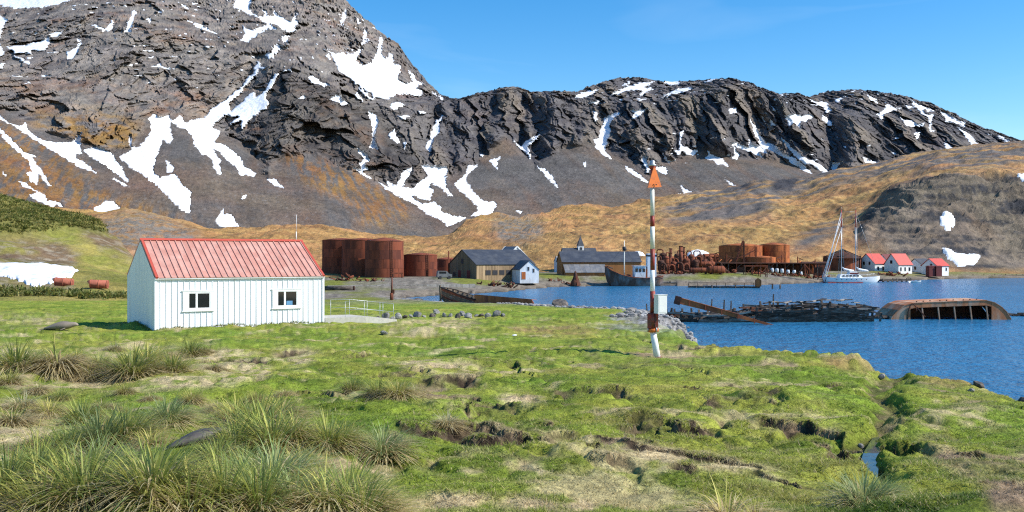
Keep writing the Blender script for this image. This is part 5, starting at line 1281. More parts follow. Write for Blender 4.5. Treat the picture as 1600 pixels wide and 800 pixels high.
# framework / conveyor in front of the orange tanks
cv = empty('conveyor_frame', put(1150, 270), 0.0, 'leaning rusty conveyor frame in front of the orange tanks', 'frame')
for s in (-0.5, 0.5):
    MB().bar((0, s, 3.0), (2.0, s, 8.8), 0.28).build('rail', 'rust', cv)
    MB().bar((-0.2, s, -0.4), (-0.2, s, 4.0), 0.22).build('leg', 'rust_dark', cv)
    MB().bar((2.2, s, -0.4), (2.2, s, 8.6), 0.22).build('leg', 'rust_dark', cv)
    MB().bar((-0.2, s, 3.6), (5.6, s, 6.2), 0.16).build('strut', 'rust', cv)
    MB().bar((5.6, s, -0.4), (5.6, s, 7.0), 0.2).build('leg', 'rust', cv)
for k in range(8): MB().bar((0.25 * k, -0.5, 3.1 + 0.74 * k), (0.25 * k, 0.5, 3.1 + 0.74 * k), 0.16).build('rung', 'rust_dark', cv)
for k in range(5): MB().bar((2.2 + k * 0.7, -0.5, 6.2), (2.9 + k * 0.7, -0.5, 7.0 if k % 2 else 5.6), 0.1).build('brace', 'rust', cv)
w1 = gabled('rusty_shed', at(1104, 425, 290), R(4), 8.5, 6, 4.6, 5.4, 'rust', 'rust_bright', 'low rusty iron shed with shallow roof behind the chimneys', 'shed', over=0.1)
w2 = gabled('rusty_shed', at(1052, 425, 285), R(4), 9.0, 6, 3.6, 4.5, 'rust', 'rust_bright', 'rusty iron shed behind the upright cookers', 'shed', over=0.1)
w3 = gabled('rusty_shed', at(1256, 428, 285), R(2), 8.0, 5, 3.0, 3.5, 'rust', 'rust_dark', 'low rust brown shed at the right end of the open shelter', 'shed', over=0.1)
gt = empty('gantry', put(1163, 250), 0.05, 'low rusty loading gantry with flat top before the open shelter', 'gantry')
MB().box(-0.2, 6.0, -0.8, 0.8, 2.3, 2.55).build('deck', 'rust', gt)
for x in (0, 2, 4, 5.8):
    for y in (-0.7, 0.7): MB().bar((x, y, -0.5), (x, y, 2.3), 0.18).build('leg', 'rust_dark', gt)
for x in (0, 3.8): MB().bar((x, -0.75, 0), (x + 2, -0.75, 2.3), 0.12).build('brace', 'rust', gt)
tr = empty('tripod_crane', put(1256, 262), 0.0, 'rusty derrick tripod at the right end of the shelter', 'derrick')
for a, b in (((-2, 0, -0.3), (0.2, 0, 3.4)), ((1.6, 0.6, -0.3), (0.2, 0, 3.4)), ((0.2, -1, -0.3), (0.2, 0, 3.4)), ((0.2, 0, 3.4), (2.6, 0, 0.6))): MB().bar(a, b, 0.2).build('leg', 'rust', tr)
for i, (px, Y, h, s) in enumerate(((1118, 268, 5.2, 1), (1126, 284, 6.4, -1), (1135, 272, 5.0, 1), (1172, 274, 5.6, -1), (1200, 272, 4.6, 1), (1222, 276, 4.8, -1), (1246, 272, 4.4, 1), (1274, 270, 4.2, -1))):
    t = empty('rusty_stanchion', put(px, Y), 0.1 * i, 'rusty iron stanchion with braced arm above the open shelter, %s from the left' % ORD[i], 'stanchion', 'rusty stanchions round the shelter')
    MB().bar((0, 0, -0.4), (0.1 * s, 0, h), 0.24).build('post', 'rust', t); MB().bar((0, 0, h * 0.92), (2.2 * s, 0, h * 0.8), 0.18).build('arm', 'rust_dark', t); MB().bar((0, 0, h * 0.6), (1.3 * s, 0, h * 0.84), 0.14).build('brace', 'rust', t)
    MB().tube([(0.9 * s, 0.3, -0.4), (0.9 * s, 0.3, h * 0.55), (1.7 * s, 0.3, h * 0.7)], 0.2, 8).build('pipe', 'rust_bright', t)
# scattered scrap along the shore, each a thing
scrap = [(880, 226, 'left'), (1040, 238, ''), (855, 224, ''), (1270, 262, ''), (1282, 266, '')]
def scrap_heap(px, Y, s, label, m_='rust_dark', seed=0, n=9):
    r = random.Random(seed); p = put(px, Y)
    t = empty('scrap_heap', p, 0, label, 'scrap', 'scrap iron along the shore')
    for k in range(n):
        a = Vector((r.uniform(-s, s), r.uniform(-0.6, 0.6), r.uniform(-0.1, 0.2 * s)))
        b = a + Vector((r.uniform(-s, s) * 0.7, r.uniform(-0.6, 0.6), r.uniform(0.05, 0.5) * s))
        w = r.uniform(0.08, 0.28) * min(1.5, s)
        (MB().tube([a, b], w * 0.6, 8) if r.random() < 0.4 else MB().bar(a, b, w, w * 0.6)).build('scrap_piece', m_ if r.random() < 0.6 else 'rust', t)
    return t
scrap_heap(868, 224, 1.6, 'low rusty scrap heap left of the upright winch on the shore', seed=1)
scrap_heap(884, 222, 1.2, 'rusty scrap beside the upright winch on the shore', seed=2)
scrap_heap(1288, 262, 1.6, 'rusty scrap heap on the quay left of the yacht', seed=3, m_='rust')
scrap_heap(1268, 258, 1.4, 'rusty scrap heap below the derrick', seed=4, m_='rust')
scrap_heap(1385, 283, 2.2, 'rusty wreckage in front of the leftmost red roofed house', seed=5, m_='rust', n=14)
scrap_heap(1425, 275, 2.0, 'tangled rusty gear on the shore below the middle house', seed=6, m_='rust_dark', n=14)
scrap_heap(1400, 284, 2.4, 'brown rusty plates stacked before the middle house', seed=8, m_='rust', n=14)
for i, (px, Y, s_) in enumerate(((1035, 244, 1.6), (1060, 243, 1.4), (1122, 252, 1.8), (1138, 255, 2.0), (1180, 254, 1.7), (1196, 256, 2.1), (1214, 256, 1.6), (1236, 257, 2.0), (1252, 258, 1.7))):
    scrap_heap(px, Y, s_, 'red brown heap of scrap iron before the machinery and shelter, %s from the left' % ORD[i], seed=40 + i, n=14, m_='rust')
scrap_heap(765, 196, 2.2, 'rusty scrap among the stones below the plank shed', seed=9, n=12)
scrap_heap(795, 197, 1.8, 'rusty scrap at the water edge below the white annex', seed=10, n=10)
scrap_heap(536, 196, 2.6, 'long heap of rusty pipes and beams on the flats right of the hut', seed=11, n=16, m_='rust')
scrap_heap(574, 192, 1.6, 'dark rusty machine parts right of the long heap', seed=12, n=12)
scrap_heap(590, 193, 1.1, 'small upright scrap iron pile near the quay wall', seed=13, n=8)
for px, Y, s, lab in ((621, 214, 0.9, 'small rusty cart frame in front of the tall tanks'), ):
    p = put(px, Y); t = empty('cart_frame', p, 0.2, lab, 'cart')
    MB().box(-1.2, 1.2, -0.5, 0.5, 0.9, 1.2).build('deck', 'rust', t)
    for x in (-1, 1):
        for y in (-0.4, 0.4): MB().box(x - 0.1, x + 0.1, y - 0.1, y + 0.1, -0.2, 0.9).build('leg', 'rust_dark', t)
# winch stack (dark rusty upright)
wp = put(899, 221); t = empty('winch', wp, 0.3, 'dark rusty upright winch on the shore in front of the long shed', 'winch')
MB().lathe([(1.1, -0.3), (1.0, 0.8), (0.6, 1.2), (0.45, 2.2), (0.2, 3.0), (0.0, 3.1)], (0, 0, 0), 10).build('drum', 'rust_dark', t)
for k in range(4): MB().bar((1.3 * math.cos(k * 1.57), 1.3 * math.sin(k * 1.57), -0.3), (0.1, 0, 3.0), 0.14).build('strut', 'rust', t)
# white van by the shed
vp = put(694, 208); t = empty('parked_van', vp, R(15), 'small grey vehicle parked left of the plank shed', 'van')
MB().prism([(-1.6, -0.75, 0.35), (1.6, -0.75, 0.35), (1.6, -0.75, 1.0), (0.9, -0.75, 1.15), (0.5, -0.75, 1.7), (-1.5, -0.75, 1.75), (-1.6, -0.75, 1.0)], (0, 1.5, 0)).build('body', 'grey_roof', t)
MB().box(-1.2, 0.3, -0.77, -0.751, 1.15, 1.6).build('side_window', 'glass_dark', t)
for x in (-1.0, 1.0):
    for y in (-0.78, 0.58): MB().tube([(x, y, 0.32), (x, y + 0.2, 0.32)], 0.34, 14).build('wheel', 'dark_gap', t)

# ---- quay wall, piers
qw = empty('quay_wall', (0, 0, 0), 0, 'low pale concrete quay wall running right from the hut to the plank shed', 'wall')
qa, qb = at(512, 447, 178), at(742, 441, 188)
nq = 22
for k in range(nq):
    a = qa.lerp(qb, k / nq); b = qa.lerp(qb, (k + 1) / nq - 0.0015)
    hgt = 1.15 + 0.12 * rng.random()
    a.z = b.z = 0.9
    MB().bar(a, b, 0.9, hgt).build('block', 'quay_stone', qw)
lg = empty('log', at(530, 452, 170), 0.03, 'long dark baulk lying on the grass below the quay wall', 'log')
lg.location.z = gz(lg.location.x, 170)
MB().tube([(-2.5, 0, 0.35), (2.6, 0, 0.35)], 0.42, 10).build('baulk', 'timber_dark', lg); MB().tube([(2.5, 0, 0.35), (2.75, 0, 0.35)], 0.46, 10).build('end_band', 'rust_dark', lg)

def pier(px0, px1, Y0, Y1, z, w, label, nposts=12, m_='timber_dark', dm='timber_pale', name='pier', nplank=26):
    a, b = at(px0, 400, Y0), at(px1, 400, Y1); a.z = b.z = z
    t = empty(name, (a.x, a.y, 0), math.atan2(b.y - a.y, b.x - a.x), label, 'pier', 'old piers')
    L = math.hypot(b.x - a.x, b.y - a.y)
    me = MB().box(0.02, L / nplank - 0.03, -w / 2, w / 2, z - 0.12, z).mesh('deck_plank', dm)
    for k in range(nplank): link('deck_plank', me, t, (k * L / nplank, 0, 0.03 * math.sin(k * 7.3)))
    for s in (-1, 1):
        MB().box(-0.1, L + 0.1, s * w * 0.42 - 0.12, s * w * 0.42 + 0.12, z - 0.45, z - 0.13).build('beam', m_, t)
    for k in range(nposts):
        for s in (-1, 1): MB().tube([(L * k / (nposts - 1), s * w * 0.45, -2.6), (L * k / (nposts - 1), s * w * 0.45, z + (0.25 if k % 3 == 0 else -0.1))], 0.16, 7).build('pile', m_, t)
    return t
pier(948, 1072, 232, 229, 0.75, 3.0, 'old timber pier alongside the catcher boat', 16)
jt = pier(1076, 1186, 213, 210, 0.35, 1.6, 'low dark floating jetty with a rusty box at its right end', 10, dm='timber_dark', name='jetty')
for k in range(8): MB().tube([(k * 2.0, -0.7, 0.3), (k * 2.0, -0.7, 1.15)], 0.06, 6).build('rail_post', 'rust_dark', jt)
MB().tube([(0, -0.7, 1.1), (14.6, -0.7, 1.1)], 0.05, 6).build('rail', 'rust_dark', jt)
jb = MB().prism([(14.3, -0.9, 0.35), (15.6, -0.9, 0.35), (15.6, -0.9, 1.7), (14.95, -0.9, 2.2), (14.3, -0.9, 1.7)], (0, 1.6, 0)).build('shelter_box', 'rust_bright', jt)
pier(1186, 1275, 256, 258, 0.8, 2.4, 'old timber wharf front below the open shelter', 16, dm='timber_pale')
pier(1255, 1300, 258, 262, 0.9, 2.4, 'short grey wharf at the stern of the yacht', 8)
pier(1376, 1420, 258, 262, 0.7, 1.6, 'short dark jetty right of the yacht bow', 7, dm='timber_dark')
pier(1500, 1640, 304, 312, 0.9, 2.0, 'long dark quay front at the far right shore', 26, dm='timber_dark', nplank=30)
for i, (px, h, lab) in enumerate(((1207, 1.1, 'lone dark mooring post in the water, left of two'), (1219, 0.9, 'lone dark mooring post with a cormorant shaped knob, right of two'))):
    p = at(px, 452, 205); m = MB().tube([(0, 0, -2.6), (0, 0, h)], 0.17, 8)
    o = m.build('mooring_post', 'timber_dark', None, (p.x, p.y, 0)); tag(o, lab if i == 0 else 'shorter dark mooring post in the water, right of two', 'post', 'mooring posts')
rp_ = at(612, 473, 138)
t = empty('rusty_post', (rp_.x, rp_.y, gz(rp_.x, rp_.y)), 0, 'tall rusty pipe post standing on the grey beach right of the hut', 'post')
MB().tube([(0, 0, -0.3), (0, 0, 1.0)], 0.26, 10).build('base', 'rust', t); MB().tube([(0, 0, 0.9), (0.05, 0, 3.3)], [0.14, 0.09], 8).build('pipe', 'rust', t)
MB().box(0.05, 0.4, -0.15, 0.15, 0.9, 1.5).build('bracket', 'rust_dark', t)

# ---- beached catcher boat
def loft_hull(stations, n=9):
    """stations: (x, half beam, keel z, deck z, flare) -> hull side surface, both sides"""
    m = MB(); ring = []
    for (x, hb, zk, zd, fl) in stations:
        r_ = []
        for k in range(-n, n + 1):
            u = abs(k) / n
            y = hb * (u ** fl) * (1 if k > 0 else -1)
            z = zk + (zd - zk) * (u ** 1.8)
            r_.append((x, y if k else 0, z))
        ring.append(r_)
    b = len(m.v); w = 2 * n + 1
    for r_ in ring: m.v += r_
    for i in range(len(ring) - 1):
        for k in range(w - 1):
            m.f.append((b + i*w + k, b + i*w + k + 1, b + (i+1)*w + k + 1, b + (i+1)*w + k)); m.sm.append(True)
    m.f.append(tuple(b + (len(ring) - 1) * w + k for k in range(w))); m.sm.append(False)
    return m, ring
bp0 = at(945, 445, 224)
cb = empty('catcher_boat', (bp0.x, 224, 0.0), R(4), 'beached rusty catcher boat with high bow, tall mast and white wheelhouse', 'boat')
st_ = [(0.0, 0.10, 3.0, 4.6, 0.6), (0.5, 0.7, 1.0, 4.3, 0.6), (1.5, 1.4, 0.0, 3.6, 0.55), (3.5, 2.1, -0.6, 2.7, 0.5), (6, 2.4, -0.8, 2.1, 0.45), (9, 2.4, -0.8, 1.9, 0.45), (12, 2.2, -0.5, 2.1, 0.5), (13.5, 1.6, 0.3, 2.4, 0.6)]
mat('hull_old', (0.13, 0.072, 0.052), rough=0.85, var=0.35, scale=1.0, c2=(0.19, 0.17, 0.16), c2_scale=0.6, streak=2.5, spec=0.2)
m, _ = loft_hull(st_); m.build('hull', 'hull_old', cb)
d = MB()
for i in range(len(st_) - 1):
    (x0, b0, _, z0, _), (x1, b1, _, z1, _) = st_[i], st_[i + 1]
    d.add([(x0, -b0, z0 - 0.45), (x1, -b1, z1 - 0.45), (x1, b1, z1 - 0.45), (x0, b0, z0 - 0.45)], [(0, 1, 2, 3)])
d.build('deck', 'old_wood', cb)
for s in (-1, 1):
    MB().tube([(x, s * (b_ + 0.03), z) for x, b_, _, z, _ in st_], 0.09, 6).build('gunwale', 'rust', cb)
MB().tube([(4.6, 0, 1.6), (4.6, 0, 10.6)], [0.17, 0.09], 8).build('mast', 'cream_paint', cb)
MB().lathe([(0.0, 0.0), (0.42, 0.0), (0.48, 1.0), (0.42, 1.0), (0.38, 0.1)], (4.6, 0, 8.2), 12).build('crows_nest', 'dark_gap', cb)
for e in ((0.4, 0, 4.3), (8.5, 1.9, 2.1), (8.5, -1.9, 2.1)): MB().tube([(4.6, 0, 9.4), e], 0.025, 5).build('stay', 'dark_gap', cb)
wh = MB().box(6.8, 9.4, -1.3, 1.3, 1.4, 4.6).build('wheelhouse', 'old_white', cb)
for k in range(3): MB().box(6.95 + k * 0.85, 7.55 + k * 0.85, -1.34, -1.302, 3.3, 4.1).build('window', 'glass_dark', wh)
MB().box(6.6, 9.6, -1.5, 1.5, 4.6, 4.75).build('wheelhouse_roof', 'old_white', wh)
fn = MB().box(9.9, 12.0, -0.9, 0.9, 1.3, 7.6).build('funnel', 'old_white', cb)
MB().box(9.85, 12.05, -0.95, 0.95, 6.9, 7.3).build('funnel_band', 'dark_gap', fn)
MB().box(9.0, 9.9, -0.9, 0.9, 1.3, 3.9).build('galley', 'rust', cb)
hg = MB().lathe([(0.4, 0), (0.3, 0.5), (0.12, 0.55), (0.12, 0.8)], (1.3, 0, 3.2), 10).build('gun_mount', 'rust_dark', cb); MB().tube([(1.9, 0, 4.1), (0.4, 0, 4.6)], 0.11, 8).build('gun_barrel', 'dark_gap', hg)
for x, y in ((2.6, 0.5), (3.4, -0.7), (5.6, 0.8), (5.9, -0.9)): MB().lathe([(0.32, 0), (0.42, 0.3), (0.42, 0.6), (0.25, 0.8), (0, 0.8)], (x, y, 1.9 if x > 3 else 2.4), 9).build('winch', 'rust', cb)
rb = scrap_heap(1012, 236, 1.6, 'rusty wreckage on the pier behind the catcher boat', seed=21, m_='rust', n=12)

# ---- yacht
yp = at(1288, 442, 250)
ya = empty('yacht', (yp.x, 250, 0), R(3), 'white two masted sailing yacht moored off the station', 'yacht')
# bow to the right
stn = [(0.0, 1.5, 0.15, 1.55, 0.5), (1.0, 1.9, -0.3, 1.45, 0.45), (4.0, 2.2, -0.6, 1.3, 0.4), (8.0, 2.2, -0.6, 1.3, 0.4), (11.5, 1.6, -0.5, 1.45, 0.5), (13.6, 0.7, -0.2, 1.65, 0.6), (14.7, 0.08, 0.9, 1.8, 0.7)]
m, ring = loft_hull(stn)
m.add([ring[0][0], ring[0][-1], ring[0][len(ring[0]) // 2]], [(0, 1, 2)])
m.build('hull', 'white_plain', ya)
bt = [(x, hb * 1.012, zk * 1.0, 0.22, fl) for x, hb, zk, zd, fl in stn if zk < 0.2]
for s in (-1, 1):
    MB().bar((0.3, s * 1.72, 0.10), (9.5, s * 1.95, 0.10), 0.12, 0.22).build('boot_top', 'house_red', ya)
d = MB()
for i in range(len(stn) - 1):
    (x0, b0, _, z0, _), (x1, b1, _, z1, _) = stn[i], stn[i + 1]
    d.add([(x0, -b0, z0 - 0.06), (x1, -b1, z1 - 0.06), (x1, b1, z1 - 0.06), (x0, b0, z0 - 0.06)], [(0, 1, 2, 3)])
d.build('deck', 'white_plain', ya)
cbn = MB().add([(3.6,-1.2,1.2),(10.2,-0.9,1.2),(10.2,0.9,1.2),(3.6,1.2,1.2),(4.0,-1.0,2.3),(9.2,-0.7,2.1),(9.2,0.7,2.1),(4.0,1.0,2.3)], [(4,5,6,7),(0,1,5,4),(1,2,6,5),(2,3,7,6),(3,0,4,7)]).build('cabin', 'white_plain', ya)
for k in range(5): MB().box(4.4 + k * 0.95, 5.0 + k * 0.95, -1.19 + 0.045 * k, -1.10 + 0.045 * k, 1.65, 2.0).build('window', 'glass_dark', cbn)
dh = MB().add([(6.2,-1.0,2.1),(9.0,-0.85,2.1),(9.0,0.85,2.1),(6.2,1.0,2.1),(6.5,-0.8,3.0),(8.4,-0.7,2.9),(8.4,0.7,2.9),(6.5,0.8,3.0)], [(4,5,6,7),(0,1,5,4),(1,2,6,5),(2,3,7,6),(3,0,4,7)]).build('deckhouse', 'white_plain', ya)
MB().box(6.4, 8.7, -0.96, -0.90, 2.25, 2.7).build('deckhouse_window', 'maroon', dh)
for x, h, lab in ((4.55, 19.0, 'main_mast'), (8.35, 19.0, 'fore_mast')):
    ms = MB().tube([(x, 0, 1.2), (x, 0, h * 0.76)], 0.13, 8).build('mast', 'galvanised', ya)
    MB().tube([(x, 0, h * 0.76), (x, 0, h)], [0.13, 0.09], 8).build('mast_top', 'house_red', ms)
    MB().bar((x, -1.1, h * 0.5), (x, 1.1, h * 0.5), 0.08).build('spreader', 'galvanised', ms)
    MB().bar((x, -0.9, h * 0.75), (x, 0.9, h * 0.75), 0.08).build('spreader', 'galvanised', ms)
    MB().tube([(x, 0, h), (x, 0, h + 0.7)], 0.025, 5).build('aerial', 'galvanised', ms)
    for s in (-1, 1): MB().tube([(x, s * 2.0, 1.3), (x, s * 1.1, h * 0.5), (x, s * 0.9, h * 0.75), (x, 0, h * 0.97)], 0.03, 5).build('shroud', 'galvanised', ms)
    bmm = MB().tube([(x, 0, 3.1), (x + 3.4, 0, 3.0)], 0.10, 8).build('boom', 'galvanised', ya)
    MB().tube([(x + 0.15, 0, 4.1), (x + 0.8, 0, 3.55), (x + 2.0, 0, 3.35), (x + 3.3, 0, 3.2)], [0.12, 0.26, 0.25, 0.14], 8).build('furled_sail', 'white_plain', bmm)
for (a, b) in (((4.55, 0, 18.4), (-0.2, -0.3, 1.6)), ((4.55, 0, 16.8), (-0.4, 0.3, 1.6)), ((4.55, 0, 14.2), (0.5, 0, 1.6)), ((4.55, 0, 18.6), (0.4, 0.6, 1.6))):
    MB().tube([a, b], 0.075, 6).build('stay', 'white_plain', ya)
MB().tube([(8.35, 0, 18.5), (14.6, 0, 1.8)], 0.03, 5).build('forestay', 'galvanised', ya)
MB().tube([(4.55, 0, 18.5), (8.35, 0, 18.5)], 0.03, 5).build('triatic_stay', 'galvanised', ya)
for s in (-1, 1):
    MB().tube([(x, s * hb * 0.96, zd + 0.75) for x, hb, _, zd, _ in stn[:-1]], 0.025, 5).build('guard_rail', 'galvanised', ya)
    for x in (0.3, 2.4, 4.5, 6.6, 8.7, 10.8, 12.6):
        hb = np.interp(x, [q[0] for q in stn], [q[1] for q in stn]); zd = np.interp(x, [q[0] for q in stn], [q[3] for q in stn])
        MB().tube([(x, s * hb * 0.96, zd - 0.05), (x, s * hb * 0.96, zd + 0.75)], 0.025, 5).build('stanchion', 'galvanised', ya)
for k in range(7): MB().tube([(2.5 + k * 1.3, -2.16, 0.95), (2.5 + k * 1.3, -2.10, 0.95)], 0.13, 10).build('porthole', 'dark_gap', ya)
dn = empty('dinghy', (at(1391, 440, 262).x + 1.2, 252, 0.0), 0.1, 'small grey inflatable dinghy tied by the jetty right of the yacht', 'dinghy')
m, _ = loft_hull([(0, 0.7, -0.1, 0.45, 0.5), (1.5, 0.8, -0.15, 0.45, 0.45), (2.6, 0.5, 0.0, 0.55, 0.5), (3.1, 0.05, 0.3, 0.6, 0.6)], 5); m.build('hull', 'box_grey', dn)
MB().box(0.8, 1.1, -0.65, 0.65, 0.3, 0.36).build('thwart', 'old_wood', dn)
# ================================================================== THINGS: wrecks in the water
rng = random.Random(31)
# burnt wooden hulk
P0 = at(1005, 502, 103)
hk = empty('wooden_hulk', (P0.x, 103, 0), R(3), 'long low wreck of a burnt wooden hulk with broken dark timbers', 'wreck')
HLn = 26.6
def hk_hb(x): return 0.35 + 2.3 * (1 - (1 - min(1, x / 9)) ** 2) * (1 if x < 20 else 1 - 0.35 * ((x - 20) / 6.6) ** 2)
def hk_top(x): return 0.95 + 0.15 * math.sin(x * 0.7) + (0.75 * min(1, max(0, (x - 10) / 4))) - 0.5 * max(0, (x - 22) / 4.6)
for s in (-1, 1):
    for k in range(8):
        for (xa, xb) in ((0.1, 5.5), (5.55, 11.5), (11.55, 18.0), (18.05, 24.5)):
            if rng.random() < 0.18 and k > 4: continue
            pts = []; xb2 = xb - rng.random() * 0.9 * (k > 4); xa2 = xa + rng.random() * 0.6 * (k > 4)
            m = MB(); prev = None; n = 7
            for i in range(n):
                x = xa2 + (xb2 - xa2) * i / (n - 1)
                u0, u1 = k / 8, (k + 0.93) / 8
                row = []
                for u, o in ((u0, 0), (u1, 0), (u1, 0.10), (u0, 0.10)):
                    z = -0.5 + (hk_top(x) + 0.5) * u; y = s * (hk_hb(x) * (0.72 + 0.28 * u) - o) + 0.02 * math.sin(k * 5 + x)
                    row.append((x, y, z))
                if prev: 
                    b = [prev[0], prev[1], prev[2], prev[3], row[0], row[1], row[2], row[3]]
                    m.add(b, [(0,1,5,4),(1,2,6,5),(2,3,7,6),(3,0,4,7)])
                prev = row
            m.build('hull_plank', 'timber_pale' if (s < 0 and 2 < k and xa < 11 and rng.random() < 0.55) else 'timber_dark', hk)
for k in range(26):
    x = 0.8 + k * 0.98
    for s in (-1, 1):
        h = hk_top(x) + rng.uniform(-0.3, 0.45)
        MB().bar((x, s * (hk_hb(x) * 0.72 - 0.15), -0.6), (x + rng.uniform(-0.1, 0.1), s * (hk_hb(x) - 0.2), h), 0.2, 0.16).build('rib', 'timber_dark', hk)
for k in range(105):
    x = rng.uniform(6.5, 25.5) if k > 24 else rng.uniform(0.8, 7); y = rng.uniform(-0.9, 0.9) * hk_hb(x)
    z = rng.uniform(0.35, 0.75) * hk_top(x) + (0.55 if x > 12 else 0.1) * rng.random() + 0.1
    L = rng.uniform(0.8, 3.4); a = rng.gauss(0, 0.35); t_ = rng.gauss(0, 0.14)
    d = Vector((math.cos(a) * L / 2, math.sin(a) * L / 2, t_ * L / 2)); c = Vector((x, y, z))
    MB().bar(c - d, c + d, rng.uniform(0.1, 0.28), rng.uniform(0.08, 0.22)).build('timber', 'timber_pale' if rng.random() < 0.22 else ('rust_dark' if rng.random() < 0.2 else 'timber_dark'), hk)
for k in range(14):
    x = 13.0 + k * 0.75
    MB().bar((x, -0.4, hk_top(x) + 0.42 + rng.uniform(-.1, .12)), (x + 0.95, 0.3, hk_top(x) + 0.45 + rng.uniform(-.1, .12)), 0.28 + 0.15 * (k % 3), 0.09).build('deck_plank', 'timber_pale' if k % 2 else 'timber_dark', hk)
for x, h in ((0.4, 1.9), (7.2, 2.4), (8.6, 2.3), (9.4, 2.2), (14.0, 2.9)):
    MB().bar((x, -0.4, 0), (x + rng.uniform(-0.2, 0.3), -0.3, h), 0.2, 0.2, 0.1, 0.1).build('stump', 'timber_dark', hk)
MB().bar((-1.8, -0.8, 0.05), (0.4, -0.5, 0.1), 0.9, 0.18).build('keel_end', 'rust', hk)

# fallen boom
a, b = at(1058, 469, 99.0), at(1217, 503.5, 98.0)
bm_o = empty('fallen_boom', (a.x, a.y, 0), 0, 'long rusty boom slanting down across the hulk into the water', 'boom')
A, B = Vector((0, 0, a.z)), Vector((b.x - a.x, b.y - a.y, -0.25))
MB().bar(A, B, 0.55, 0.62, 0.30, 0.18).build('boom', 'rust_bright', bm_o)
d = (B - A).normalized()
MB().bar(A - d * 0.25, A + d * 0.35, 0.75, 0.85).build('end_block', 'rust_dark', bm_o)
MB().bar(A + d * 0.5 + Vector((0, 0, 0.33)), A + d * 6.5 + Vector((0, 0, 0.24)), 0.62, 0.06).build('top_flange', 'rust_bright', bm_o)
for k in range(5): MB().bar(A + d * (1.2 + k * 1.7) + Vector((0, -0.3, -0.3)), A + d * (1.2 + k * 1.7) + Vector((0, -0.3, 0.3)), 0.10, 0.10).build('stiffener', 'rust', bm_o)

mat('barge_rust', (0.44, 0.17, 0.075), rough=0.85, var=0.3, scale=1.0, c2=(0.46, 0.30, 0.20), c2_scale=0.7, streak=3.0, rnd=0.1, spec=0.2)
# overturned barge
Pb = at(1389, 499, 106)
bg = empty('overturned_barge', (Pb.x, 106, 0), R(-2), 'rusty overturned barge with an open side showing upright frames', 'wreck')
prof = [(-0.1, -0.6), (0.35, 0.35), (1.0, 1.05), (1.75, 1.58), (2.6, 1.85), (4.2, 1.93), (5.8, 2.0), (7.4, 2.06), (9.0, 2.12), (10.6, 2.16), (11.4, 1.95), (12.1, 1.55), (12.75, 0.95), (13.2, 0.25), (13.5, -0.6)]
DW = 5.2
for i in range(len(prof) - 1):
    (x0, z0), (x1, z1) = prof[i], prof[i + 1]
    e = 0.012
    q = [(x0 + e, -0.05, z0), (x1 - e, -0.05, z1), (x1 - e, DW, z1), (x0 + e, DW, z0)]
    nx, nz = (z1 - z0), -(x1 - x0); l_ = math.hypot(nx, nz); nx, nz = nx / l_ * 0.07, nz / l_ * 0.07
    m = MB().add(q + [(x + nx, y, z + nz) for x, y, z in q], [(0,1,2,3),(4,5,6,7),(0,1,5,4),(1,2,6,5),(2,3,7,6),(3,0,4,7)])
    m.build('hull_plate', 'barge_rust', bg)
def zt(x): return float(np.interp(x, [p[0] for p in prof], [p[1] for p in prof])) - 0.07
def face(x0, x1, zlo, ylo, label, m_, nseg=6, th=0.06):
    m = MB()
    for k in range(nseg):
        a_, b_ = x0 + (x1 - x0) * k / nseg, x0 + (x1 - x0) * (k + 1) / nseg
        za, zb_ = (zlo(a_), zlo(b_)) if callable(zlo) else (zlo, zlo)
        m.prism([(a_, ylo, za), (b_, ylo, zb_), (b_, ylo, zt(b_)), (a_, ylo, zt(a_))], (0, th, 0))
    return m.build(label, m_, bg)
face(0.1, 2.35, -0.6, 0.0, 'end_plate', 'barge_rust')
face(11.15, 13.3, -0.6, 0.0, 'end_plate', 'barge_rust')
for k in range(7):
    xa = 2.36 + k * 1.255
    face(xa, xa + 1.24, lambda x: zt(x) - 0.52, 0.0 - 0.01 * (k % 2), 'band_plate', 'barge_rust', 2)
face(0.1, 13.3, -0.6, DW - 0.1, 'far_side', 'rust_dark', 12)
for k in range(5):
    x = 3.6 + k * 1.75
    MB().bar((x + 0.25, 0.12, -0.6), (x, 0.12, 1.6), 0.12, 0.2).build('frame', 'barge_rust', bg)
    MB().box(x - 0.06, x + 0.06, 0.2, DW - 0.15, zt(x) - 0.3, zt(x) - 0.02).build('deck_beam', 'rust_dark', bg)
MB().bar((3.0, -0.1, 1.35), (3.9, -0.15, 0.3), 0.1, 0.12).build('loose_strut', 'rust_dark', bg)
MB().tube([(2.0, -0.12, -0.1), (2.05, -0.12, 0.8), (2.25, -0.12, 1.5), (2.6, -0.14, 1.75), (2.9, -0.14, 1.4), (2.95, -0.14, 0.9)], 0.06, 6).build('hoop', 'rust_dark', bg)
for k in range(9): MB().lathe([(0.0, 0.14), (0.07, 0.12), (0.09, 0)], (3.2 + k * 0.85, 0.5 + 0.3 * (k % 3), zt(3.2 + k * 0.85) + 0.06), 6).build('stud', 'rust_dark', bg)
# low wreckage awash between hulk and barge, and to the right
for px0, px1, Y, lab, seed in ((1345, 1398, 107, 'dark timbers awash between the hulk and the overturned barge', 3), (1560, 1640, 112, 'low dark wreckage awash right of the overturned barge', 5)):
    r = random.Random(seed); x0, x1 = (px0 - 800) / FPX * Y, (px1 - 800) / FPX * Y
    t = empty('sunken_timbers', (x0, Y, 0), 0, lab, 'wreckage')
    for k in range(12):
        xa = r.uniform(0, (x1 - x0) * 0.7); L = r.uniform(0.8, 2.4)
        MB().bar((xa, r.uniform(-0.5, 1.0), r.uniform(0.0, 0.28)), (xa + L, r.uniform(-0.5, 1.0), r.uniform(0.0, 0.3)), 0.2, 0.18).build('timber', 'timber_dark', t)

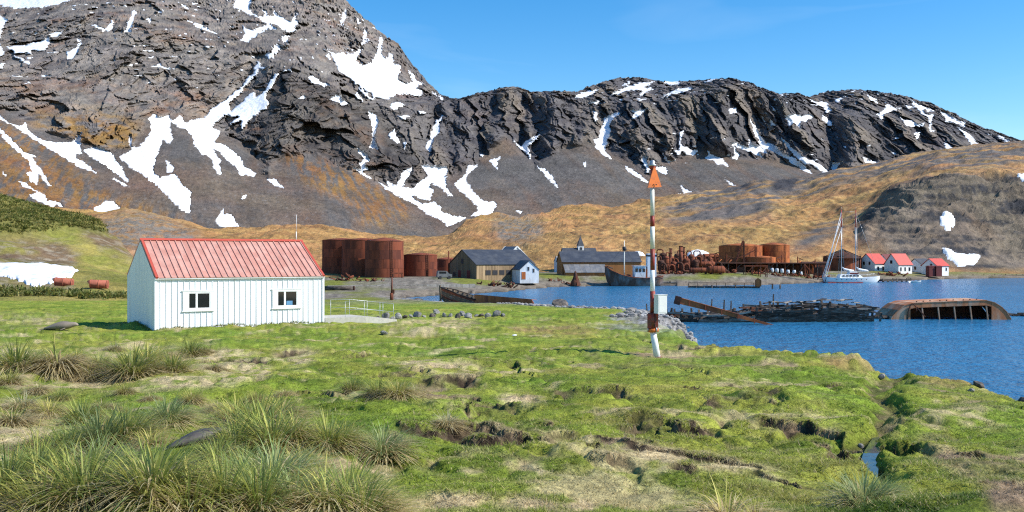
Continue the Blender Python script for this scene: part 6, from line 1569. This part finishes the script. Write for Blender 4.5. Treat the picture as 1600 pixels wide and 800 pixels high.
# beached wreck on the left: planked bow and rusty hull
Pw = at(690, 474, 141)
wk = empty('beached_bow', (Pw.x, 141, 0), R(-14), 'broken brown planked bow of a beached wreck, open and dark inside', 'wreck')
stw = [(0.0, 0.25, 0.6, 2.35, 0.6), (0.6, 1.0, 0.1, 2.25, 0.55), (1.6, 1.6, -0.3, 2.0, 0.5), (3.2, 1.9, -0.6, 1.45, 0.5), (5.0, 1.9, -0.9, 0.9, 0.5), (6.8, 1.8, -1.2, 0.35, 0.5)]
nst = 7
for s in (-1, 1):
    for k in range(nst):
        m = MB(); prev = None
        u0, u1 = 0.18 + 0.82 * k / nst, 0.18 + 0.82 * (k + 0.9) / nst
        for (x, hb, zk, zd, fl) in stw:
            row = [(x, s * hb * u0 ** fl, zk + (zd - zk) * u0 ** 1.6), (x, s * hb * u1 ** fl, zk + (zd - zk) * u1 ** 1.6), (x, s * (hb * u1 ** fl - 0.09), zk + (zd - zk) * u1 ** 1.6), (x, s * (hb * u0 ** fl - 0.09), zk + (zd - zk) * u0 ** 1.6)]
            if prev: m.add(prev + row, [(0,1,5,4),(1,2,6,5),(2,3,7,6),(3,0,4,7)])
            prev = row
        m.build('hull_plank', 'old_wood' if (k + (s > 0)) % 3 else 'rust', wk)
for i in range(9):
    x = 0.7 + i * 0.72
    hb = float(np.interp(x, [q[0] for q in stw], [q[1] for q in stw])); zd = float(np.interp(x, [q[0] for q in stw], [q[3] for q in stw])); zk = float(np.interp(x, [q[0] for q in stw], [q[2] for q in stw]))
    for s in (-1, 1): MB().bar((x, s * hb * 0.45, zk + 0.3), (x, s * (hb - 0.14), zd + 0.06), 0.12, 0.14).build('rib', 'timber_dark', wk)
MB().bar((-0.12, 0, 0.1), (-0.25, 0, 2.7), 0.24, 0.3).build('stem_post', 'old_wood', wk)
for s in (-1, 1): MB().tube([(x, s * hb, zd + 0.04) for x, hb, _, zd, _ in stw], 0.09, 6).build('rail', 'timber_dark', wk)
MB().bar((-0.6, -1.2, -0.2), (0.5, -0.9, 1.0), 0.12).build('prop', 'timber_dark', wk)
a, b = at(742, 474, 138), at(832, 483, 131)
wh_ = empty('rusty_hull_side', (a.x, a.y, 0), math.atan2(b.y - a.y, b.x - a.x), 'long low rusty hull side lying in the water behind the turf', 'wreck')
Lw = math.hypot(b.x - a.x, b.y - a.y); npl = 8
for k in range(npl):
    xa, xb = Lw * k / npl, Lw * (k + 1) / npl - 0.015
    za, zb2 = 1.45 - 0.05 * k, 1.45 - 0.05 * (k + 1)
    MB().prism([(xa, 0, -0.6), (xb, 0, -0.6), (xb, -0.12, zb2), (xa, -0.12, za)], (0, 0.08, 0)).build('hull_plate', 'rust_bright', wh_)
    MB().bar((xa + 0.5, 0.06, -0.6), (xa + 0.5, -0.04, za - 0.02), 0.1, 0.14).build('rib', 'rust_dark', wh_)
    MB().prism([(xa, -0.16, za + 0.002), (xb, -0.16, zb2 + 0.002), (xb, 1.0, zb2 - 0.1), (xa, 1.0, za - 0.1)], (0, 0, 0.05)).build('deck_plate', 'rust_bright', wh_)
MB().prism([(Lw, -0.14, -0.6), (Lw + 0.75, 0.5, -0.6), (Lw, -0.14, 1.03)], (0, 0.08, 0)).build('end_plate', 'rust', wh_)
# ================================================================== THINGS: stones, drums, seals, tussock grass
mat('stone_grey', (0.27, 0.26, 0.245), rough=0.95, var=0.3, scale=4, c2=(0.16, 0.15, 0.14), c2_scale=3, bump=0.5, rnd=0.25, spec=0.2)
mat('stone_dark', (0.055, 0.05, 0.047), rough=0.9, var=0.3, scale=3, c2=(0.14, 0.11, 0.085), c2_scale=2, bump=0.5, rnd=0.2)
mat('stone_tan', (0.29, 0.215, 0.15), rough=0.9, var=0.25, scale=3, c2=(0.18, 0.14, 0.10), c2_scale=2, bump=0.3, rnd=0.1)
mat('seal_fur', (0.055, 0.05, 0.052), rough=0.55, var=0.25, scale=9, c2=(0.10, 0.085, 0.07), c2_scale=4, bump=0.25, bdist=0.01)
mat('seal_tan', (0.27, 0.22, 0.17), rough=0.7, var=0.2, scale=3, c2=(0.17, 0.14, 0.11), c2_scale=1.5, bump=0.2, bdist=0.02)
mat('drum_rust', (0.42, 0.135, 0.085), rough=0.8, var=0.25, scale=1.5, c2=(0.26, 0.075, 0.045), c2_scale=0.8, spec=0.2)

def stone_mesh(seed, m_, flat=0.7):
    bm = bmesh.new(); bmesh.ops.create_icosphere(bm, subdivisions=2, radius=1)
    r = random.Random(seed); off = Vector((r.uniform(0, 50), r.uniform(0, 50), r.uniform(0, 50)))
    from mathutils import noise as mn
    cuts = [Vector((r.gauss(0, 1), r.gauss(0, 1), r.gauss(0, 1))).normalized() for _ in range(7)]
    for v in bm.verts:
        p = v.co.copy(); d = 1 + 0.28 * mn.noise(p * 1.3 + off) + 0.10 * mn.noise(p * 3.5 + off)
        p *= d
        for c in cuts:
            k = p.dot(c) - 0.72
            if k > 0: p -= c * k * 0.85
        v.co = Vector((p.x, p.y, p.z * flat))
    me = bpy.data.meshes.new('stone'); bm.to_mesh(me); bm.free()
    me.polygons.foreach_set('use_smooth', [False] * len(me.polygons)); me.materials.append(MATS[m_])
    return me
SM = [stone_mesh(k, 'stone_grey', 0.55 + 0.08 * k) for k in range(5)]
SD = [stone_mesh(k + 20, 'stone_dark', 0.55 + 0.07 * k) for k in range(3)]
rng = random.Random(5)
ROW = [(603,497,15),(614,499,9),(622,497,14),(633,496,10),(642,495,9),(652,495,16),(663,497,8),(676,496,11),(682,492,12),(694,496,10),(704,496,9),(715,496,12),(722,494,13),(732,496,14),(744,496,9),(752,495,10),(762,495,12),(776,494,15),(590,499,9),(786,495,8)]
names = ['first','second','third','fourth','fifth','sixth','seventh','eighth','ninth','tenth','eleventh','twelfth','thirteenth','fourteenth','fifteenth','sixteenth','seventeenth','eighteenth','nineteenth','twentieth']
for i, (px, py, w) in enumerate(sorted(ROW)):
    p = ground_at(px, py); s = w / FPX * p.y / 2
    o = link('boulder', SM[i % 5] if i % 4 else SD[i % 3], None, (p.x, p.y, p.z + s * 0.25), (rng.random(), rng.random(), rng.random() * 6), s)
    tag(o, 'grey boulder in the stone row on the turf, %s from the left' % names[i], 'boulder', 'boulders in a row on the turf')
def beach_pt(px, Y): x = (px - 800) / FPX * Y; return Vector((x, Y, gz(x, Y)))
for px, Y, w, me, lab in ((875, 116, 30, SD[0], 'big dark rounded boulder on the shore left of the shingle'), (905, 112, 13, SM[1], 'pale grey shore boulder right of the dark boulder'), (920, 108, 16, SD[1], 'dark flat shore boulder in the middle of the shingle'),
                          (938, 104, 17, SM[2], 'light shore boulder near the basking seal'), (953, 101, 15, SD[2], 'dark shore boulder just left of the basking seal'), (930, 100, 11, SM[3], 'small pale shore boulder below the dark flat one'), (905, 104, 12, SD[1], 'small dark stone at the top of the shingle'),
                          (1012, 92, 12, SM[0], 'pale shore stone right of the basking seal'), (1048, 88, 12, SM[4], 'white stone at the water edge right of the beacon'), (1036, 90, 9, SM[1], 'small white stone near the water right of the beacon'), (965, 108, 14, SM[3], 'grey shore stone behind the basking seal'), (892, 118, 12, SD[2], 'dark wet stone at the waterline beside the big boulder')):
    p = beach_pt(px, Y); s = w / FPX * Y / 2
    tag(link('boulder', me, None, (p.x, p.y, p.z + s * 0.3), (0.1, rng.random() * 0.4, rng.random() * 6), (s, s, s * 0.9)), lab, 'boulder', 'boulders along the shore')
p = ground_at(804, 525.5); tag(link('stone', stone_mesh(77, 'white_plain', 0.5), None, (p.x, p.y, p.z + 0.03), (0, 0, 0.5), (0.11, 0.08, 0.08)), 'small white stone lying alone on the turf', 'stone')
for i, (px, py, w, me, lab) in enumerate(((1530, 604, 20, SD[0], 'dark rock in the broken bank at the right, upper of the cluster'), (1548, 612, 22, SD[1], 'dark rock in the broken bank at the right, lower of the cluster'), (1518, 612, 12, SM[1], 'pale rock in the broken bank at the right'), (1598, 628, 16, SD[2], 'dark rock cut by the right edge of the picture'), (1378, 590, 12, SM[2], 'pale rock in the notch where the stream meets the shore'), (1345, 700, 10, SM[3], 'small stone beside the stream'),
                                          (600, 522, 14, SM[0], 'pale stone in the turf below the ramp'))):
    p = ground_at(px, py); s = w / FPX * p.y / 2
    tag(link('rock', me, None, (p.x, p.y, p.z + s * 0.2), (0.2, 0.3, i * 1.3), s), lab, 'rock')
# shingle: far too many to count
pv, pf = [], []
r = np.random.RandomState(3)
ico = stone_mesh(3, 'stone_grey', 0.6)
bmi = bmesh.new(); bmesh.ops.create_icosphere(bmi, subdivisions=1, radius=1); bv = np.array([v.co for v in bmi.verts]) * (1, 1, 0.6); bf = np.array([[v.index for v in f.verts] for f in bmi.faces]); bmi.free()
xs = r.uniform(-2, 16, 9000); ys = r.uniform(60, 132, 9000)
zz, _, _, sdv = ground_z(xs, ys, True, True)
ok = (sdv > -0.3) & (sdv < 4.2)
xs, ys, zz = xs[ok], ys[ok], zz[ok]; n = len(xs)
sz = 0.09 + 0.28 * r.rand(n) ** 3
V_ = (bv[None] * (sz[:, None, None] * (0.8 + 0.4 * r.rand(n, 1, 3)))) + np.stack([xs, ys, zz + sz * 0.2], -1)[:, None]
F_ = bf[None] + (np.arange(n) * len(bv))[:, None, None]
me = bpy.data.meshes.new('shingle'); me.from_pydata(V_.reshape(-1, 3).tolist(), [], F_.reshape(-1, 3).tolist())
def shingle_mat():
    m, nt, b = new_mat('shingle_mat'); geo = nd(nt, 'ShaderNodeNewGeometry')
    cr = nd(nt, 'ShaderNodeValToRGB'); cr.color_ramp.elements[0].color = (0.12, 0.11, 0.10, 1); cr.color_ramp.elements[1].color = (0.36, 0.35, 0.335, 1)
    nt.links.new(geo.outputs['Random Per Island'], cr.inputs[0]); nt.links.new(cr.outputs[0], b.inputs['Base Color']); b.inputs['Roughness'].default_value = 0.85
shingle_mat(); me.materials.append(MATS['shingle_mat'])
o = bpy.data.objects.new('shingle', me); COL.objects.link(o); tag(o, 'grey shingle of small stones along the shore', 'shingle', kind='stuff')

# two rusty drums on the left hillside
for px, py, L, r_, tilt, lab in ((100, 441, 2.5, 0.62, 0.10, 'rusty pink drum lying on the slope, left of the pair'), (155, 444, 2.5, 0.62, 0.05, 'rusty pink drum lying on the slope, right of the pair')):
    Yd = 142 if px < 120 else 140
    c = at(px, py, Yd); t = empty('rusty_drum', c, R(8), lab, 'drum', 'rusty drums on the slope')
    body = MB().tube([(-L / 2, 0, -0.02), (-L / 2 + 0.02, 0, 0), (L / 2 - 0.02, 0, 0), (L / 2, 0, 0)], [r_ * 0.96, r_, r_, r_ * 0.96], 20).build('body', 'drum_rust', t, rot=(0, tilt, 0))
    for x in (-L / 2 + 0.1, 0, L / 2 - 0.1): MB().tube([(x - 0.05, 0, 0), (x + 0.05, 0, 0)], r_ + 0.03, 20).build('hoop', 'drum_rust', body)

# seals: one continuous body each
def seal(P, rz, L, m_, label, raise_head=0.25, name='seal'):
    sp = [(-0.50, 0.03, 0.03, 0.02), (-0.44, 0.05, 0.055, 0.03), (-0.34, 0.07, 0.08, 0.055), (-0.18, 0.105, 0.125, 0.095), (0.0, 0.13, 0.15, 0.13), (0.14, 0.135, 0.145, 0.13), (0.26, 0.13 + raise_head * 0.10, 0.11, 0.10), (0.34, 0.13 + raise_head * 0.25, 0.08, 0.078), (0.405, 0.13 + raise_head * 0.36, 0.068, 0.066), (0.45, 0.125 + raise_head * 0.36, 0.055, 0.052), (0.49, 0.115 + raise_head * 0.36, 0.036, 0.034), (0.505, 0.112 + raise_head * 0.36, 0.012, 0.012)]
    bm = bmesh.new(); n = 16; rings = []
    for x, zc, ry, rz_ in sp:
        rings.append([bm.verts.new((x, ry * math.cos(2 * math.pi * k / n), max(0.0, zc + rz_ * math.sin(2 * math.pi * k / n)))) for k in range(n)])
    for a, b in zip(rings[:-1], rings[1:]):
        for k in range(n): bm.faces.new((a[k], a[(k+1) % n], b[(k+1) % n], b[k]))
    bm.faces.new(rings[0][::-1]); bm.faces.new(rings[-1])
    def flip(root, tip, w):
        root, tip = Vector(root), Vector(tip); d = tip - root; s = d.cross(Vector((0, 0, 1))).normalized() * w
        prev = None
        for t, ww, th in ((0, 0.8, 0.025), (0.4, 1.0, 0.02), (0.8, 0.8, 0.012), (1.0, 0.35, 0.006)):
            c = root + d * t
            row = [bm.verts.new(c + s * ww + Vector((0, 0, 0))), bm.verts.new(c + Vector((0, 0, th))), bm.verts.new(c - s * ww), bm.verts.new(c - Vector((0, 0, th)))]
            if prev:
                for k in range(4): bm.faces.new((prev[k], prev[(k+1) % 4], row[(k+1) % 4], row[k]))
            prev = row
        bm.faces.new(prev)
    for s in (-1, 1):
        flip((0.16, s * 0.11, 0.06), (0.06, s * 0.24, 0.012), 0.045); flip((-0.47, s * 0.02, 0.03), (-0.60, s * 0.08, 0.012), 0.03)
    for v in bm.verts: v.co *= L
    bmesh.ops.recalc_face_normals(bm, faces=bm.faces)
    me = bpy.data.meshes.new(name); bm.to_mesh(me); bm.free()
    me.polygons.foreach_set('use_smooth', [True] * len(me.polygons)); me.materials.append(MATS[m_])
    o = link(name, me, None, P, (0, 0, rz)); md = o.modifiers.new('sub', 'SUBSURF'); md.levels = 1; md.render_levels = 1
    return tag(o, label, 'seal')
p = ground_at(303, 702); seal(p + Vector((0.0, 0.15, -0.02)), R(40), 0.68, 'seal_fur', 'dark grey fur seal resting among the green tussocks', 0.2)
p = ground_at(95, 516); seal(p, R(4), 1.6, 'seal_tan', 'tan seal lying on the grass left of the hut', 0.1)
p = beach_pt(982, 97); seal(p, R(170), 2.6, 'seal_tan', 'large tan seal basking on the shingle left of the beacon', 0.1)
for px, Y, lab in ((650, 148, 'dark seal lying on the grey beach, left of the two'), (678, 150, 'dark seal with raised head on the grey beach, right of the two')):
    p = beach_pt(px, Y); seal(p, R(20 if px < 660 else 200), 2.2, 'seal_fur', lab, 0.1 if px < 660 else 0.9)

# ---- tussock grass
def grass_mat(name, rough=0.6):
    m = bpy.data.materials.new(name); m.use_nodes = True; nt = m.node_tree; nt.nodes.clear()
    out = nt.nodes.new('ShaderNodeOutputMaterial'); a = nd(nt, 'ShaderNodeAttribute', attribute_name='Col')
    oi = nd(nt, 'ShaderNodeObjectInfo'); mr = nd(nt, 'ShaderNodeMapRange'); mr.inputs[3].default_value = 0.85; mr.inputs[4].default_value = 1.2
    nt.links.new(oi.outputs['Random'], mr.inputs[0])
    vm = nd(nt, 'ShaderNodeVectorMath', operation='MULTIPLY'); nt.links.new(a.outputs['Color'], vm.inputs[0]); nt.links.new(mr.outputs[0], vm.inputs[1])
    p = nd(nt, 'ShaderNodeBsdfPrincipled'); p.inputs['Roughness'].default_value = rough; p.inputs['Specular IOR Level'].default_value = 0.35
    t = nd(nt, 'ShaderNodeBsdfTranslucent'); mx = nd(nt, 'ShaderNodeMixShader'); mx.inputs[0].default_value = 0.38
    nt.links.new(vm.outputs[0], p.inputs['Base Color']); nt.links.new(vm.outputs[0], t.inputs['Color'])
    nt.links.new(p.outputs[0], mx.inputs[1]); nt.links.new(t.outputs[0], mx.inputs[2]); nt.links.new(mx.outputs[0], out.inputs['Surface'])
    MATS[name] = m
grass_mat('blade_mat')
def blades_mesh(name, base, direc, length, width, droop, col0, col1, nseg=4, side=None):
    """ribbons: arrays of N blades, bending over as they rise"""
    N = len(base); t = np.linspace(0, 1, nseg + 1)
    d = direc / np.linalg.norm(direc, axis=1, keepdims=True)
    P = base[:, None] + d[:, None] * (length[:, None] * t[None])[..., None]
    hor = d.copy(); hor[:, 2] = 0; hl = np.linalg.norm(hor, axis=1, keepdims=True) + 1e-6; hor /= hl
    bend = (droop * length)[:, None] * t[None] ** 2.2
    P[..., :2] += hor[:, None, :2] * bend[..., None] * 0.75
    P[..., 2] -= bend * 0.85
    sd = np.stack([-hor[:, 1], hor[:, 0], np.zeros(N)], -1) if side is None else side
    w = width[:, None] * (1 - t[None] ** 1.6 * 0.96) * np.where(t[None] == 0, 0.7, 1)
    L_, R_ = P - sd[:, None] * w[..., None], P + sd[:, None] * w[..., None]
    V = np.stack([L_, R_], 2).reshape(N, -1, 3)
    k = 2 * (nseg + 1)
    q = np.array([(2*i, 2*i+1, 2*i+3, 2*i+2) for i in range(nseg)])
    F = (q[None] + (np.arange(N) * k)[:, None, None]).reshape(-1, 4)
    C = col0[:, None] * (1 - t[None, :, None] ** 0.7) + col1[:, None] * t[None, :, None] ** 0.7
    C = np.repeat(C, 2, axis=1).reshape(-1, 3)
    me = bpy.data.meshes.new(name); V = V.reshape(-1, 3)
    me.vertices.add(len(V)); me.vertices.foreach_set('co', V.astype(np.float32).ravel())
    me.loops.add(F.size); me.loops.foreach_set('vertex_index', F.astype(np.int32).ravel())
    me.polygons.add(len(F)); me.polygons.foreach_set('loop_start', (np.arange(len(F)) * 4).astype(np.int32)); me.polygons.foreach_set('loop_total', np.full(len(F), 4, np.int32))
    me.polygons.foreach_set('use_smooth', np.ones(len(F), bool))
    c4 = np.ones((len(V), 4), np.float32); c4[:, :3] = C
    a = me.attributes.new('Col', 'FLOAT_COLOR', 'POINT'); a.data.foreach_set('color', c4.ravel())
    me.update(calc_edges=True); me.materials.append(MATS['blade_mat'])
    return me
def tussock_mesh(seed, greens, straw_frac, N=640, spread=1.0, wind=(0.16, -0.05)):
    r = np.random.RandomState(seed)
    a = r.rand(N) * 2 * np.pi; rad = 0.30 * np.sqrt(r.rand(N))
    base = np.stack([rad * np.cos(a), rad * np.sin(a), 0.10 * (1 - (rad / 0.3) ** 2) + 0 * a], -1)
    tilt = 0.10 + 0.85 * spread * (rad / 0.3) ** 1.3 * (0.5 + 0.7 * r.rand(N))
    a2 = a + r.randn(N) * 0.35
    d = np.stack([np.sin(tilt) * np.cos(a2) + wind[0] * 0.6, np.sin(tilt) * np.sin(a2) + wind[1], np.cos(tilt)], -1)
    L = (0.55 + 0.45 * r.rand(N)) * (1.05 - 0.25 * (rad / 0.3))
    dead = r.rand(N) < straw_frac + 0.08 + 0.35 * (rad / 0.3) ** 2
    g = np.array(greens)[r.randint(len(greens), size=N)] * (0.9 + 0.6 * r.rand(N, 1))
    s = np.array([(0.54, 0.43, 0.21), (0.46, 0.35, 0.16), (0.62, 0.52, 0.30)])[r.randint(3, size=N)] * (0.8 + 0.4 * r.rand(N, 1))
    c1 = np.where(dead[:, None], s, g)
    c0 = np.where(dead[:, None], s * 0.85, g * 0.45 + s * 0.45)
    droop = np.where(dead, 0.5 + 0.7 * r.rand(N), 0.15 + 0.55 * r.rand(N) ** 1.5)
    return blades_mesh('tussock', base, d, L * np.where(dead, 0.85, 1), np.full(N, 0.009) + 0.004 * r.rand(N), droop, c0, c1, 5)
G1 = [(0.21, 0.27, 0.045), (0.28, 0.32, 0.06), (0.14, 0.21, 0.05), (0.36, 0.35, 0.07)]
G2 = [(0.20, 0.28, 0.095), (0.15, 0.22, 0.085), (0.30, 0.34, 0.13)]
G3 = [(0.40, 0.38, 0.08), (0.48, 0.43, 0.11), (0.27, 0.31, 0.06)]
TM = {'green': [tussock_mesh(1, G1, 0.10), tussock_mesh(2, G1, 0.18), tussock_mesh(3, G1, 0.14, spread=1.25)],
      'blue': [tussock_mesh(4, G2, 0.15), tussock_mesh(5, G2, 0.2, spread=1.2)],
      'yellow': [tussock_mesh(6, G3, 0.35), tussock_mesh(7, G3, 0.45, spread=1.2)],
      'straw': [tussock_mesh(8, G3, 0.75), tussock_mesh(9, G1, 0.7, spread=1.3)],
      'pale': [tussock_mesh(10, [(0.30, 0.32, 0.17), (0.36, 0.34, 0.2)], 0.5, N=420)]}
TUS = [(92,580,1.05,'straw'),(28,578,.8,'green'),(62,572,.6,'green'),(155,575,.5,'green'),(120,562,.6,'yellow'),(208,585,.85,'green'),(232,574,.9,'yellow'),(252,562,.7,'straw'),(298,556,.85,'green'),(318,552,.6,'straw'),(270,582,.6,'green'),(180,548,.5,'pale'),(140,592,.5,'straw'),(335,580,.4,'straw'),(15,600,.6,'yellow'),(60,612,.55,'straw'),(195,615,.45,'yellow'),(235,625,.4,'straw'),(300,628,.45,'yellow'),(340,640,.5,'straw'),(400,625,.45,'yellow'),(445,618,.4,'straw'),
       (38,640,.75,'pale'),(78,650,.6,'yellow'),(130,660,.7,'green'),(18,665,.7,'straw'),(95,625,.5,'green'),(160,640,.55,'straw'),
       (62,705,.6,'straw'),(108,712,.75,'green'),(160,700,.8,'blue'),(200,690,.85,'green'),(262,660,.62,'blue'),(236,700,.55,'yellow'),(285,655,.5,'green'),
       (405,680,.95,'green'),(372,660,.7,'yellow'),(440,655,.85,'yellow'),(460,690,.7,'straw'),(430,700,.8,'green'),(372,705,.7,'green'),(340,722,.4,'green'),
       (515,705,.72,'green'),(598,712,.68,'blue'),(570,716,.55,'straw'),(540,700,.5,'yellow'),(552,612,.55,'green'),(592,618,.55,'green'),(622,620,.6,'yellow'),(650,618,.55,'straw'),(700,664,.42,'pale'),
       (60,760,.85,'green'),(110,770,.8,'straw'),(155,745,.75,'blue'),(205,752,.65,'blue'),(258,752,.5,'yellow'),(300,772,.5,'yellow'),(340,765,.5,'straw'),(385,755,.75,'green'),(430,760,.8,'blue'),(470,745,.65,'yellow'),(505,765,.65,'straw'),(545,790,.7,'green'),
       (15,800,.9,'green'),(70,820,.9,'yellow'),(135,815,.8,'green'),(190,815,.7,'straw'),(245,822,.8,'green'),(300,830,.9,'yellow'),(355,820,.8,'green'),(410,828,.8,'green'),(465,822,.7,'blue'),(515,825,.75,'straw'),(570,830,.7,'green'),
       (1352,790,.62,'blue'),(1385,780,.5,'green'),(1140,826,.62,'straw'),(1185,832,.55,'yellow')]
rng = random.Random(17)
def row_of(py): return 'back row below the hut' if py < 590 else 'second row' if py < 672 else 'middle row' if py < 725 else 'fourth row' if py < 792 else 'front row'
left = [t_ for t_ in TUS if t_[0] < 1000]
desc = {'green': 'green', 'blue': 'blue green', 'yellow': 'yellow green', 'straw': 'straw coloured', 'pale': 'pale whitish'}
for i, (px, py, s, kd) in enumerate(TUS):
    p = ground_at(px, min(py, 798)) if py <= 798 else px_ground(px, py)
    if py > 798: p = Vector((p[0], p[1], gz(p[0], p[1])))
    me = TM[kd][i % len(TM[kd])]
    sc = s * (1.1 if py < 600 else 0.78 if py < 725 else 0.70) * rng.uniform(0.85, 1.15)
    o = link('tussock', me, None, (p.x, p.y, p.z - 0.03), (0, 0, rng.uniform(-0.5, 0.5)), (sc * 1.12, sc * 1.12, sc * 0.95))
    if px < 1000:
        same = sorted(q[0] for q in left if row_of(q[1]) == row_of(py) and q[3] == kd)
        k = same.index(px)
        lab = '%s tussock clump in the %s, %s' % (desc[kd], row_of(py), 'the only such' if len(same) == 1 else names[k] + ' such from the left')
    else:
        lab = {1352: 'dark blue green tussock clump at the bottom right beside the stream', 1385: 'small green tussock clump right of the one beside the stream', 1140: 'big straw coloured tussock clump at the bottom edge right of centre', 1185: 'smaller yellow green clump touching the big one at the bottom edge'}[px]
    tag(o, lab, 'tussock', 'tussock grass clumps')

# ---- short turf grass and straw fringes: uncountable, one object each
r = np.random.RandomState(11)
nr_, nc_ = gZ.shape
cols_ok = np.where((pxg > -30) & (pxg < 1640))[0]
rows_ok = np.where((Yr > 6.2) & (Yr < 34))[0]
N = 90000
ri = r.choice(rows_ok, N); ci = r.choice(cols_ok, N)
cc = C_final = C[ri, ci]
keep = (gbank[ri, ci] < 0.35) & (gsd[ri, ci] > 0.8) & (r.rand(N) < np.where(cc[:, 0] > cc[:, 1] * 1.05, 0.35, 1.0))
ri, ci = ri[keep], ci[keep]; n = len(ri)
base = np.stack([GX[ri, ci], GY[ri, ci], gZ[ri, ci] - 0.004], -1)
base[:, 0] += r.randn(n) * 0.004 * base[:, 1] / 10
nb = 3
base = np.repeat(base, nb, 0); cc = np.repeat(C[ri, ci], nb, 0); m_ = len(base)
clump = sat(0.5 + 1.2 * fbm(base[:, 0] / 0.8, base[:, 1] / 0.8, None, 2, 701))
base[:, :2] += r.randn(m_, 2) * 0.015
sw = r.rand(m_) < 0.10
cc = np.where(sw[:, None], np.array((0.50, 0.40, 0.20)), cc)
d = np.stack([r.randn(m_) * 0.5 + 0.1, r.randn(m_) * 0.5, np.ones(m_)], -1)
L = (0.02 + 0.045 * r.rand(m_)) * (0.5 + 1.2 * clump)
me = blades_mesh('grass', base, d, L, 0.003 + 0.0003 * base[:, 1] + 0.002 * r.rand(m_), 0.3 + 0.3 * r.rand(m_), cc * 0.7, cc * (0.85 + 0.95 * r.rand(m_, 1)), 1)
o = bpy.data.objects.new('grass', me); COL.objects.link(o); tag(o, 'short green turf grass covering the foreground', 'grass', kind='stuff')
lipv = np.argwhere((glip > 0.45) & (GY < 45) & (GPX > -30) & (GPX < 1640))
sel = lipv[r.choice(len(lipv), min(len(lipv), 26000), replace=False)]
base = np.stack([GX[sel[:, 0], sel[:, 1]], GY[sel[:, 0], sel[:, 1]], gZ[sel[:, 0], sel[:, 1]] - 0.01], -1); m_ = len(base)
d = np.stack([r.randn(m_) * 0.35 + 0.1, -0.7 + r.randn(m_) * 0.4, 0.5 + 0.5 * r.rand(m_)], -1)
s = np.array([(0.42, 0.33, 0.17), (0.34, 0.25, 0.12), (0.5, 0.42, 0.25), (0.2, 0.2, 0.06)])[r.randint(4, size=m_)]
me = blades_mesh('straw_fringe', base, d, (0.04 + 0.09 * r.rand(m_)) * (0.6 + base[:, 1] / 40), 0.003 + 0.00015 * base[:, 1], 0.5 + 0.5 * r.rand(m_), s * 0.7, s, 2)
o = bpy.data.objects.new('straw_fringe', me); COL.objects.link(o); tag(o, 'dry straw hanging over the peat banks', 'grass', kind='stuff')
# weeds along the foot of the hut
hm = Matrix.Translation(hut.location) @ Matrix.Rotation(hut.rotation_euler.z, 4, 'Z')
wp_ = [hm @ Vector((r.uniform(-0.1, HL), -0.10 - abs(r.randn()) * 0.12, 0)) for _ in range(900)] + [hm @ Vector((-0.08 - abs(r.randn()) * 0.1, r.uniform(0, HW), 0)) for _ in range(500)]
base = np.array([(p.x, p.y, 0.0) for p in wp_]); base[:, 2] = ground_z(base[:, 0], base[:, 1]) - 0.02; m_ = len(base)
d = np.stack([r.randn(m_) * 0.4, r.randn(m_) * 0.4, np.ones(m_)], -1)
g = np.array([(0.20, 0.25, 0.04), (0.12, 0.18, 0.03), (0.40, 0.34, 0.14)])[r.randint(3, size=m_)]
me = blades_mesh('hut_weeds', base, d, 0.08 + 0.16 * r.rand(m_), np.full(m_, 0.016), 0.3 + 0.3 * r.rand(m_), g * 0.7, g, 2)
o = bpy.data.objects.new('hut_weeds', me); COL.objects.link(o); tag(o, 'fringe of grass growing along the foot of the hut', 'grass', kind='stuff')
# dark tussock band on the left hill: a mass of clumps
tpx, tpy, tpos = LPX.ravel(), LPY.ravel(), LV.reshape(-1, 3)
w = tus_s(tpx, tpy); cand = np.where((w > 0.5) & (tpx > -40))[0]
cand = np.concatenate([cand, np.where((tpy > 456) & (tpy < 465) & (tpx > -40) & (tpx < 260) & (r.rand(len(tpx)) < 0.5))[0]])
N = 3000; pick = r.choice(cand, N)
base = np.repeat(tpos[pick], 7, 0); m_ = len(base)
base[:, :2] += r.randn(m_, 2) * 0.35
d = np.stack([r.randn(m_) * 0.5 + 0.1, r.randn(m_) * 0.5, np.ones(m_)], -1)
g = np.array([(0.15, 0.185, 0.04), (0.22, 0.23, 0.05), (0.38, 0.33, 0.10), (0.12, 0.15, 0.035)])[np.repeat(r.randint(4, size=N), 7)] * (0.7 + 0.6 * r.rand(m_, 1))
me = blades_mesh('hillside_tussock', base, d, 0.7 + 0.8 * r.rand(m_), np.full(m_, 0.11), 0.35 + 0.4 * r.rand(m_), g * 0.7, g, 2)
o = bpy.data.objects.new('hillside_tussock', me); COL.objects.link(o); tag(o, 'band of dark tussock grass across the left hillside', 'tussock grass', kind='stuff')
